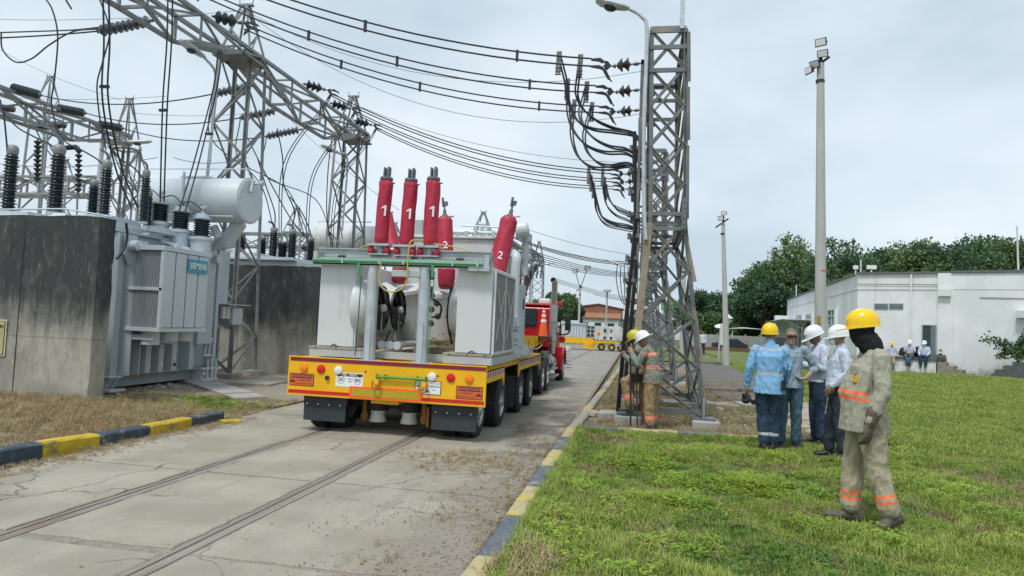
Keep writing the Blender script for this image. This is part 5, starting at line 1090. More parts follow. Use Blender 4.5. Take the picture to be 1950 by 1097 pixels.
# right hand side: pipes, cabinet, valves
mb = MB(); mb.cyl((-2.1,11.6,1.35),(-2.1,11.6,2.62),.085,n=16); mb.tube(crv([(-2.1,11.6,2.6),(-2.1,11.62,2.78),(-2.2,11.75,2.86),(-2.4,11.9,2.86)],5),.085,14); mb.cyl((-2.0,11.95,2.5),(-2.0,11.95,3.1),.06,n=12); mb.lathe([(.11,0),(.11,.13),(.08,.15)], (-2.0,11.95,3.1), n=14); mb.cyl((-2.1,11.9,2.82),(-1.95,12.1,2.82),.07,n=14); mb.build('oil_pipe', txlight, ld, smooth=True)
mb = MB(); mb.box(-2.45,-2.08,12.0,12.7,1.25,2.35); q = mb.build('side_cabinet', txlight, ld, bevel=.01); box('door_slot', darkm, q, -2.078, -2.07, 12.4, 12.5, 1.9, 2.1)
box('side_cabinet', txlight, ld, -2.3, -1.95, 11.3, 11.65, 1.25, 1.75, .01)
def flangev(p, ax, r, m=txlight):
    mb = MB(); mb.lathe([(r*.6,-.12),(r*.6,-.03),(r,-.03),(r,.0),(r*.98,.0),(r,.01),(r,.035),(r*.6,.035),(r*.6,.12)], p, ax, 18)
    a = Vector(ax).normalized(); x_, y_, _ = basis(a)
    for k in range(8): c = Vector(p)+(x_*math.cos(k*.785)+y_*math.sin(k*.785))*r*.8; mb.cyl(c-a*.045, c+a*.05, .014, n=6)
    return mb.build('flanged_valve', m, ld, smooth=False)
flangev((-2.0,11.2,1.16), (.3,-1,0), .12); flangev((-1.95,11.75,1.17), (.3,-1,0), .12); flangev((-2.0,11.2,1.42), (0,0,1), .09); flangev((-2.0,11.2,1.62), (0,0,1), .09)
mb = MB(); mb.lathe([(.06,0),(.065,.06),(.05,.09)], (-2.16,12.7,2.2), (1,-.6,0), 16); mb.lathe([(.05,0),(.055,.05)], (-2.16,12.72,2.05), (1,-.6,0), 16); mb.build('red_gauge', MAT('dark red paint', (.22,.01,.015), .35), ld, smooth=True)
tubeo('grey_post', galv, ld, [(-2.3,13.2,1.3),(-2.3,13.2,2.5)], .03)
# rear group of equipment above the neck
mb = MB(); mb.box(-4.2,-2.7,14.1,15.0,1.42,2.55); mb.box(-2.9,-2.7,14.0,14.4,2.55,2.8)
mb.build('rear_cabinet', txgrey, ld, bevel=.01)
mb = MB(); mb.box(-2.26,-2.22,12.9,12.98,1.9,3.0); mb.build('red_white_rod', redpaint, ld); box('white_rod', whitel, ld, -2.2, -2.175, 13.0, 13.05, 1.9, 2.95)
mb = MB()
for k in range(7): mb.tube(crv([(-2.4+.08*k,13.4,2.55),(-2.4+.08*k,13.5,2.7+.03*k),(-2.3+.03*k,13.6,2.6),(-2.3,13.7,2.4-.05*k)],4), .018, 6)
mb.build('hose_bundle', greyporc, ld)
# weeds growing on the load
def leafclump(name, label, pts, n_, s_, mat, par=None, cat='plant'):
    mb = MB()
    for k in range(n_):
        c = Vector(random.choice(pts)) + Vector((random.gauss(0,1)*s_*1.6, random.gauss(0,1)*s_*1.2, abs(random.gauss(0,1))*s_*1.8)); d = Vector((random.uniform(-1,1),random.uniform(-1,1),random.uniform(-.3,.9))).normalized(); x_, y_, z_ = basis(d); l_ = s_*random.uniform(.5,1.1); w_ = l_*.35
        mb.add([c, c+d*l_*.5+x_*w_, c+d*l_, c+d*l_*.5-x_*w_], [(0,1,2,3)])
    o = mb.build(name, mat, par); 
    if par is None: tag(o, label, cat, kind=None)
    return o
weedm = MAT('weed leaves', (.10,.19,.035), .6, 0, .3, 20)
leafclump('weed', 'small green weeds sprouting between the fans on the white load', [(-3.4,9.6,1.3),(-3.5,9.6,1.25),(-3.2,9.8,1.3),(-3.45,9.8,1.55)], 130, .045, weedm); leafclump('weed', 'small green weeds sprouting below the right fan on the white load', [(-2.8,9.6,1.2),(-2.6,9.6,1.25),(-2.9,9.5,1.3)], 130, .045, weedm)
# ================================================================ TRACTOR UNIT
tk = empty('truck', (-3.2, 18.5, 0), 'red tractor truck pulling the yellow trailer, seen from behind on the right', 'truck')
xr, xl = -2.2, -4.1
mb = MB(); mb.prism([(xl,17.75,1.05),(xl,17.75,2.06),(xl,17.85,2.17),(xl,18.9,2.17),(xl,19.25,1.62),(xl,19.25,1.05)], (xr-xl,0,0)); mb.box(xl-.05,xr+.05,17.72,18.95,2.12,2.19); mb.build('cab', redpaint, tk, bevel=.04)
box('rear_window', glassd, tk, -3.5, -2.62, 17.70, 17.715, 1.62, 2.02, .006); box('window_seal', blackp, tk, -3.53, -2.59, 17.714, 17.722, 1.59, 2.05)
box('side_window', glassd, tk, xr-.005, xr+.008, 18.0, 18.85, 1.62, 2.0)
mb = MB(); mb.prism([(xl+.2,19.25,.9),(xl+.2,19.25,1.62),(xl+.25,21.2,1.42),(xl+.25,21.3,.7)], (xr-xl-.4,0,0)); mb.build('hood', redpaint, tk, bevel=.05)
for xs in (-2.12, -4.18):
    mb = MB(); pts = []
    for k in range(10):
        a = math.pi*k/9; pts.append((xs-.26, 20.45+.55*math.cos(a), .45+.55*math.sin(a)))
    for k in range(9, -1, -1):
        a = math.pi*k/9; pts.append((xs-.26, 20.45+.46*math.cos(a), .45+.46*math.sin(a)))
    mb.prism(pts, (.28,0,0)); mb.box(xs-.26,xs+.0,19.75,19.95,.35,1.0); mb.build('front_fender', redpaint, tk, smooth=True)
mb = MB(); mb.box(-4.0,-2.4,15.6,21.2,.55,.78); mb.build('frame', darkm, tk)
for y in (16.1, 17.0):
    wheelset(y, 1, tk, r=.40, xo=-2.14, w=.24, rim=chrome); wheelset(y, -1, tk, r=.40, xo=-4.35, w=.24)
wheelset(20.45, 1, tk, r=.40, xo=-2.12, w=.24, rim=chrome, dual=False); wheelset(20.45, -1, tk, r=.40, xo=-4.2, w=.24, dual=False)
mb = MB(); mb.box(-4.2,-2.2,15.5,15.52,.22,.82); mb.box(-4.1,-2.3,15.8,17.3,.86,.9); f_ = mb.build('mud_flap', flapm, tk)
mb = MB(); c = Vector((-2.42,15.49,.55)); r_ = .17
P4 = [c+Vector((0,0,r_)), c+Vector((r_,0,0)), c+Vector((0,0,-r_)), c+Vector((-r_,0,0))]
for a, b_ in zip(P4, P4[1:]+P4[:1]): mb.bar(a, b_, .012)
for z in (-.05,0,.05): mb.bar(c+Vector((-.1,0,z)), c+Vector((.1,0,z)), .008)
mb.build('diamond_mark', galv, f_)
b_ = MB(); b_.tube([(-2.13,17.55,.9),(-2.13,17.55,2.60),(-2.13,17.5,2.74),(-2.16,17.42,2.80)], .075, 14); q = b_.build('exhaust_stack', chrome, tk, smooth=True)
mb = MB(); mb.cyl((-2.13,17.55,1.25),(-2.13,17.55,2.15),.105,n=16); mb.build('heat_shield', rimm, q, smooth=True); mb = MB(); mb.cyl((-2.16,17.40,2.79),(-2.165,17.41,2.80),.07,n=12); mb.build('stack_mouth', blackp, q)
b_ = MB(); b_.tube([(-4.2,17.55,.9),(-4.2,17.55,2.70)], .075, 14); b_.build('exhaust_stack', chrome, tk, smooth=True)
mb = MB(); mb.tube(crv([(-2.18,19.0,2.05),(-1.98,19.0,2.08),(-1.86,19.0,2.0),(-1.84,19.0,1.7),(-1.86,19.0,1.45),(-2.0,19.0,1.38),(-2.18,19.0,1.4)],5), .022, 8); q = mb.build('mirror_arm', darkm, tk, smooth=True); box('mirror', blackp, q, -1.97, -1.83, 18.92, 18.98, 1.5, 1.92, .02); box('mirror_glass', glassd, q, -1.955, -1.845, 18.912, 18.92, 1.66, 1.90); cylo('round_mirror', redpaint, q, (-2.0,18.6,1.25), (-2.0,18.7,1.25), .09)
mb = MB(); mb.box(-2.6,-2.3,18.0,18.35,2.19,2.33); mb.build('air_unit', whitel, tk, bevel=.03)
for x, m_ in ((-2.08, redl),): box('marker_light', m_, tk, x-.07, x+.07, 18.3, 18.4, 2.16, 2.27, .02)
mb = MB(); mb.lathe([(.2,0),(.22,.03),(.22,.8),(.2,.83)], (-2.38,18.2,.60), (0,1,0), 24); mb.build('fuel_tank', chrome, tk, smooth=True); mb = MB(); mb.box(-2.5,-2.08,18.1,18.9,.26,.30); mb.box(-2.5,-2.12,18.1,18.9,.45,.48); mb.box(-2.45,-2.2,17.6,18.0,.62,.95); mb.build('step', galv, tk)
mb = MB(); 
for k in range(5): mb.box(-2.1,-1.93,20.9,20.95,.34+.1*k,.37+.1*k)
mb.build('front_steps', galv, tk)
mb = MB(); mb.box(-3.9,-2.5,17.2,17.7,.9,1.32); mb.build('rear_deck', darkm, tk); box('red_panel', redpaint, tk, -3.4, -2.75, 17.1, 17.15, 1.18, 1.42)
p = AY(1034, 640, 17.2); cn = empty('traffic_cone', p, 'orange traffic cone with three white bands standing behind the red cab', 'traffic cone')
orc = MAT('cone orange', (.85,.13,.02), .5, 0, .05)
H_ = .70; rr = lambda t: .125*(1-t)+.022*t
mb = MB(); mb.lathe([(rr(t), t*H_) for t in (0,.3,.6,.8,.97,1)], p, n=22); q = mb.build('cone_body', orc, cn, smooth=True)
for a, b_ in ((.50,.60),(.70,.79),(.86,.93)): mb = MB(); mb.lathe([(rr(a)+.003, a*H_),(rr(b_)+.003, b_*H_)], p, n=22, caps=False); mb.build('white_band', lettw, q, smooth=True)
for k in range(3): mb = MB(); mb.box(p.x-.2,p.x+.2,p.y-.18,p.y+.18,p.z-.03-.05*k,p.z-.05*k); mb.build('cone_base', blackp, cn, bevel=.008)
# ================================================================ DISTANT MOBILE SUBSTATION
fs = empty('mobile_substation', (-2.6, 47.5, 0), 'distant yellow trailer with grey transformer and white control cabin at the road end', 'trailer')
mb = MB(); mb.box(-5.3,-2.9,47,48.2,.45,.82); mb.box(-3.6,-2.9,46.9,48.2,.18,.5); mb.box(-2.9,-.7,47,48.2,.55,.68); mb.build('frame', yellow, fs)
mb = MB(); mb.box(-5.1,-3.45,47.1,48.2,.82,1.75); 
for k in range(7): mb.box(-5.0+.2*k,-4.9+.2*k,47.02,47.1,.9,1.6)
mb.box(-5.2,-3.4,47.0,48.2,1.75,1.83); mb.box(-4.9,-4.0,47.2,48,1.83,2.0); mb.build('transformer_tank', txlight, fs)
mb = MB()
for k in range(3): mb.box(-3.4+.26*k,-3.36+.26*k,46.98,47.02,.85,1.75)
for k in range(4): mb.box(-3.4,-2.86,46.98,47.02,.85+.28*k,.89+.28*k)
mb.build('radiator_grid', white, fs); box('radiator_core', glassd, fs, -3.4, -2.88, 47.05, 48.1, .9, 1.65)
cb = box('control_cabin', white, fs, -2.82, -1.15, 47.0, 48.2, .72, 1.68, .02)
for x in (-2.15, -1.72):
    d_ = box('cabin_door', white, cb, x-.19, x+.19, 46.985, 47.0, .74, 1.6); box('door_window', glassd if x < -2 else MAT('brass window', (.25,.16,.03), .4), d_, x-.08, x+.08, 46.975, 46.985, 1.25, 1.5, .02); box('door_vent', blackp, d_, x-.08, x+.08, 46.975, 46.985, .80, .98)
mb = MB(); mb.cyl((-2.57,46.98,1.15),(-2.57,47.0,1.15),.12,n=14); mb.build('orange_emblem', orange, cb)
mb = MB(); mb.lathe([(.05,0),(.5,.05),(.52,.1),(.52,1.0)], (-.95,46.9,1.2), (0,1,0), 20); mb.build('round_tank', white, fs, smooth=True)
mb = MB()
for k in range(6): mb.tube(crv([(-1.05+.1*k,46.8,1.75),(-.85+.12*k,46.7,1.5),(-.8+.1*k,46.65,1.0),(-1.1+.12*k,46.7,.5)],4), .04, 6)
mb.build('hoses', blackp, fs); mb = MB()
for k in range(7): mb.bar((-1.4+.13*k,47.2,1.7),(-1.5+.17*k,47.1,2.0+.05*(k % 2)), .05); mb.box(-1.4+.13*k,-1.33+.13*k,46.8,46.9,.35,.62)
mb.build('bushing_cluster', txlight, fs)
mb = MB(); mb.bar((-3.15,46.7,.03),(-2.72,46.7,.66),.05); mb.bar((-2.9,46.7,.03),(-2.45,46.7,.66),.05)
for k in range(6): mb.bar((-3.12+.07*k,46.7,.08+.1*k),(-2.87+.075*k,46.7,.08+.1*k),.035)
mb.bar((-3.3,46.7,.45),(-2.9,46.7,.9),.03); mb.build('ladder', yellow, fs)
for x in (-2.35,-1.65,-1.05): mb = MB(); mb.lathe([(.1,0),(.24,0),(.25,.05),(.25,.2)], (x,46.9,.25), (0,1,0), 20); q = mb.build('wheel', rubber, fs, smooth=True); mb = MB(); mb.cyl((x,46.88,.25),(x,46.9,.25),.12,n=14); mb.build('wheel_hub', yellowd, q)
mb = MB(); mb.box(-.95,-.1,46.8,47.6,.0,.4); mb.build('blue_crate', MAT('blue crate', (.03,.08,.14), .6), fs)
mb = MB(); mb.lathe([(.05,0),(.12,.05),(.13,.3),(.06,.36)], (-4.15,42,.0), n=12); mb.cyl((-4.3,42,.2),(-3.95,42,.2),.05,n=8); o = mb.build('pump', white, None, smooth=True); tag(o, 'small white pump sitting on the road edge far away', 'pump')
wobj(crv([(-.9,46,.05),(-.3,44,.04),(.2,45,.05),(-.4,46.5,.1)],8), .05, 'black hose lying in coils at the road end', m=blackp, cat='hose', name='hose')
# ================================================================ WHITE BUILDING
P0 = Vector((11.9,40.5,0)); U_ = Vector((.88,-.474,0)).normalized(); Nf = Vector((-.474,-.88,0)).normalized(); V_ = Vector((3.2,33.5,0)).normalized(); Nw = Vector((-V_.y, V_.x, 0))
def AP(px, py, P, n_): d = _ray(px, py); o = Vector((0,0,EYE)); return o + d*((P-o).dot(n_)/d.dot(n_))
def sf(px, py): q = AP(px, py, P0, Nf)-P0; return q.dot(U_), q.z
def sw(px, py): q = AP(px, py, P0, Nw)-P0; return q.dot(V_), q.z
mwall, n, l, b = nodemat('whitewashed wall', .85); X = NX(n, l)
c = X.mix(X.ramp(X.noise(.6, 6, .6), .35, .65), (.66,.69,.70), (.76,.785,.79))
c = X.mix(X.math('MULTIPLY', X.ramp(X.noise(1.6, 7, .7, (1,1,.12)), .56, .72, 0, .6), X.ramp(X.z, 2.2, 5.3)), c, (.36,.37,.36))
c = X.mix(X.math('MULTIPLY', X.ramp(X.noise(3, 7, .7), .4, .65, 0, .8), X.ramp(X.z, .9, .05)), c, (.38,.37,.33))
l.new(c, b.inputs['Base Color']); l.new(X.bump(X.noise(12, 7, .7), .25, .02), b.inputs['Normal'])
bd = empty('white_building', P0, 'long low whitewashed building on the right with a dark doorway and people sitting outside', 'building')
def fmat(P, u, n_): M = Matrix((u, -n_, Vector((0,0,1)))).transposed().to_4x4(); M.translation = P; return M   # local x along wall, y inward
MF = fmat(P0, U_, Nf); MW = fmat(P0, V_, Nw)
if True:
    mb = MB(); P1 = P0+U_*30; P2 = P0+V_*34; P3 = P1+V_*30
    mb.prism([P0+Vector((.02,.02,-.1)), P1+Vector((0,0,-.1)), P3+Vector((0,0,-.1)), P2+Vector((0,0,-.1))], (0,0,5.25)); mb.build('wall', mwall, bd)
    mb = MB(); mb.M = MF; mb.box(-.06,30,-.1,.3,5.15,5.25); mb.box(4.4,30,-.2,-.1,5.16,5.27); mb.M = MW; mb.box(.3,34,-.1,.3,5.15,5.25); mb.build('roof_edge', MAT('grey roof flashing', (.12,.125,.13), .6), bd)
def fbox(M, name, m, par, xa, xb, ya, yb, za, zb):
    mb = MB(); mb.M = M; mb.box(xa, xb, ya, yb, za, zb); return mb.build(name, m, par)
sR = sf(1786, 560)[0]; fbox(MF, 'wall_projection', mwall, bd, sR, 30, -.12, .0, -.05, 5.15); sP = sf(1815, 600)[0]; fbox(MF, 'pilaster', mwall, bd, sR+.05, sP, -.2, -.12, 0, 3.95)
fbox(MF, 'wall_groove', MAT('groove grey', (.30,.31,.31), .8), bd, 0, sR, -.006, .0, 4.28, 4.31); fbox(MF, 'wall_groove', bpy.data.materials['groove grey'], bd, sP, 30, -.126, -.12, 4.28, 4.31); fbox(MW, 'wall_groove', bpy.data.materials['groove grey'], bd, 0, 34, -.006, 0, 4.28, 4.31)
fbox(MF, 'ledge_box', mwall, bd, sf(1788,560)[0], sf(1812,560)[0], -.4, -.2, 3.95, 4.3)
for a, c_ in ((1665,1691),(1693.5,1720)):
    xa, za = sf(a, 588); xb, zb = sf(c_, 578.5); w_ = fbox(MF, 'louvre_window', MAT('louvre dark', (.10,.14,.17), .5), bd, xa, xb, -.02, 0, za, zb)
    for k in range(4): fbox(MF, 'louvre_slat', galv, w_, xa, xb, -.035, -.02, za+(zb-za)*(k+.35)/4, za+(zb-za)*(k+.55)/4)
xa = sf(1757, 640)[0]; xb = sf(1782, 640)[0]; zt = sf(1770, 620)[1]
dw = fbox(MF, 'doorway', MAT('dark doorway', (.035,.055,.06), .5), bd, xa, xb, -.012, .0, .75, zt); fbox(MF, 'door_frame', galv, dw, xa-.05, xa, -.05, 0, .75, zt+.05); fbox(MF, 'door_frame', galv, dw, xb, xb+.05, -.05, 0, .75, zt+.05); fbox(MF, 'door_frame', galv, dw, xa, xb, -.05, 0, zt, zt+.06); fbox(MF, 'door_leaf', MAT('blue grey door', (.13,.19,.20), .5), dw, xa+.62*(xb-xa), xb, -.035, -.012, .75, zt)
pa = sf(1690, 690)[0]; pb = sf(1790, 690)[0]
pf = fbox(MF, 'platform', mwall, bd, pa, pb, -1.5, -.0, -.1, .64); fbox(MF, 'platform_slab', MAT('dark coping', (.10,.10,.095), .85, 0, .3), pf, pa-.05, pb+.05, -1.56, -.13 if 0 else -.01, .64, .76)
mstep = MAT('mossy step concrete', (.24,.22,.18), .9, 0, .3, 4, bump=.3)
for k in range(4): fbox(MF, 'step', mstep, bd, pb+.05+.36*k, pb+.05+.36*(k+1), -1.5, -.22, -.1, .60-.16*k)
mb = MB(); mb.M = MF; mb.box(-.2,16,-1.9,-.02,-.1,.03); tag(mb.build('apron', conc), kind='structure')
ac = fbox(MF, 'air_unit', white, bd, sf(1936,600)[0], sf(1936,600)[0]+.9, -.55, -.12, sf(1940,606)[1], sf(1940,592)[1])
for sx_ in (2.6, 9.5, 14.2): mb = MB(); mb.M = MF; mb.cyl((sx_,-.07 if sx_ < 4 else -.19,0),(sx_,-.07 if sx_ < 4 else -.19,5.1),.05,n=8); mb.build('downpipe', mwall if sx_ < 4 else galv, bd, smooth=True)
mb = MB(); mb.M = MF; mb.tube([(0,-.03,4.6),(4.2,-.03,4.55)], .015, 4); mb.tube([(5.6,-.15,3.9),(9.4,-.15,3.85),(9.4,-.15,1.2)], .015, 4); mb.build('wall_cable', darkm, bd)
# wing openings
def wopen(a, c_, t_, bt, name='window', m=glassd, bars=1, dep=-.03):
    xa, _ = sw(a, (t_+bt)/2); xb, _ = sw(c_, (t_+bt)/2); xa, xb = min(xa, xb), max(xa, xb); zt_ = sw((a+c_)/2, t_)[1]; zb_ = sw((a+c_)/2, bt)[1]
    w_ = fbox(MW, name, m, bd, xa, xb, dep, 0, zb_, zt_)
    for k in range(bars+1): x = xa+(xb-xa)*k/bars; fbox(MW, 'frame', white, w_, x-.05, x+.05, dep-.03, dep, zb_, zt_)
    for z in (zb_, (zb_*.4+zt_*.6), zt_): fbox(MW, 'frame', white, w_, xa, xb, dep-.03, dep, z-.04, z+.04)
    return w_
pale = MAT('reflecting pane', (.22,.29,.32), .12, 0, .3, 1.5)
wopen(1577, 1592, 590, 619, m=pale, bars=2); wopen(1535, 1546, 599, 607, m=pale); wopen(1516, 1527, 601, 609); wopen(1521, 1535, 616, 671, 'glass_door', pale); wopen(1536, 1546, 613, 641, 'window', glassd); wopen(1553, 1557, 597, 612, 'window', glassd)
for a in (1549, 1531, 1514, 1594): xa = sw(a, 640)[0]; fbox(MW, 'pilaster', mwall, bd, xa-.25, xa+.25, -.18, 0, 0, 3.4)
xa = sw(1548, 612)[0]; xb = sw(1500, 612)[0]; za = sw(1530, 611)[1]
mb = MB(); mb.M = MW; mb.box(xa, xb, -2.2, 0, za-.06, za); 
for x in (xa+.5, (xa+xb)/2, xb-.5): mb.bar((x,-2.1,za-.05),(x,0,za-1.0),.06)
mb.build('awning', galv, bd)
fbox(MW, 'side_wall', mwall, bd, 33, 34.5, -1.2, 0, -.1, sw(1498,602)[1])
fbox(MW, 'garden_wall', conc, bd, -.6, -.3, -1.6, 0, 0, .7)
mb = MB(); mb.cyl(P0+Vector((.3,.5,5.2)), P0+Vector((.3,.5,6.0)), .05, n=8); q = mb.build('roof_mast', galv, bd)
for o_ in (-.25, .55): mb = MB(); p = P0+U_*o_+Vector((.2,.2,5.55)); mb.box(p.x-(.12 if o_ < 0 else .24),p.x+(.12 if o_ < 0 else .24),p.y-.06,p.y+.06,p.z-.1,p.z+.11); mb.bar(p-Vector((0,0,.14)), p-Vector((0,0,.4)), .05); mb.build('roof_floodlight', whitel, q)
mb = MB(); mb.cyl(P0+V_*31+Vector((.5,0,5.2)), P0+V_*31+Vector((.5,0,6.6)), .06, n=6); mb.build('roof_mast', galv, bd)
mb = MB(); mb.cyl((29.5,60,5),(29.3,60,11.0),.08,.06,n=10); tag(mb.build('utility_pole', polec, None, smooth=True), 'thin pole rising from the trees behind the white building at the right', 'pole')
# stepped planter and shrub
pl = empty('stepped_planter', AP(1925,716,P0+Nf*2,Nf), 'grey stepped block planter against the white building at the far right', 'planter')
c0 = sf(1893, 715)[0]
for k, (a, b_, zt_) in enumerate(((0,2.4,.22),(.15,2.2,.42),(.45,1.9,.62),(.8,1.75,.82))):
    fbox(MF, 'planter_step', MAT('dark mossy block', (.085,.10,.095), .9, 0, .3, 5, bump=.3) if k == 0 else bpy.data.materials['dark mossy block'], pl, c0+a, c0+b_, -2.2+.12*k, -.3, zt_-.2, zt_)
# ================================================================ TREES
def leafmat(name, c1, c2, sc=.35):
    m, n, l, b = nodemat(name, .55); X = NX(n, l)
    c = X.mix(X.ramp(X.noise(sc, 6, .7), .35, .65), c1, c2); l.new(c, b.inputs['Base Color'])
    tr_ = n.new('ShaderNodeBsdfTranslucent'); l.new(c, tr_.inputs[0]); ms = n.new('ShaderNodeMixShader'); ms.inputs[0].default_value = .28
    out = [x for x in n if x.type == 'OUTPUT_MATERIAL'][0]; l.new(b.outputs[0], ms.inputs[1]); l.new(tr_.outputs[0], ms.inputs[2]); l.new(ms.outputs[0], out.inputs[0]); return m
lm1 = leafmat('dark tree leaves', (.04,.095,.05), (.085,.155,.065)); lm2 = leafmat('bamboo leaves', (.085,.16,.055), (.18,.25,.085)); lm3 = leafmat('mid green leaves', (.055,.125,.055), (.12,.19,.065)); lm4 = leafmat('yellowish leaves', (.11,.17,.04), (.17,.23,.07))  # leaf greens lightened and blued, distance haze painted into the colour
def npmesh(name, V, F4, m):
    me = bpy.data.meshes.new(name); nv, nf = len(V), len(F4)
    me.vertices.add(nv); me.vertices.foreach_set('co', V.astype(np.float32).ravel()); me.loops.add(nf*4); me.loops.foreach_set('vertex_index', F4.astype(np.int32).ravel())
    me.polygons.add(nf); me.polygons.foreach_set('loop_start', np.arange(0, nf*4, 4, dtype=np.int32)); me.update(calc_edges=True); me.materials.append(m); return me
def leafquads(C, s_, rng, droop=0.):
    n = len(C); d = rng.normal(size=(n,3)); d[:,2] -= droop; d /= np.linalg.norm(d, axis=1)[:,None]
    e = rng.normal(size=(n,3)); e -= d*(e*d).sum(1)[:,None]; e /= np.linalg.norm(e, axis=1)[:,None]
    L_ = s_*rng.uniform(.6,1.3,(n,1)); w = L_*.30
    V = np.stack([C, C+d*L_*.5+e*w, C+d*L_, C+d*L_*.5-e*w], 1).reshape(-1,3); F = np.arange(n*4).reshape(-1,4); return V, F
def tree(x, y, h, w, label, seed, m=lm1, kind='round', leaf=.32, n_=7000, grp='trees behind the yard', th=.45, z0=0):
    rng = np.random.default_rng(seed); rnd = random.Random(seed)
    t = empty('tree', (x, y, z0), label, 'tree', grp)
    mb = MB(); base = Vector((x, y, z0-.1)); hubz = h*th
    mb.tube([base, base+Vector((rnd.uniform(-.2,.2),0,hubz*.5)), base+Vector((rnd.uniform(-.3,.3),0,hubz))], [h*.028, h*.022, h*.016], 8)
    cl = []
    nc = int(26 + w*3)
    for k in range(nc):
        if kind == 'round':
            a = rnd.uniform(0, 2*math.pi); ph = rnd.uniform(-.55, 1); r_ = rnd.uniform(.45,1)
            c = Vector((math.cos(a)*w/2*r_*math.sqrt(max(.05,1-ph*ph*.8)), math.sin(a)*w/2*r_*math.sqrt(max(.05,1-ph*ph*.8)), h*.62 + ph*h*.34))
            cl.append((c, w*rnd.uniform(.09,.17), 1.0))
        else:                                  # bamboo clump: arching plumes
            a = rnd.uniform(0, 2*math.pi); r_ = rnd.uniform(.1,1)**.8; hh = h*(1-.45*r_*r_)*rnd.uniform(.75,1.0)
            for q in range(4):
                f_ = .35+.22*q; c = Vector((math.cos(a)*w/2*r_*f_**1.5, math.sin(a)*w/2*r_*f_**1.5, hh*min(1,f_*1.02) - (.07*h*r_ if q == 3 else 0))); cl.append((c, w*rnd.uniform(.05,.10), 1.25))
    for c, r_, _ in cl[::3]:
        mb.tube([base+Vector((0,0,hubz*.8)), base+Vector((c.x*.45, c.y*.45, (hubz+c.z)*.5)), base+c], [h*.011, h*.007, h*.002], 5)
    mb.build('trunk', bark, t, smooth=True)
    per = max(20, n_//len(cl)); C = []
    for c, r_, st in cl:
        p = rng.normal(size=(per,3)); p /= np.linalg.norm(p, axis=1)[:,None]; p *= (rng.uniform(0,1,(per,1))**.45)*r_*1.15; p[:,2] *= .75*st; C.append(p+np.array(c))
    C = np.concatenate(C); V, F = leafquads(C, leaf, rng, .7 if kind != 'round' else .2); V += np.array([0,0,z0]) - np.array([0,0,z0])
    me = npmesh('crown', V, F, m); o = link('crown', me, t)
    return t
def TP(px, y): q = AZ(px, 700); return AY(px, 640, y).x
def th_(px, py, y): return AY(px, py, y).z
for i, (px, top, y, w, m, kind, lb, nn) in enumerate((
    (1508, 445, 84, 9.5, lm2, 'bamboo', 'tall feathery bamboo clump leaning over the left end of the white building', 12000), (1475, 500, 82, 9, lm3, 'round', 'broad drooping tree left of the white building, down to the grass', 12000), (1452, 540, 78, 6.5, lm1, 'round', 'dark tree low beside the left end of the white building', 8000),
    (1542, 480, 80, 9, lm3, 'bamboo', 'leafy clump directly behind the tall mast, left side', 9000), (1592, 452, 78, 10, lm3, 'bamboo', 'tall dense clump just right of the tall concrete mast', 12000), (1640, 462, 76, 9, lm1, 'bamboo', 'dark feathery clump above the roof floodlights', 10000), (1560, 450, 96, 4, lm4, 'bamboo', 'thin pale bamboo stem rising beside the tall mast', 1500),
    (1700, 478, 80, 8, lm2, 'bamboo', 'small clump at the gap above the roof centre', 7000), (1742, 466, 78, 10, lm2, 'round', 'rounded tree above the middle of the roof', 9000), (1790, 470, 76, 9, lm1, 'round', 'dark crown above the roof, right of the middle', 9000), (1835, 462, 80, 9, lm3, 'bamboo', 'clump with an uneven top above the roof right', 8000),
    (1885, 455, 78, 9, lm1, 'round', 'dark tall crown near the right end of the roof', 9000), (1935, 462, 74, 10, lm3, 'round', 'tree at the right edge of the picture above the roof', 9000), (1668, 490, 92, 9, lm3, 'round', 'lower crown filling the skyline behind the clumps', 7000), (1860, 478, 92, 10, lm2, 'round', 'lighter crown behind the dark ones at the right', 7000),
    (1345, 562, 92, 8, lm1, 'round', 'dark tree just right of the lattice tower in the distance', 7000), (1382, 566, 98, 9, lm1, 'round', 'dark crown behind the shorter mast', 7000), (1362, 602, 80, 7, lm3, 'round', 'mid green bushy tree in front of the dark ones', 7000), (1418, 572, 104, 8, lm4, 'round', 'yellow green tree between the mast and the dark grove', 6000), (1400, 612, 84, 6, lm3, 'round', 'low green tree behind the far fence', 5000), (1428, 600, 86, 6, lm1, 'round', 'dark low tree filling the gap beside the big grove', 6000),
    (1492, 440, 83, 3.4, lm2, 'bamboo', 'slim plume of bamboo standing highest at the left of the grove', 2600), (1462, 498, 81, 4.0, lm2, 'bamboo', 'ragged bamboo plume leaning out left of the grove', 2600), (1618, 448, 79, 3.5, lm2, 'bamboo', 'narrow bright plume just right of the tall mast', 2600), (1682, 470, 83, 2.6, lm4, 'bamboo', 'thin wispy plume above the roof floodlights', 1300), (1818, 458, 82, 3, lm2, 'bamboo', 'thin upright plume above the right half of the roof', 1800),
    (1066, 560, 90, 5, lm3, 'round', 'green tree behind the red truck cab', 7000), (1092, 578, 95, 2.6, lm1, 'round', 'darker tree right behind the truck mirror', 5000), (1040, 575, 95, 7, lm3, 'round', 'green crown behind the exhaust stack and far towers', 5000), (1200, 604, 95, 2.6, lm3, 'round', 'small tree right of the brick house', 4000))):
    h = th_(px, top, y); tree(TP(px, y), y, h, w, lb, 100+i, m, kind, .34 if y > 70 else .28, int(nn*1.5))
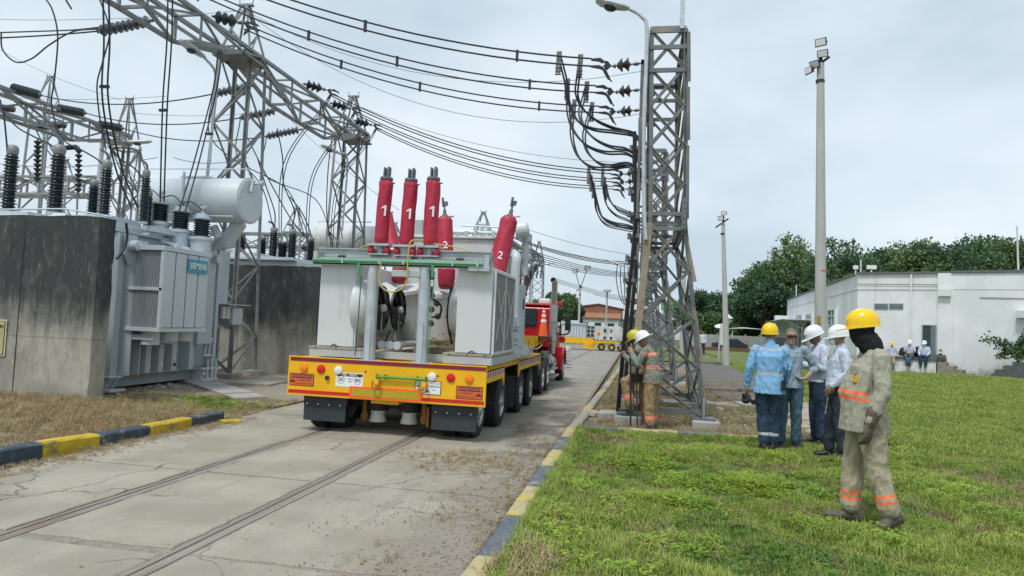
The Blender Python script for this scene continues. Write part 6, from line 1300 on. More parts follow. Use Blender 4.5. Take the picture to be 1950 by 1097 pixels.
# shrub in the planter
sh = empty('shrub', AP(1935,700,P0+Nf*1.5,Nf), 'leafy shrub with arching twigs in the stepped planter at the right edge', 'shrub'); c = AP(1940,690,P0+Nf*1.2,Nf); mb = MB(); rng = np.random.default_rng(5); C = []
for k in range(16):
    a = random.uniform(-1.2, 1.2); e_ = c + U_*math.sin(a)*random.uniform(.5,2.0) + Nf*random.uniform(-.4,.5) + Vector((0,0,random.uniform(.2,1.35)*math.cos(a*.6))); m_ = c.lerp(e_, .5)+Vector((0,0,.35)); st = crv([c, m_, e_], 6); mb.tube(st, .012, 4)
    for q in st[4:]: C.append(np.array(q)+rng.normal(size=(14,3))*.13)
mb.build('stem', bark, sh); C = np.concatenate(C); V, F = leafquads(C, .17, rng); V -= np.array(sh.location); link('foliage', npmesh('foliage', V, F, lm3), sh)
# ================================================================ DISTANT THINGS
hb = empty('brick_house', (-6, 110, 0), 'far brick house with a tiled roof beyond the road end', 'house')
brickm = MAT('red brick', (.27,.12,.075), .9, 0, .25, 2, dirt=(.33,.2,.13), dthr=.56, dsc=.5)
mb = MB(); mb.prism([(-9.6,110,0),(-9.6,110,4.6),(-6.2,110,5.15),(-2.5,110,4.5),(-2.5,110,0)], (0,9,0)); mb.build('wall', brickm, hb)
mb = MB(); mb.prism([(-9.9,109.8,4.62),(-6.2,109.8,5.2),(-6.2,109.8,5.32),(-9.9,109.8,4.74)], (0,9.4,0)); mb.prism([(-6.2,109.8,5.2),(-2.2,109.8,4.5),(-2.2,109.8,4.62),(-6.2,109.8,5.32)], (0,9.4,0)); mb.build('roof', MAT('old metal roof', (.18,.16,.15), .8), hb)
tile = MAT('clay tile', (.36,.19,.12), .85, 0, .3, 3); mb = MB()
for k in range(22): mb.cyl((-9.2+.31*k,106.5,2.9),(-9.2+.31*k,110,3.7),.17,n=6)
mb.build('tile_roof', tile, hb); box('front_wall', mwall, hb, -9.3, -2.6, 106.8, 109.9, 0, 2.8)
for x in (-8,-6,-4): box('window', glassd, hb, x-.5, x+.5, 106.77, 106.8, 1.0, 2.2)
mast(-5.2, 62, 5.0, .12, .09, 'distant thin mast with two floodlights in front of the brick house', (((-.5,-.1,1.6), (-.5,-.8,-.2), 1.3), ((.6,-.1,1.9), (.5,-.9,-.2), 1.3)))
mb = MB(); mb.bar((-5.2,62,5),(-5.65,62,6.4),.06); mb.bar((-5.2,62,5),(-4.65,62,6.7),.06); mb.build('fork_arm', darkm, [o for o in bpy.data.objects if o.name.startswith('light_mast')][-1])
mb = MB(); mb.cyl((-4.0,90,0),(-4.0,90,6.2),.12,n=8); mb.cyl((-4.0,90,6.2),(-4.0,90,6.5),.5,n=12); o = mb.build('street_lamp', polec); tag(o, 'tiny far street lamp in front of the brick house', 'street lamp')
# far white house with green roof, containers behind lattice towers
gh = empty('far_house', (9, 110, 0), 'far white house with a green roof seen through the lattice tower', 'house'); box('wall', mwall, gh, 4, 13, 110, 118, 0, 4.6); mb = MB(); mb.prism([(3.6,109.6,4.6),(13.4,109.6,4.6),(13.4,109.6,6.2),(3.6,109.6,6.2)], (0,.3,0)); mb.build('roof', MAT('green roof', (.14,.32,.12), .7), gh)
for x in (5.5,8,10.5): box('window', glassd, gh, x-.6, x+.6, 109.97, 110, 1.6, 3)
cb_ = empty('container', (1.9, 60, 0), 'grey blue equipment container behind the lattice towers', 'container'); box('body', MAT('grey blue container', (.20,.25,.27), .6), cb_, -.2, 2.8, 60, 63, 0, 3.0, .03); mb = MB(); mb.box(-.2,1.0,59.97,60,.1,2.2); mb.build('door', MAT('green grey door', (.07,.13,.12), .6), cb_)
ap = empty('apartment_block', (-.6, 150, 0), 'pale slim apartment block far away beside the lattice tower', 'building'); box('wall', mwall, ap, -3.2, .6, 150, 156, 0, 11.5)
for k in range(4):
    for x in (-2.2,-.6): box('window', glassd, ap, x-.4, x+.4, 149.95, 150, 2+2.4*k, 3.2+2.4*k)
# perimeter fence, carport, lantern posts
fe = empty('panel_fence', (9, 66, 0), 'low grey concrete panel fence along the far lawn', 'fence')
for k in range(8): box('panel', MAT('fence panel grey', (.34,.35,.34), .85, 0, .1, 2) if k == 0 else bpy.data.materials['fence panel grey'], fe, 4.9+1.25*k, 6.1+1.25*k, 66, 66.1, .1, 1.35)
for k in range(9): box('post', conc, fe, 4.8+1.25*k, 4.9+1.25*k, 65.96, 66.12, 0, 1.5)
tag(box('red_earth_edge', MAT('red earth edge', (.16,.085,.06), .9), None, 3.5, 14, 60, 60.4, -.1, .32), kind='structure')
cp = empty('carport', (9.6, 63, 0), 'white topped carport shelter in front of the dark grove', 'shelter'); mb = MB(); mb.prism([(7.9,62,1.95),(9.2,62,2.12),(11.2,62,1.98),(9.2,62,2.02)], (0,2.5,0)); mb.build('canopy', whitel, cp); 
for x in (8.2, 10.6): cylo('post', galv, cp, (x,62.2,0), (x,62.2,1.98), .05)
car = empty('parked_car', (7.8, 62.5, 0), 'dark car mostly hidden under the carport', 'car'); mb = MB(); mb.prism([(6.6,62,.25),(6.6,62,.65),(7.1,62,.72),(7.5,62,1.05),(8.6,62,1.08),(9.2,62,.7),(9.5,62,.6),(9.5,62,.25)], (0,1.5,0)); mb.build('body', darkm, car, bevel=.04); mb = MB(); mb.prism([(7.25,61.99,.72),(7.55,61.99,1.0),(8.5,61.99,1.02),(8.9,61.99,.72)], (0,.01,0)); mb.build('window', glassd, car)
for x in (7.1, 8.9): mb = MB(); mb.cyl((x,61.95,.27),(x,62.15,.27),.27,n=16); mb.build('wheel', rubber, car)
q = AZ(1368, 690); dl = empty('path_lamp', q, 'thin leaning pole with a round white disc lamp left of the shorter mast', 'path lamp', 'lamps by the shorter mast'); mb = MB(); mb.tube([q, AY(1371, 626, q.y)], .045, 8); mb.build('pole', galv, dl); p = AY(1371, 622, q.y); mb = MB(); mb.lathe([(.05,-.05),(.27,-.02),(.29,.02),(.2,.09),(.03,.11)], p, (-.1,-.3,1), 20); mb.build('disc_shade', whitel, dl, smooth=True)
q = AZ(1387, 688); dl = empty('path_lamp', q, 'lantern on a straight post just right of the shorter mast', 'path lamp', 'lamps by the shorter mast'); p = AY(1386, 617, q.y); mb = MB(); mb.tube([q, p], .05, 8); mb.build('pole', galv, dl); mb = MB(); mb.lathe([(.10,0),(.17,.3),(.30,.32),(.05,.55)], p, n=8); mb.build('lantern', txlight, dl)
q = AZ(1376, 696); mb = MB(); mb.box(q.x-.16,q.x+.16,q.y-.08,q.y+.08,1.0,2.0); o = mb.build('meter_box', whitel); mb = MB(); mb.cyl((q.x,q.y,-.1),(q.x,q.y,1.0),.04,n=8); mb.build('post', galv, o); tag(o, 'white meter box on a thin post left of the shorter mast', 'meter box')
# slabs / planks on the gravel
def slabrow(name, label, pts, n_, w, m, lift=.05, grp=None):
    t = empty(name, (*pts[0], 0), label, 'paving', grp); a = Vector((*pts[0],0)); b_ = Vector((*pts[1],0)); d = (b_-a)/n_; s_ = Vector((-d.y, d.x, 0)).normalized()*w/2
    for k in range(n_):
        g_ = d*.03; z = Vector((0,0,lift+random.uniform(-.015,.02))); j = s_*random.uniform(-.05,.05); q0 = a+d*k+g_+j; q1 = a+d*(k+1)-g_+j; mb = MB(); mb.prism([q0-s_+z, q1-s_+z, q1+s_+z, q0+s_+z], (0,0,-.08)); mb.build('slab', m, t)
slabrow('trench_cover', 'row of pale concrete trench covers behind the nearest tower footing', [(.6,15.9),(5.6,16.6)], 9, .75, conc)
slabrow('trench_cover', 'stack of weathered boards on the ground between the two groups of men', [(3.3,12.6),(4.6,18.5)], 12, 1.3, wood, .07)
slabrow('trench_cover', 'short dark slabs beside the second tower footing', [(1.7,19.4),(4.4,19.9)], 5, .3, masph, .1)
slabrow('trench_cover', 'row of grey covers running left toward the transformer apron', [(-6.9,11.6),(-11,14.9)], 7, .6, conc, .08)
slabrow('trench_cover', 'thin pale boards lying near the base of the gantry tower', [(-8.3,13.7),(-8.6,16.2)], 4, .9, wood, .06)
tag(box('rusty_beam', rusty, None, 1.9, 5.0, 13.62, 13.70, .0, .07), 'long rusty steel bar lying on the gravel behind the men', 'steel bar')
tag(box('rusty_beam', towersteel, None, 2.2, 5.6, 35.2, 35.4, .0, .14), 'dark beam lying across the ground before the shorter mast', 'steel bar')
for i, (x, y, r) in enumerate(((2.9,12.2,.12),(3.5,12.0,.09),(1.75,14.9,.1),(-.7,12.7,.16),(3.2,13.1,.14))):
    mb = MB(); mb.lathe([(.02,-r*.4),(r,-.02),(r*.95,r*.3),(r*.5,r*.55),(.02,r*.6)], (0,0,0), (random.uniform(-.3,.3),.1,1), 9); o = mb.build('stone', conc, None, smooth=True); o.location = (x, y, .02); tag(o, ('round pale stone in front of the boards', 'small stone at the foot of the boards', 'small stone near the rear footing', 'flat grey stone left of the crouching worker', 'bigger stone between the boards and the men')[i], 'stone', 'loose stones')
tag(box('concrete_block', conc, None, -.62, -.18, 12.2, 12.6, -.05, .15, .03), 'low concrete block under the raised boot of the worker', 'block')
# ================================================================ PEOPLE
skin1 = MAT('tan skin', (.30,.165,.105), .5, 0, .1, 20); skin2 = MAT('brown skin', (.17,.09,.06), .5, 0, .1, 20); skin3 = MAT('light tan skin', (.40,.235,.165), .5, 0, .1, 20)
hairb = MAT('black hair', (.012,.010,.010), .6, 0, .3, 60); hairg = MAT('cropped grey hair', (.14,.13,.12), .7, 0, .3, 60)
def cloth(name, c, v=.08, dirt=None): return MAT(name, c, .85, 0, v, 9, bump=.5, bsc=22, dirt=dirt, dthr=.62, dsc=6)
khaki = cloth('khaki work jacket', (.34,.33,.26), .08); khakid = cloth('khaki work trousers', (.36,.32,.225), .08, (.27,.22,.15)); olivej = cloth('olive grey jacket', (.20,.215,.175), .12); tanp = cloth('tan work trousers', (.32,.225,.125), .14)
bluesh = cloth('light blue shirt', (.20,.41,.66), .05); navy = cloth('navy trousers', (.020,.042,.082), .2); jeans = cloth('blue jeans', (.06,.125,.18), .2); greysh = cloth('blue grey shirt', (.27,.34,.40), .06); whitesh = cloth('white shirt', (.50,.555,.67), .07); blackt = cloth('dark trousers', (.018,.03,.045), .2); lilac = cloth('lilac polo', (.46,.48,.60), .05); shorts = cloth('khaki shorts', (.34,.29,.20), .1); camo = cloth('camouflage shirt', (.10,.11,.07), .4)
bandO = MAT('orange reflective band', (.90,.17,.06), .5, 0, .04); bandG = MAT('silver reflective band', (.42,.45,.47), .45, 0, .05); bandP = MAT('faded orange band', (.80,.27,.17), .6, 0, .08)
hatY = MAT('yellow hard hat', (.85,.55,.003), .28, 0, .03, 6); hatW = MAT('white hard hat', (.76,.78,.82), .28, 0, .02, 6); hatD = MAT('dull yellow hard hat', (.52,.47,.04), .35, 0, .05)
bootm = MAT('worn brown boot', (.10,.085,.065), .7, 0, .3, 20, bump=.4); blackc = MAT('black knit cloth', (.006,.007,.009), .9, 0, .2, 30, bump=.5); glovem = MAT('brown leather glove', (.13,.10,.075), .7, 0, .25, 20, bump=.5)
maskm = MAT('white face mask', (.72,.73,.72), .8, 0, .03)
V = Vector
def rings(mb, rs, n=18):
    vv = []
    for c, a, b_ in rs:
        c, a, b_ = V(c), V(a), V(b_)
        for i in range(n): t = 2*math.pi*i/n; vv.append(c+a*math.cos(t)+b_*math.sin(t))
    k = len(rs); mb.add(vv, [(j*n+i, j*n+(i+1) % n, (j+1)*n+(i+1) % n, (j+1)*n+i) for j in range(k-1) for i in range(n)] + [tuple(range(n-1,-1,-1)), tuple(range((k-1)*n, k*n))])
def limb(mb, pts, rs, n=12):
    P = []; Q = []
    for i in range(len(pts)-1):
        for k in range(3): t = k/3; P.append(V(pts[i]).lerp(V(pts[i+1]), t)); Q.append(rs[i]+(rs[i+1]-rs[i])*t)
    P.append(V(pts[-1])); Q.append(rs[-1])
    for i in range(0, 1): pass
    mb.tube(P, Q, n)
    for p, r in zip(pts, rs): ball(mb, p, r*.98)
def ball(mb, p, r, sx=1, sy=1, sz=1, n=10):
    p = V(p); rs = []
    for k in range(1, 8):
        a = math.pi*k/8; rs.append((p+V((0,0,-math.cos(a)*r*sz)), V((math.sin(a)*r*sx,0,0)), V((0,math.sin(a)*r*sy,0))))
    rings(mb, rs, n)
def remesh(mb, name, mats, par, vox, wr=0., wsc=11., facemat=None, smooth_it=2, stretch=(1,1,.45), seed=0):
    me = mb.mesh('tmp', mats[0]); o = link('tmp', me)
    m_ = o.modifiers.new('r', 'REMESH'); m_.mode = 'VOXEL'; m_.voxel_size = vox; m_.use_smooth_shade = True
    s_ = o.modifiers.new('s', 'SMOOTH'); s_.iterations = smooth_it; s_.factor = .5
    dg = bpy.context.evaluated_depsgraph_get(); dg.update(); nm = bpy.data.meshes.new_from_object(o.evaluated_get(dg)); bpy.data.objects.remove(o)
    nm.materials.clear()
    for m in mats: nm.materials.append(m)
    nv = len(nm.vertices); co = np.empty(nv*3, np.float32); nm.vertices.foreach_get('co', co); co = co.reshape(-1,3)
    if wr:
        wr = wr*.9
        no = np.empty(nv*3, np.float32); nm.vertices.foreach_get('normal', no); no = no.reshape(-1,3); d = np.empty(nv)
        for i in range(nv):
            c = co[i]; q = V((c[0]*wsc*stretch[0]+seed, c[1]*wsc*stretch[1], c[2]*wsc*stretch[2]+c[0]*wsc*.5)); w = noise.noise(q); d[i] = (1-3.2*abs(w))*.55 + .5*(.5-abs(noise.noise(q*2.1))*2) - .25
        co = co + no*(d*wr)[:,None]; nm.vertices.foreach_set('co', co.astype(np.float32).ravel())
    if facemat is not None:
        nf = len(nm.polygons); mi = np.zeros(nf, np.int32)
        for i, p in enumerate(nm.polygons): mi[i] = facemat(p.center)
        nm.polygons.foreach_set('material_index', mi)
    for p in nm.polygons: p.use_smooth = True
    nm.update(); return link(name, nm, par)
def hand(mb, w, d, nrm, side=1, curl=.5, s=1.):
    """w wrist, d pointing direction, nrm palm normal, side=+1 thumb toward d x nrm"""
    w = V(w); d = V(d).normalized(); nrm = V(nrm); nrm = (nrm-d*nrm.dot(d)).normalized(); t = d.cross(nrm)*side
    rings(mb, [(w, t*.027*s, nrm*.022*s), (w+d*.03*s, t*.036*s, nrm*.019*s), (w+d*.07*s, t*.042*s, nrm*.017*s), (w+d*.095*s, t*.040*s, nrm*.013*s)], 14)
    for k, (o, L_) in enumerate(((.030,.068),(.011,.078),(-.009,.072),(-.028,.056))):
        b_ = w + d*.088*s + t*o*s; pts = [b_]; a = 0; p = b_
        for q, f_ in enumerate((.45,.32,.23)):
            a += curl*(.55, .9, .7)[q]; p = p + (d*math.cos(a) + nrm*math.sin(a))*L_*f_*s; pts.append(p)
        limb(mb, pts, [.0105*s, .0098*s, .0092*s, .008*s], 8)
    b_ = w + d*.025*s + t*.030*s; limb(mb, [b_, b_+(t*.7+d*.6+nrm*.3).normalized()*.038*s, b_+(t*.55+d*.8+nrm*.5).normalized()*.068*s, b_+(t*.35+d*1.0+nrm*.7).normalized()*.09*s], [.014*s,.0125*s,.011*s,.009*s], 8)
def foot(mb, ank, toe, up=(0,0,1), s=1.):
    ank = V(ank); f_ = V(toe).normalized(); u = V(up); u = (u-f_*u.dot(f_)).normalized(); r_ = f_.cross(u)
    base = ank - u*.075*s
    rs = []
    for t, w_, h in ((-.085,.020,.05),(-.075,.034,.08),(-.04,.040,.095),(.02,.041,.085),(.07,.047,.06),(.13,.052,.05),(.17,.045,.045),(.195,.022,.03)):
        rs.append((base+f_*t*s+u*h*.62*s-u*.008, r_*w_*s*1.05, u*h*.66*s))
    rings(mb, rs, 14); limb(mb, [ank-u*.01, ank+u*.08*s], [.05*s,.052*s]); 
def person(name_lab, loc, rz, J, O, s=1., vox=.008, grp=None):
    """J: joints, O: outfit options. local frame faces +Y, right hand is +X"""
    root = empty('person', (0,0,0), name_lab, 'person', grp)
    j = dict(pel=(0,0,.97), wst=(0,0,1.08), cst=(0,-.01,1.32), nck=(0,-.01,1.48), hd=(0,.025,1.62), hyaw=0., hpitch=0., hroll=0.,
             shL=(-.185,-.01,1.42), elL=(-.235,-.03,1.15), wrL=(-.225,.05,.91), hdL=(0,.1,-1), pnL=(1,0,0), shR=(.185,-.01,1.42), elR=(.235,-.03,1.15), wrR=(.225,.05,.91), hdR=(0,.1,-1), pnR=(-1,0,0),
             hpL=(-.09,0,.93), knL=(-.10,.02,.50), anL=(-.11,-.01,.09), toL=(-.12,1,0), hpR=(.09,0,.93), knR=(.10,.02,.50), anR=(.11,-.01,.09), toR=(.12,1,0), curl=.5, bulk=1.)
    j.update(J); B = j['bulk']; g = lambda k: V(j[k])
    o = dict(skin=skin1, shirt=whitesh, trou=navy, hem=.84, hat=None, hair=hairb, shoe=blackp, sleeve='long', wr=.010); o.update(O)
    # head frame
    HR = Matrix.Rotation(j['hyaw'], 4, 'Z') @ Matrix.Rotation(j['hpitch'], 4, 'X') @ Matrix.Rotation(j['hroll'], 4, 'Y'); hc = g('hd'); H = Matrix.Translation(hc) @ HR
    # ---- body, one continuous surface
    mb = MB(); mb.M = H
    rings(mb, [(V((0,y,z)), V((a,0,0)), V((0,b_,0))) for z, a, b_, y in ((-.120,.022,.026,.048),(-.105,.040,.046,.038),(-.075,.055,.066,.022),(-.04,.063,.080,.010),(0,.071,.091,.002),(.04,.074,.095,-.002),(.08,.067,.086,-.006),(.11,.045,.06,-.008),(.122,.02,.03,-.01))], 20)
    rings(mb, [(V((0,.078,.022)), V((.007,0,0)), V((0,.012,0))), (V((0,.092,-.002)), V((.009,0,0)), V((0,.014,0))), (V((0,.098,-.022)), V((.015,0,0)), V((0,.014,0))), (V((0,.086,-.030)), V((.012,0,0)), V((0,.008,0)))], 10)
    for sx in (-1,1): ball(mb, (sx*.074,-.008,-.008), .024, .35, .7, 1.15); ball(mb, (sx*.03,.075,-.012), .02, 1, .5, .7)
    ball(mb, (0,.078,-.062), .017, 1.3, .7, .55); ball(mb, (0,.074,.035), .03, 1.6, .4, .35)
    mb.M = None
    limb(mb, [g('nck')-V((0,0,.05)), g('nck')+V((0,.005,.02)), hc+HR@V((0,-.015,-.07))], [.062,.056,.055])
    cst, wst, pel = g('cst'), g('wst'), g('pel'); side = (g('shR')-g('shL')).normalized()*1; fwd = V((0,0,1)).cross(side).normalized()*1
    ps = (g('hpR')-g('hpL')).normalized(); pf = V((0,0,1)).cross(ps).normalized()
    def torso(k, ex, hem, closed=True):
        up = (g('nck')-pel).normalized(); L_ = []
        sh = (g('shL')+g('shR'))/2
        bl = j.get('belly', 0)
        L_.append((V((pel.x, pel.y, hem))+pf*bl*.3, ps*(.175*k*B+ex*.8), pf*(.125*k*B+ex+bl*.35)))
        if hem < .95: L_.append((pel+pf*bl*.4, ps*(.172*k*B+ex*.5), pf*(.122*k*B+ex*.6+bl*.4)))
        L_.append((wst+fwd*bl*.5, side*(.158*k*B+ex*.4), fwd*(.112*k*B+ex*.4+bl*.5)))
        L_.append((wst.lerp(cst,.5)+fwd*bl*.4, side*(.163*k*B+ex*.3), fwd*(.115*k*B+ex*.3+bl*.4)))
        L_.append((cst+fwd*bl*.15, side*(.175*k*B+ex*.2), fwd*(.120*k*B+ex*.2+bl*.15)))
        L_.append((sh-up*.03, side*(.170*k), fwd*.098*k)); L_.append((sh+up*.025, side*(.125*k), fwd*.078*k)); L_.append((g('nck')+up*.0, side*.068, fwd*.066)); return L_
    rings(mb, torso(.9, 0, min(o['hem']+.06, pel.z-.02)))
    for S_ in 'LR':
        limb(mb, [g('sh'+S_)-V((0,0,.015)), g('el'+S_), g('wr'+S_)], [.046*B, .040, .029])
        limb(mb, [g('hp'+S_), g('kn'+S_), g('an'+S_)], [.085*B, .055, .040])
        if not o.get('glove'): hand(mb, g('wr'+S_), j['hd'+S_], j['pn'+S_], (1 if S_ == 'L' else -1)*j.get('tf'+S_, 1), j['curl'])
        ball(mb, g('an'+S_)-V((0,0,.02)), .045)
    skinm = o['skin']; hm = o['hair']
    Hi = H.inverted()
    def fm(c):
        if hm is None: return 0
        q = Hi @ c
        if q.length > .17: return 0
        return 1 if (q.z > .055-.9*(q.y+.03)*(-1) * -1 and q.z > (.075 if q.y > .03 else -.045 if q.y < -.02 else .03)) else 0
    remesh(mb, 'body', [skinm, hm or skinm], root, vox*(.8 if vox < .012 else 1), facemat=fm, smooth_it=1)
    # ---- face details
    if not o.get('balaclava'):
        for sx in (-1,1):
            e_ = MB(); e_.M = H; ball(e_, (sx*.030,.086,.006), .0085, 1.5, .5, .7, 8); e_.build('eye', blackp, root, smooth=True)
            e_ = MB(); e_.M = H; e_.bar((sx*.016,.093,.026), (sx*.045,.083,.025), .006, .008); e_.build('eyebrow', hairb, root)
        e_ = MB(); e_.M = H; e_.bar((-.020,.0905,-.062), (.020,.0905,-.062), .008, .005); e_.build('mouth', MAT('lips', (.18,.06,.05), .6) if 'lips' not in bpy.data.materials else bpy.data.materials['lips'], root)
    else:
        e_ = MB(); e_.M = H; rings(e_, [(V((0,y,z)), V((a,0,0)), V((0,b_,0))) for z, a, b_, y in ((-.17,.075,.080,-.01),(-.145,.062,.072,.008),(-.12,.058,.074,.018),(-.09,.066,.086,.020),(-.05,.075,.096,.014),(0,.082,.106,.006),(.04,.084,.108,0),(.08,.078,.098,-.004),(.115,.05,.065,-.006),(.13,.02,.03,-.006))], 20)
        ball(e_, (0,.10,-.02), .022, .8, .7, 1); e_.M = None; limb(e_, [g('nck')-V((0,0,.02)), g('nck')+V((0,.03,.04)), hc+HR@V((0,.0,-.09))], [.10,.092,.086]); remesh(e_, 'balaclava', [blackc], root, .008, .012, 14)
        e_ = MB(); e_.M = H; e_.bar((-.03,.108,.012), (.03,.108,.012), .006, .016); e_.build('eye_slit', skinm, root)
    if o.get('glasses'):
        e_ = MB(); e_.M = H; rings(e_, [(V((-.072,.055,.008)), V((0,.006,0)), V((0,0,.010))), (V((-.052,.088,.006)), V((0,.006,0)), V((0,0,.020))), (V((-.02,.104,.006)), V((0,.006,0)), V((0,0,.021))), (V((0,.106,.010)), V((0,.006,0)), V((0,0,.011))), (V((.02,.104,.006)), V((0,.006,0)), V((0,0,.021))), (V((.052,.088,.006)), V((0,.006,0)), V((0,0,.020))), (V((.072,.055,.008)), V((0,.006,0)), V((0,0,.010)))], 10); e_.bar((-.075,.06,.012),(-.078,-.02,.01),.005,.008); e_.bar((.075,.06,.012),(.078,-.02,.01),.005,.008); e_.build('sunglasses', blackp, root, smooth=True)
    if o.get('mask'):
        e_ = MB(); e_.M = H; rings(e_, [(V((0,.07,-.115)), V((.03,0,0)), V((0,.03,0))), (V((0,.085,-.09)), V((.050,0,0)), V((0,.042,0))), (V((0,.092,-.055)), V((.055,0,0)), V((0,.045,0))), (V((0,.088,-.02)), V((.042,0,0)), V((0,.032,0))), (V((0,.085,.0)), V((.018,0,0)), V((0,.018,0)))], 16)
        for sx in (-1,1): e_.bar((sx*.05,.09,-.045),(sx*.077,.0,.0),.0035,.0035); e_.bar((sx*.05,.085,-.08),(sx*.077,.0,-.01),.0035,.0035)
        e_.build('face_mask', maskm, root, smooth=True)
    # ---- hat
    if o['hat']:
        mb = MB(); mb.M = H @ Matrix.Translation((0,-.004,.030)) @ Matrix.Rotation(j.get('hatp', -.10), 4, 'X'); rs = []
        for k in range(11):
            a = math.pi/2*k/10; rs.append((V((0,-.003,.125*math.sin(a))), V((max(.004,.109*math.cos(a)**.75),0,0)), V((0,max(.004,.134*math.cos(a)**.75),0))))
        rs = [(V((0,0,-.03)), V((.111,0,0)), V((0,.136,0)))] + rs; rings(mb, rs, 32)
        if o.get('fullbrim'): rings(mb, [(V((0,.0,-.035)), V((.165,0,0)), V((0,.195,0))), (V((0,.0,-.029)), V((.163,0,0)), V((0,.193,0))), (V((0,0,-.005)), V((.108,0,0)), V((0,.132,0)))], 32)
        else:
            rings(mb, [(V((0,.0,-.036)), V((.117,0,0)), V((0,.143,0))), (V((0,.0,-.026)), V((.116,0,0)), V((0,.142,0)))], 32)
            vv = []; n_ = 12
            for z in (-.034,-.026):
                for k in range(n_+1): a = math.pi*(.12+.76*k/n_); vv.append((.112*math.cos(a), .135*math.sin(a), z))
                for k in range(n_+1): a = math.pi*(.88-.76*k/n_); w_ = math.sin(a)**1.5; vv.append((.112*math.cos(a), .135*math.sin(a)+.085*w_, z-.012*w_))
            m2 = 2*(n_+1); mb.add(vv, [tuple(range(m2-1,-1,-1)), tuple(range(m2, 2*m2))] + [(i, (i+1) % m2, m2+(i+1) % m2, m2+i) for i in range(m2)])
        for x_, h_ in ((0,.007),(-.035,.005),(.035,.005)):
            P = []
            for k in range(13): a = math.pi*(.08+.84*k/12); P.append((x_, .131*math.cos(a)*(1-abs(x_)), (.124-abs(x_)*.45)*math.sin(a)**.85+.001))
            mb.tube(P, h_, 6)
        mb.build('hard_hat', o['hat'], root, smooth=True)
    # ---- shirt
    mb = MB(); rings(mb, torso(1.0, o.get('loose', .02), o['hem']), 22)
    full = o['sleeve'] == 'long'
    for S_ in 'LR':
        a, b_, c = g('sh'+S_), g('el'+S_), g('wr'+S_); lo = o.get('loose', .02)
        if full: limb(mb, [a-V((0,0,.012)), b_, c], [.058*B+lo*.2, .050+lo*.3, .038+lo*.35], 14)
        elif o['sleeve'] == 'roll': limb(mb, [a, b_, b_.lerp(c, .35)], [.066*B, .056, .054], 14)
        else: limb(mb, [a, a.lerp(b_, .75)], [.068, .062], 14)
    if o.get('collar', True): limb(mb, [g('nck')-V((0,0,.03)), g('nck')+V((0,0,.028))], [.078,.070])
    sm = [o['shirt'], o.get('band') or o['shirt']]
    bands = o.get('bands', []); sb = o.get('shoulder_band')
    def fs_(c):
        tz = c.z; ax_ = abs(c.x-cst.x)
        arm = min((g('el'+S_)-c).length for S_ in 'LR') < .13 or min((g('wr'+S_)-c).length for S_ in 'LR') < .16
        for z0_, z1_, tl in bands:
            if z0_ < tz + tl*c.y < z1_ and not arm: return 1
        if sb and ax_ > sb[0] and sb[1] < tz < sb[2] and (c-cst).dot(fwd)*sb[3] < (sb[4] if len(sb) > 4 else .04): return 1
        return 0
    shirt_o = remesh(mb, 'shirt', sm, root, vox, o['wr'], 12, fs_, seed=hash(name_lab) % 50 if False else len(name_lab))
    # ---- trousers
    mb = MB(); lo = o.get('tloose', .015)
    top = pel.z+.09
    rings(mb, [(V((pel.x,pel.y,pel.z-.10)), ps*(.15*B), pf*(.10*B)), (pel, ps*(.168*B+lo*.5), pf*(.118*B+lo*.5)), (V((pel.x,pel.y,top))*.5+wst*.5, ps*(.155*B+lo*.3), pf*(.11*B+lo*.3))], 18)
    kt = [.098*B+lo*.5, .070+lo*.8, .058+lo]
    for S_ in 'LR':
        h_, k_, a_ = g('hp'+S_), g('kn'+S_), g('an'+S_)
        if o.get('shorts'): limb(mb, [h_, h_.lerp(k_, .5), k_], [.10*B, .092, .088], 14)
        else:
            limb(mb, [h_, k_, a_+(k_-a_).normalized()*.055], kt, 14)
    tb = o.get('tbands', [])
    def ft(c):
        for S_ in 'LR':
            k_, a_ = g('kn'+S_), g('an'+S_); d = (k_-a_); t = (c-a_).dot(d)/d.length_squared
            if (c-(a_+d*t)).length < .12:
                for u0, u1 in tb:
                    if u0 < t < u1: return 1
        return 0
    remesh(mb, 'shorts' if o.get('shorts') else 'trousers', [o['trou'], o.get('tband') or o.get('band') or o['trou']], root, vox, o['wr']*1.1, 11, ft if tb else None, seed=3)
    for S_ in 'LR':
        mb = MB(); foot(mb, g('an'+S_), j['to'+S_], j.get('up'+S_, (0,0,1)), o.get('fs', 1.)); remesh(mb, 'shoe', [o['shoe']], root, max(vox, .008), .003, 20)
    if o.get('glove'):
        for S_ in 'LR':
            mb = MB(); hand(mb, g('wr'+S_)+V(j['hd'+S_]).normalized()*.01, j['hd'+S_], j['pn'+S_], 1 if S_ == 'L' else -1, .55, 1.42); limb(mb, [g('wr'+S_)+(g('el'+S_)-g('wr'+S_)).normalized()*.08, g('wr'+S_)+V(j['hd'+S_]).normalized()*.02], [.062,.050]); remesh(mb, 'glove', [glovem], root, .006, .004, 25, smooth_it=1)
    if o.get('belt'):
        mb = MB(); bc = V((pel.x, pel.y, pel.z+.075)); rings(mb, [(bc-V((0,0,.018)), ps*(.162*B+.02), pf*(.115*B+.02)), (bc+V((0,0,.018)), ps*(.160*B+.02), pf*(.113*B+.02))], 22); mb.build('belt', blackp, root, smooth=True)
    root.location = loc; root.rotation_euler.z = rz; root.scale = (s,s,s)
    return root, H
def gp(px, py): q = AZ(px, py); return V((q.x, q.y, .0))
def gadd(root, name, mat, f):       # add a part in the person's local frame
    mb = MB(); f(mb); o = mb.mesh(name, mat, (0,0,0), True); return link(name, o, root)
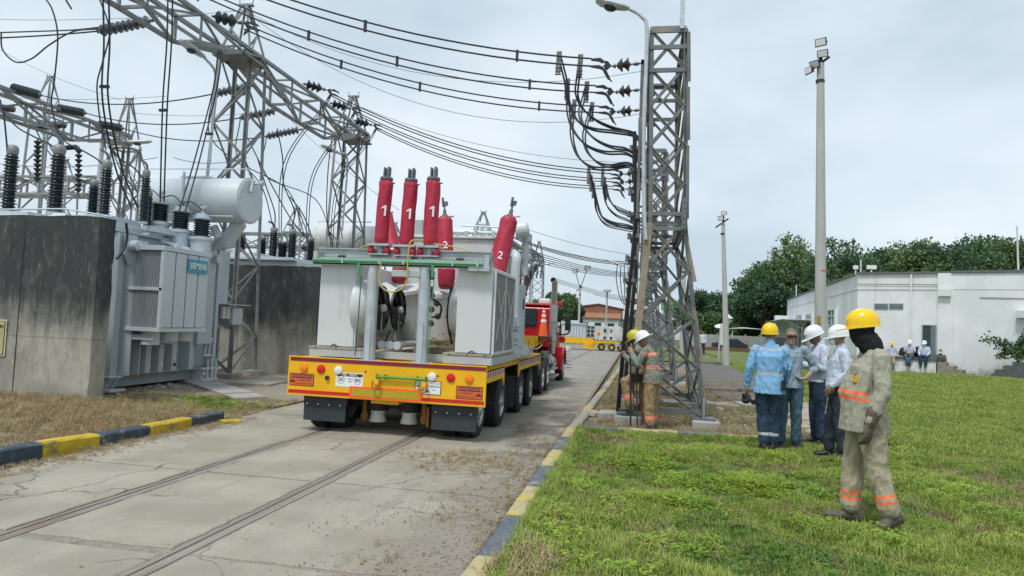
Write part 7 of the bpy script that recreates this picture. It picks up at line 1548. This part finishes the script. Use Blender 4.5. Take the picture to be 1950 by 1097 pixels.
# --- nearest worker with black balaclava
pm, H = person('nearest worker, khaki overalls with orange bands, yellow hard hat and black balaclava, walking left', V((2.01,6.42,.045)), R(84),
    dict(pel=(0,.03,.99), wst=(0,.06,1.12), cst=(0,.0,1.36), nck=(0,.0,1.545), hd=(0,.075,1.70), hpitch=-.10, bulk=1.08, belly=.06, hatp=-.04,
         shL=(-.20,-.03,1.46), elL=(-.27,-.035,1.16), wrL=(-.27,.055,.925), hdL=(.05,.12,-1), pnL=(.6,.6,0), shR=(.20,-.0,1.46), elR=(.24,.02,1.18), wrR=(.19,.12,.99), hdR=(0,.2,-1),
         hpL=(-.10,.02,.95), knL=(-.12,-.02,.53), anL=(-.16,-.13,.14), toL=(-.35,.75,-.28), upL=(-.1,.35,1), hpR=(.10,.03,.95), knR=(.10,.11,.52), anR=(.10,.13,.09), toR=(.1,1,.03)),
    dict(skin=skin2, hair=None, shirt=khaki, trou=khakid, hem=.80, hat=hatY, balaclava=True, glove=True, shoe=bootm, fs=1.12, band=bandO, bands=[(1.055,1.085,-.10),(1.105,1.135,-.10)], shoulder_band=(.05,1.35,1.46,1,-.075), loose=.045, tloose=.03, tbands=[(.24,.30),(.36,.42)], wr=.015), vox=.0085)
gadd(pm, 'chest_pocket', khaki, lambda mb: (mb.prism([(-.15,.135,1.36),(-.05,.165,1.36),(-.05,.165,1.30),(-.10,.158,1.275),(-.15,.14,1.30)], (0,.012,0)), mb.box(-.13,-.05,.15,.165,1.2,1.3)))
gadd(pm, 'yellow_badge', MAT('yellow badge', (.65,.38,.02), .5), lambda mb: mb.box(-.165,-.10,.125,.168,1.225,1.275))
gadd(pm, 'inner_hem', MAT('cream hem', (.5,.46,.36), .8), lambda mb: rings(mb, [(V((0,.03,.80)), V((.20,0,0)), V((0,.165,0))), (V((0,.03,.83)), V((.20,0,0)), V((0,.165,0)))], 26))
# --- group of four
pb_, H = person('man seen from behind, light blue shirt with silver bands, navy trousers and yellow hard hat', V((1.83,10.05,.02)), R(-8),
    dict(hyaw=R(-20), hpitch=.12, hd=(.0,.03,1.63), elL=(-.26,-.03,1.15), wrL=(-.285,.04,.90), hdL=(-.1,.15,-1), elR=(.25,.02,1.16), wrR=(.20,.17,.93), hdR=(0,.3,-1), hpL=(-.08,0,.93), knL=(-.07,.03,.5), anL=(-.05,-.03,.09), hpR=(.09,0,.93), knR=(.08,.04,.5), anR=(.07,.06,.09), bulk=1.05),
    dict(shirt=bluesh, trou=navy, hem=.80, hat=hatY, band=bandG, bands=[(1.055,1.095,0)], shoulder_band=(-1,1.40,1.425,1), tbands=[(.33,.42)], tband=bandG, shoe=blackp, loose=.035, tloose=.02, wr=.016), s=1.0, vox=.0095)
gadd(pb_, 'radio', blackp, lambda mb: (mb.box(.155,.215,-.13,-.08,.86,1.0), mb.cyl((.20,-.115,1.0),(.235,-.12,1.22),.007,n=6)))
dm_ = empty('dust_mask', (1.5,10.0,.80), 'black respirator mask dangling from the hand of the man in light blue', 'mask'); mb = MB(); mb.lathe([(.02,0),(.06,.02),(.075,.06),(.05,.09)], (1.55,9.98,.72), (-.5,-.6,.3), 12); mb.lathe([(.035,0),(.035,.03)], (1.50,9.94,.78), (-.8,-.3,0), 10); mb.lathe([(.035,0),(.035,.03)], (1.60,9.92,.70), (.5,-.8,0), 10); mb.tube([(1.55,9.98,.86),(1.50,9.96,.80),(1.55,9.95,.74)], .012, 6); mb.build('facepiece', blackp, dm_, smooth=True)
pg, H = person('man in blue grey shirt, jeans and dark sunglasses, bareheaded with his hand on his hip', V((2.18,10.45,.02)), R(178),
    dict(hd=(0,.035,1.60), hyaw=R(12), elL=(-.36,-.06,1.17), wrL=(-.20,.09,1.02), hdL=(1,.35,-.15), pnL=(0,0,1), elR=(.24,.0,1.16), wrR=(.20,.12,.95), curl=.6),
    dict(skin=skin3, hair=hairg, shirt=greysh, trou=jeans, hem=.87, glasses=True, sleeve='roll', shoe=blackp, loose=.03, wr=.014), s=1.0, vox=.0095)
gadd(pg, 'shirt_emblem', orange, lambda mb: mb.box(.05,.10,.150,.157,1.28,1.34))
pw1, H = person('man in white shirt and white hard hat, head bent over a phone', V((2.70,10.95,.02)), R(96),
    dict(hd=(0,.075,1.60), hpitch=-.38, cst=(0,.0,1.32), elL=(-.25,.02,1.13), wrL=(-.08,.27,1.17), hdL=(.3,1,.1), pnL=(0,0,1), elR=(.25,.02,1.13), wrR=(.10,.26,1.16), hdR=(-.3,1,.1), pnR=(0,0,1), tfL=-1, tfR=-1, curl=.9),
    dict(skin=skin2, shirt=whitesh, trou=navy, hem=.93, hat=hatW, sleeve='long', shoe=blackp, loose=.03, wr=.014), s=1.02, vox=.0095)
mb = MB(); mb.box(-.04,.04,-.075,.075,-.006,.006); ph = mb.build('mobile_phone', MAT('orange phone case', (.55,.17,.03), .4), bevel=.004); ph.location = V((2.70,10.95,.02)) + Matrix.Rotation(R(96),3,'Z') @ V((0,.41,1.24)); ph.rotation_euler = (.5,0,R(108)); tag(ph, 'phone in an orange case held by the man in the white shirt', 'phone')
pw2, H = person('man in white shirt, dark trousers, white hard hat and white cup mask', V((2.70,9.85,.02)), R(86),
    dict(hd=(0,.03,1.635), hpitch=-.06, hyaw=R(4), bulk=1.08, belly=.03, elL=(-.25,-.04,1.15), wrL=(-.20,.13,.99), hdL=(.1,.55,-.8), pnL=(1,0,0), elR=(.24,-.02,1.15), wrR=(.20,.10,.95), anL=(-.10,-.03,.09), anR=(.12,.10,.09), knR=(.11,.08,.5)),
    dict(skin=skin1, shirt=whitesh, trou=blackt, hem=.97, hat=hatW, mask=True, belt=True, shoe=blackp, loose=.03, wr=.014), s=1.0, vox=.0095)
gadd(pw2, 'shirt_emblem', orange, lambda mb: mb.box(-.12,-.07,.150,.162,1.345,1.375)); gadd(pw2, 'pen', lettk, lambda mb: mb.bar((-.055,.165,1.31),(-.04,.168,1.37),.007)); gadd(pw2, 'radio', blackp, lambda mb: (mb.box(-.215,-.165,-.06,.02,.93,1.06), mb.cyl((-.20,-.02,1.06),(-.22,.02,1.15),.006,n=6)))
# --- two workers leaning at the lattice tower
pt1, H = person('olive jacketed worker in white brimmed hard hat, hands at his chin on a bar', V((.28,11.42,.0)), R(72),
    dict(pel=(0,0,.96), wst=(0,.02,1.08), cst=(0,.06,1.30), nck=(0,.12,1.43), hd=(0,.20,1.545), hpitch=-.45, bulk=1.0, shL=(-.18,.09,1.37), elL=(-.25,.20,1.12), wrL=(-.10,.36,1.30), hdL=(.4,.4,.8), pnL=(1,.2,0), shR=(.18,.10,1.37), elR=(.24,.22,1.12), wrR=(.06,.38,1.32), hdR=(-.4,.4,.8), pnR=(-1,.2,0), curl=1.,
         hpL=(-.085,0,.93), hpR=(.085,0,.93), anL=(-.09,.0,.09), anR=(.13,.02,.09)),
    dict(skin=skin1, shirt=olivej, trou=tanp, hem=.80, hat=hatW, fullbrim=True, band=bandP, bands=[(1.055,1.08,0),(1.095,1.12,0)], shoulder_band=(.03,1.27,1.33,1), tbands=[(.26,.42)], shoe=bootm, loose=.04, tloose=.03, wr=.016), s=.95, vox=.0095)
pt2, H = person('worker in tan overalls and dull yellow hard hat, one boot up on a concrete block', V((.17,12.0,.0)), R(80),
    dict(pel=(0,0,.96), wst=(0,.03,1.08), cst=(0,.08,1.30), nck=(0,.15,1.43), hd=(0,.22,1.55), hpitch=-.35, shL=(-.18,.12,1.37), elL=(-.24,.20,1.12), wrL=(-.10,.36,1.22), hdL=(.3,.5,.7), pnL=(1,0,0), shR=(.18,.12,1.37), elR=(.24,.22,1.12), wrR=(.1,.38,1.2), hdR=(-.3,.5,.7), pnR=(-1,0,0), curl=1.,
         knL=(-.12,.34,.76), anL=(-.12,.24,.32), toL=(0,1,0), knR=(.1,.04,.5), anR=(.12,-.04,.09)),
    dict(skin=skin2, shirt=olivej, trou=tanp, hem=.82, hat=hatD, band=bandP, bands=[(1.05,1.10,0)], tbands=[(.3,.5)], shoe=bootm, loose=.03, tloose=.03, wr=.014), s=.95, vox=.0105)
gadd(pt2, 'tool_pouch', blackp, lambda mb: (mb.box(-.26,-.17,.02,.22,.78,.92), mb.tube([(-.2,.1,1.35),(-.23,.13,1.1),(-.22,.1,.9)], .018, 6)))
pbm = tubeo('digging_bar', darkm, None, [(-.10,11.52,1.34), (-.07,11.46,.6), (-.05,11.40,.0)], .016, 8); tag(pbm, 'black steel digging bar the leaning workers rest on', 'bar'); 
tag(tubeo('digging_bar', MAT('brown tool handle', (.06,.045,.035), .7), None, [(.0,11.60,1.25), (.03,11.52,.6), (.06,11.45,.0)], .013, 8), 'brown handled bar standing just right of the black digging bar', 'bar')
# --- people resting outside the white building
def fpt(px, d, z): q = P0+U_*sf(px, 690)[0]+Nf*d; return V((q.x, q.y, z))
SIT = dict(pel=(0,0,.10), wst=(0,.02,.20), cst=(0,.03,.44), nck=(0,.04,.59), hd=(0,.07,.725), shL=(-.18,.03,.53), elL=(-.24,.08,.27), wrL=(-.06,.26,.20), hdL=(.6,.5,-.3), shR=(.18,.03,.53), elR=(.24,.08,.27), wrR=(.06,.26,.20), hdR=(-.6,.5,-.3),
           hpL=(-.09,.04,.08), knL=(-.14,.45,.06), anL=(-.10,.42,-.36), toL=(0,.9,-.3), hpR=(.09,.04,.08), knR=(.14,.45,.06), anR=(.10,.42,-.36), toR=(0,.9,-.3), curl=.8)
FZ = math.atan2(-Nf.x, Nf.y)
for px, dep, z, lb, jj, oo in (
    (1740, 1.2, .77, 'seated man in lilac polo, blue jeans and white hard hat, left of the doorway', dict(anL=(.05,.46,-.34), anR=(-.05,.40,-.36)), dict(shirt=lilac, trou=jeans, hat=hatW, sleeve='short', hem=.02, mask=True)),
    (1767, 1.2, .77, 'seated man in white shirt, dark trousers and white hard hat, in front of the doorway', dict(wrL=(-.16,.34,.14), wrR=(.16,.34,.14), hdL=(0,.5,-.8), hdR=(0,.5,-.8)), dict(shirt=whitesh, trou=navy, hat=hatW, hem=.02, mask=True)),
    (1795, .8, .40, 'bareheaded man in camouflage crouching on the steps right of the doorway', dict(knL=(-.14,.30,.26), knR=(.14,.30,.26), anL=(-.12,.36,-.14), anR=(.12,.36,-.14)), dict(shirt=camo, trou=blackt, hat=None, hem=.02, mask=True))):
    j2 = dict(SIT); j2.update(jj); o2 = dict(loose=.02, skin=skin1, wr=.01); o2.update(oo); person(lb, fpt(px, dep, z), FZ, j2, o2, s=1.0, vox=.017)
STD = dict(elL=(-.26,.0,1.15), wrL=(-.30,.1,.95), elR=(.28,.0,1.17), wrR=(.40,.05,.98))
person('man in khaki shorts and yellow hard hat leaning left of the platform', fpt(1710, 1.75, 0.02), FZ+.3, dict(STD, knL=(-.1,.1,.5), anL=(-.08,-.05,.09)), dict(shirt=lilac, trou=shorts, shorts=True, hat=hatY, sleeve='short', hem=.88, loose=.02, wr=.01), s=.84, vox=.017)
person('man in white hard hat mostly hidden behind the shoulder of the nearest worker', fpt(1684, 1.6, 0.02), FZ, dict(STD), dict(shirt=whitesh, trou=navy, hat=hatW, hem=.9, loose=.02, wr=.01), s=.86, vox=.017)
q = AZ(1337, 676); person('tiny far person in a white shirt standing by the dark trees', V((q.x, q.y, 0)), R(170), {}, dict(shirt=whitesh, trou=blackt, loose=.02, wr=.01), s=.95, vox=.025)
bg = MB(); b0 = fpt(1727, .9, .78); bg.lathe([(.02,0),(.26,.02),(.28,.2),(.2,.42),(.05,.48)], b0, (.1,0,1), 12); tag(bg.build('backpack', blackp, None, smooth=True), 'black backpack on the platform left of the man in jeans', 'bag'); bg = MB(); b0 = fpt(1755, .8, .78); bg.lathe([(.02,0),(.26,.02),(.28,.25),(.2,.5),(.05,.56)], b0, (-.1,0,1), 12); tag(bg.build('backpack', blackp, None, smooth=True), 'black backpack on the platform between the two seated men', 'bag')
# ================================================================ GROUND COVER (instanced tufts, weeds, straw, stones)
PC = bpy.data.collections.new('cover_prototypes')
def grassm(name, c1, c2, c3, sc=1.2):
    m, n, l, b = nodemat(name, .6); X = NX(n, l)
    c = X.mix(X.ramp(X.noise(sc, 6, .65), .36, .62), c1, c2); c = X.mix(X.ramp(X.noise(40, 2, .5), .5, .68), c, c3); l.new(c, b.inputs['Base Color'])
    tr_ = n.new('ShaderNodeBsdfTranslucent'); l.new(c, tr_.inputs[0]); ms = n.new('ShaderNodeMixShader'); ms.inputs[0].default_value = .3
    out = [x for x in n if x.type == 'OUTPUT_MATERIAL'][0]; l.new(b.outputs[0], ms.inputs[1]); l.new(tr_.outputs[0], ms.inputs[2]); l.new(ms.outputs[0], out.inputs[0]); return m
gm = grassm('lawn blades', (.19,.30,.035), (.33,.41,.075), (.43,.45,.18)); wm = grassm('weed leaf', (.15,.29,.025), (.32,.44,.035), (.40,.50,.09), 2); dmt = grassm('dry straw', (.34,.25,.13), (.46,.37,.21), (.25,.17,.08), 3); dk = grassm('dark low clover', (.07,.16,.02), (.14,.25,.035), (.22,.32,.08), 2)
def tuft(m, nb, h, sp, w=.003, bend=.6, seed=0, segs=3):
    rd = random.Random(seed); mb = MB()
    for k in range(nb):
        a = rd.uniform(0, 6.283); r = sp*math.sqrt(rd.random()); p = V((math.cos(a)*r, math.sin(a)*r, -.004)); d2 = rd.uniform(0, 6.283); L_ = h*rd.uniform(.45,1.15); bd_ = bend*rd.uniform(.3,1.4); s_ = V((-math.sin(d2), math.cos(d2), 0)); vv = []; th = rd.uniform(0,.25)
        for j in range(segs+1):
            ww = w*(1-(j/segs)**1.6)*rd.uniform(.9,1.1)+.0002; vv += [p-s_*ww, p+s_*ww]; p = p + (V((math.cos(d2),math.sin(d2),0))*math.sin(th) + V((0,0,math.cos(th))))*L_/segs; th += bd_*1.3/segs
        mb.add(vv, [(2*j, 2*j+1, 2*j+3, 2*j+2) for j in range(segs)])
    return mb
def broad(nl, sp, h, ls, seed):
    rd = random.Random(seed); mb = MB()
    for k in range(nl):
        a = rd.uniform(0, 6.283); r = sp*math.sqrt(rd.random()); c = V((math.cos(a)*r, math.sin(a)*r, h*rd.uniform(.25,1)*(1-.5*r/sp))); t = rd.uniform(0, 6.283)
        for q in range(3):
            aa = t+q*2.09; d = V((math.cos(aa), math.sin(aa), rd.uniform(-.25,.35))).normalized(); s_ = V((-d.y, d.x, rd.uniform(-.2,.2))).normalized(); L_ = ls*rd.uniform(.7,1.2)
            mb.add([c, c+d*L_*.5+s_*L_*.38, c+d*L_, c+d*L_*.5-s_*L_*.38], [(0,1,2,3)])
        mb.add([V((c.x*.5,c.y*.5,0))-V((.001,0,0)), V((c.x*.5,c.y*.5,0))+V((.001,0,0)), c+V((.001,0,0)), c-V((.001,0,0))], [(0,1,2,3)])
    return mb
def rock(r, seed):
    rd = random.Random(seed); mb = MB(); mb.lathe([(.02*r,-.4*r),(r*rd.uniform(.8,1),-.1*r),(r*rd.uniform(.7,1),.3*r),(r*.4,.55*r),(.02*r,.6*r)], (0,0,.1*r), (rd.uniform(-.4,.4),rd.uniform(-.4,.4),1), 6); return mb
stm = MAT('road grit', (.24,.23,.21), .9, 0, .35, 30); leafd = MAT('dead leaf', (.28,.16,.07), .8, 0, .3, 9)
protos = []
def proto(mb, m):
    o = bpy.data.objects.new(f'proto_{len(protos):02d}', mb.mesh('proto', m)); 
    if 1:
        me = o.data
    PC.objects.link(o); protos.append(o); return len(protos)-1
PG = [proto(tuft(gm, 34, .045, .06, .0028, .95, s), gm) for s in (1,2,3)]
PT = [proto(tuft(gm, 26, .10, .055, .0034, .9, s, 4), gm) for s in (4,5)]
PW = [proto(broad(20, .09, .035, .017, 6), wm), proto(broad(30, .12, .075, .022, 7), wm)]
PK = [proto(broad(30, .08, .03, .014, 8), dk), proto(tuft(dk, 30, .05, .06, .003, 1.0, 9), dk)]
PD = [proto(tuft(dmt, 22, .07, .07, .0022, 1.5, 10), dmt), proto(tuft(dmt, 12, .14, .05, .002, 2.0, 11, 4), dmt)]
PR = [proto(rock(.012, s), stm) for s in (12,13)]; PRB = [proto(rock(.022, 14), conc)]
ml_ = MB(); ml_.add([(-.03,0,.003),(0,-.018,.012),(.03,0,.004),(0,.018,.008)], [(0,1,2,3)]); PL = [proto(ml_, leafd)]
PB = [proto(tuft(gm, 40, .085, .17, .008, .9, s, 2), gm) for s in (15,16)]
ST = [proto(broad(0+1, .001, .001, .001, 1), dmt)]
sk = MB(); sk.tube([(-.12,0,.004),(0,.015,.012),(.14,-.01,.004)], .0022, 4); STK = [proto(sk, dmt)]
gnt = None
def scatter(name, label, cat, P, idx, scl, kind='stuff', tilt=.15):
    global gnt
    n = len(P); me = bpy.data.meshes.new(name); me.vertices.add(n); me.vertices.foreach_set('co', np.asarray(P, np.float32).ravel())
    rng = np.random.default_rng(n); rot = rng.normal(0, tilt, (n,3)); rot[:,2] = rng.uniform(0, 6.283, n)
    a = me.attributes.new('rot', 'FLOAT_VECTOR', 'POINT'); a.data.foreach_set('vector', rot.astype(np.float32).ravel())
    a = me.attributes.new('scl', 'FLOAT', 'POINT'); a.data.foreach_set('value', np.asarray(scl, np.float32)); a = me.attributes.new('kindi', 'INT', 'POINT'); a.data.foreach_set('value', np.asarray(idx, np.int32))
    me.update(); o = link(name, me)
    if gnt is None:
        g = bpy.data.node_groups.new('cover', 'GeometryNodeTree'); g.interface.new_socket('Geometry', in_out='INPUT', socket_type='NodeSocketGeometry'); g.interface.new_socket('Geometry', in_out='OUTPUT', socket_type='NodeSocketGeometry')
        N_ = g.nodes; i_ = N_.new('NodeGroupInput'); o_ = N_.new('NodeGroupOutput'); ip = N_.new('GeometryNodeInstanceOnPoints'); ci = N_.new('GeometryNodeCollectionInfo'); ci.inputs['Collection'].default_value = PC; ci.inputs['Separate Children'].default_value = True; ci.inputs['Reset Children'].default_value = True
        def na(nm, t):
            q = N_.new('GeometryNodeInputNamedAttribute'); q.data_type = t; q.inputs['Name'].default_value = nm; return [s for s in q.outputs if s.enabled][0]
        lk = g.links.new; lk(i_.outputs[0], ip.inputs['Points']); lk(ci.outputs[0], ip.inputs['Instance']); ip.inputs['Pick Instance'].default_value = True
        lk(na('kindi','INT'), ip.inputs['Instance Index']); lk(na('rot','FLOAT_VECTOR'), ip.inputs['Rotation']); lk(na('scl','FLOAT'), ip.inputs['Scale']); lk(ip.outputs[0], o_.inputs[0]); gnt = g
    md = o.modifiers.new('cover', 'NODES'); md.node_group = gnt; tag(o, label, cat, kind=kind); return o
rg = np.random.default_rng(42)
def nz(x, y, s_, o=0): return noise.noise(V((x*s_+o, y*s_-o, o)))
P, I, Sc = [], [], []
FEET = ((1.99,6.5),(1.85,6.5),(2.2,6.3),(2.35,6.35),(1.8,9.9),(1.95,10.0),(2.1,10.3),(2.65,10.8),(2.7,9.7),(2.55,9.8))
def put(x, y, z, k, s_):
    if y > 5 and any((x-a)**2+(y-b_)**2 < .05 for a, b_ in FEET): s_ *= .6; z -= .005
    P.append((x, y, z)); I.append(k); Sc.append(s_)
N1 = 30000
for _ in range(N1):
    y = 2.2 + 8.75*rg.random()**1.15; x = -.80 + (y*.56+1.5)*rg.random()
    bare = nz(x, y, 1.1, 3) + .5*nz(x, y, 3.1, 9); 
    near_dirt = 1 if (x < .35 and y < 7.5 and nz(x, y, 1.6, 5) > -.05) else 0
    if bare < -.29 and rg.random() < .82: 
        if rg.random() < .35: put(x, y, lz(x,y), PD[rg.integers(2)], .6+.6*rg.random())
        continue
    lush = nz(x, y, .7, 21); v = rg.random()
    z = lz(x, y)
    if near_dirt and v < .08: put(x, y, z, PD[rg.integers(2)], .8+.6*rg.random())
    elif lush > .16 and v < .14: put(x, y, z, PW[rg.integers(2)], .8+.9*rg.random())
    elif lush > .05 and v < .45: put(x, y, z, PT[rg.integers(2)], .7+.6*rg.random())
    elif lush < -.15 and v < .45: put(x, y, z, PK[rg.integers(2)], .8+.6*rg.random())
    elif v < .50: put(x, y, z, PW[0], .40+.45*rg.random())
    elif v < .57: put(x, y, z, PD[0], .6+.5*rg.random())
    else: put(x, y, z, PG[rg.integers(3)], .6+.75*rg.random())
# lusher weed mounds
for cx, cy, r, n_, up in ((.95,7.55,.55,260,.10), (1.35,7.5,.5,220,.12), (.35,6.6,.35,130,.10), (.0,8.3,.4,120,.08), (2.35,8.4,.45,120,.06), (1.55,3.75,.4,150,.05), (.35,5.3,.25,60,.06), (1.2,9.6,.5,100,.04), (2.9,9.3,.4,90,.06)):
    for _ in range(n_):
        a, q = rg.random()*6.283, r*math.sqrt(rg.random()); x, y = cx+math.cos(a)*q*1.3, cy+math.sin(a)*q*.8
        if x > -.8: put(x, y, lz(x,y)+up*(1-(q/r)**2)*rg.random(), PW[rg.integers(2)] if rg.random() < .75 else PT[rg.integers(2)], .55+.7*rg.random())
scatter('lawn_grass', 'thick uneven green lawn grass with weeds in the foreground right of the kerb', 'grass', P, I, Sc)
P, I, Sc = [], [], []
for _ in range(15000):
    y = 10.9 + 25*rg.random()**1.3; x = 3.5 + max(0, (y-11)*.05) + (y*.56-2.6)*rg.random()
    if y < 17 and x < 4.0: continue
    if nz(x, y, .5, 2) < -.38: continue
    put(x, y, .04+hilly(x,y,.03), PB[rg.integers(2)] if rg.random() < .9 else PD[1], (.65+.5*rg.random())*(1+max(0,(y-12))*.02))
scatter('lawn_grass', 'longer grass of the far lawn reaching to the white building', 'grass', P, I, Sc)
P, I, Sc = [], [], []
for _ in range(6000):
    y = 5.2 + 4.4*rg.random(); x = -6.42 - 6.5*rg.random()**1.2; v = rg.random()
    put(x, y, vz(x,y), PD[rg.integers(2)] if v < .72 else PR[0] if v < .9 else PL[0] if v < .97 else PK[1], .7+.8*rg.random())
for _ in range(1500):
    x = -11+4.9*rg.random(); y = 9.6+2.2*rg.random(); put(x, y, .02, PD[rg.integers(2)] if rg.random() < .8 else PW[0], .6+.6*rg.random())
for cx, cy in ((-6.9,10.8),(-7.6,11.2)):
    for _ in range(120): put(cx+rg.normal()*.3, cy+rg.normal()*.15, .03, PK[0] if rg.random() < .5 else PW[0], .8+rg.random()*.8)
scatter('dry_grass', 'dry straw coloured grass and litter on the verge before the fire wall', 'grass', P, I, Sc)
P, I, Sc = [], [], []
for _ in range(7000):      # grit along the right edge of the road
    y = 2.3 + 7*rg.random(); x = -1.06 - 1.75*rg.random()**2.0 * (1 if y < 6.5 else .6)
    d_ = nz(x, y, 1.4, 7)
    if x < -1.7 and d_ < -.05: continue
    put(x, y, .004, PR[rg.integers(2)], .18+.55*rg.random()**2)
for _ in range(900):
    y = 2.3 + 9*rg.random(); x = -1.06 - .75*rg.random()**1.8; 
    if nz(x, y, 1.3, 17) > -.15: put(x, y, .006, (PD[1], STK[0], STK[0], PL[0])[rg.integers(4)], .35+.5*rg.random())
for _ in range(420):
    x = -1.95+.45*rg.normal(); y = 7.9+.33*rg.normal()
    if x < -1.08: put(x, y, .006, STK[0] if rg.random() < .7 else PD[1], .4+.5*rg.random())
for _ in range(380): put(-6.1+5*rg.random(), 2.5+15*rg.random(), .004, (PR+PRB+PL)[rg.integers(4)], .2+.45*rg.random())
for _ in range(900):
    y = 4.8+5*rg.random(); put(-6.12+.22*abs(rg.normal())+(.0 if y > 6 else -.1), y, .004, (PD[0], PR[0], STK[0], PL[0])[rg.integers(4)], .4+.5*rg.random())
scatter('road_litter', 'grit, straw and dead leaves strewn along the edges of the concrete road', 'grit', P, I, Sc, tilt=.1)
P, I, Sc = [], [], []
for _ in range(14000):
    y = 11.0+12*rg.random()**1.3; x = -.72+4.4*rg.random(); v = rg.random(); gcl = nz(x, y, 1.1, 4)
    put(x, y, .0, PR[rg.integers(2)] if v < .5 else PRB[0] if v < .62 else PD[rg.integers(2)] if v < .86 else PK[1] if gcl > .1 else PD[0], .6+1.0*rg.random()) if v < .86 or gcl > -.1 else None
scatter('gravel', 'small stones, straw and sparse weeds round the feet of the lattice towers', 'gravel', P, I, Sc)
P, I, Sc = [], [], []
for _ in range(1500):
    y = 2.0+8.9*rg.random(); put(-.83+.05*rg.random(), y, .01, (PT+PG)[rg.integers(5)], .8+.7*rg.random())
for _ in range(420): x = -.75+4.3*rg.random(); put(x, 10.68+.04*x+.06*rg.random(), .01, (PT+PG)[rg.integers(5)], .8+.6*rg.random())
for _ in range(60): put(-.62+.16*rg.normal(), 4.35+.3*rg.normal(), .02, PD[1], 1.3+.8*rg.random())
scatter('edge_grass', 'grass tufts creeping up against the inner side of the kerbs', 'grass', P, I, Sc)
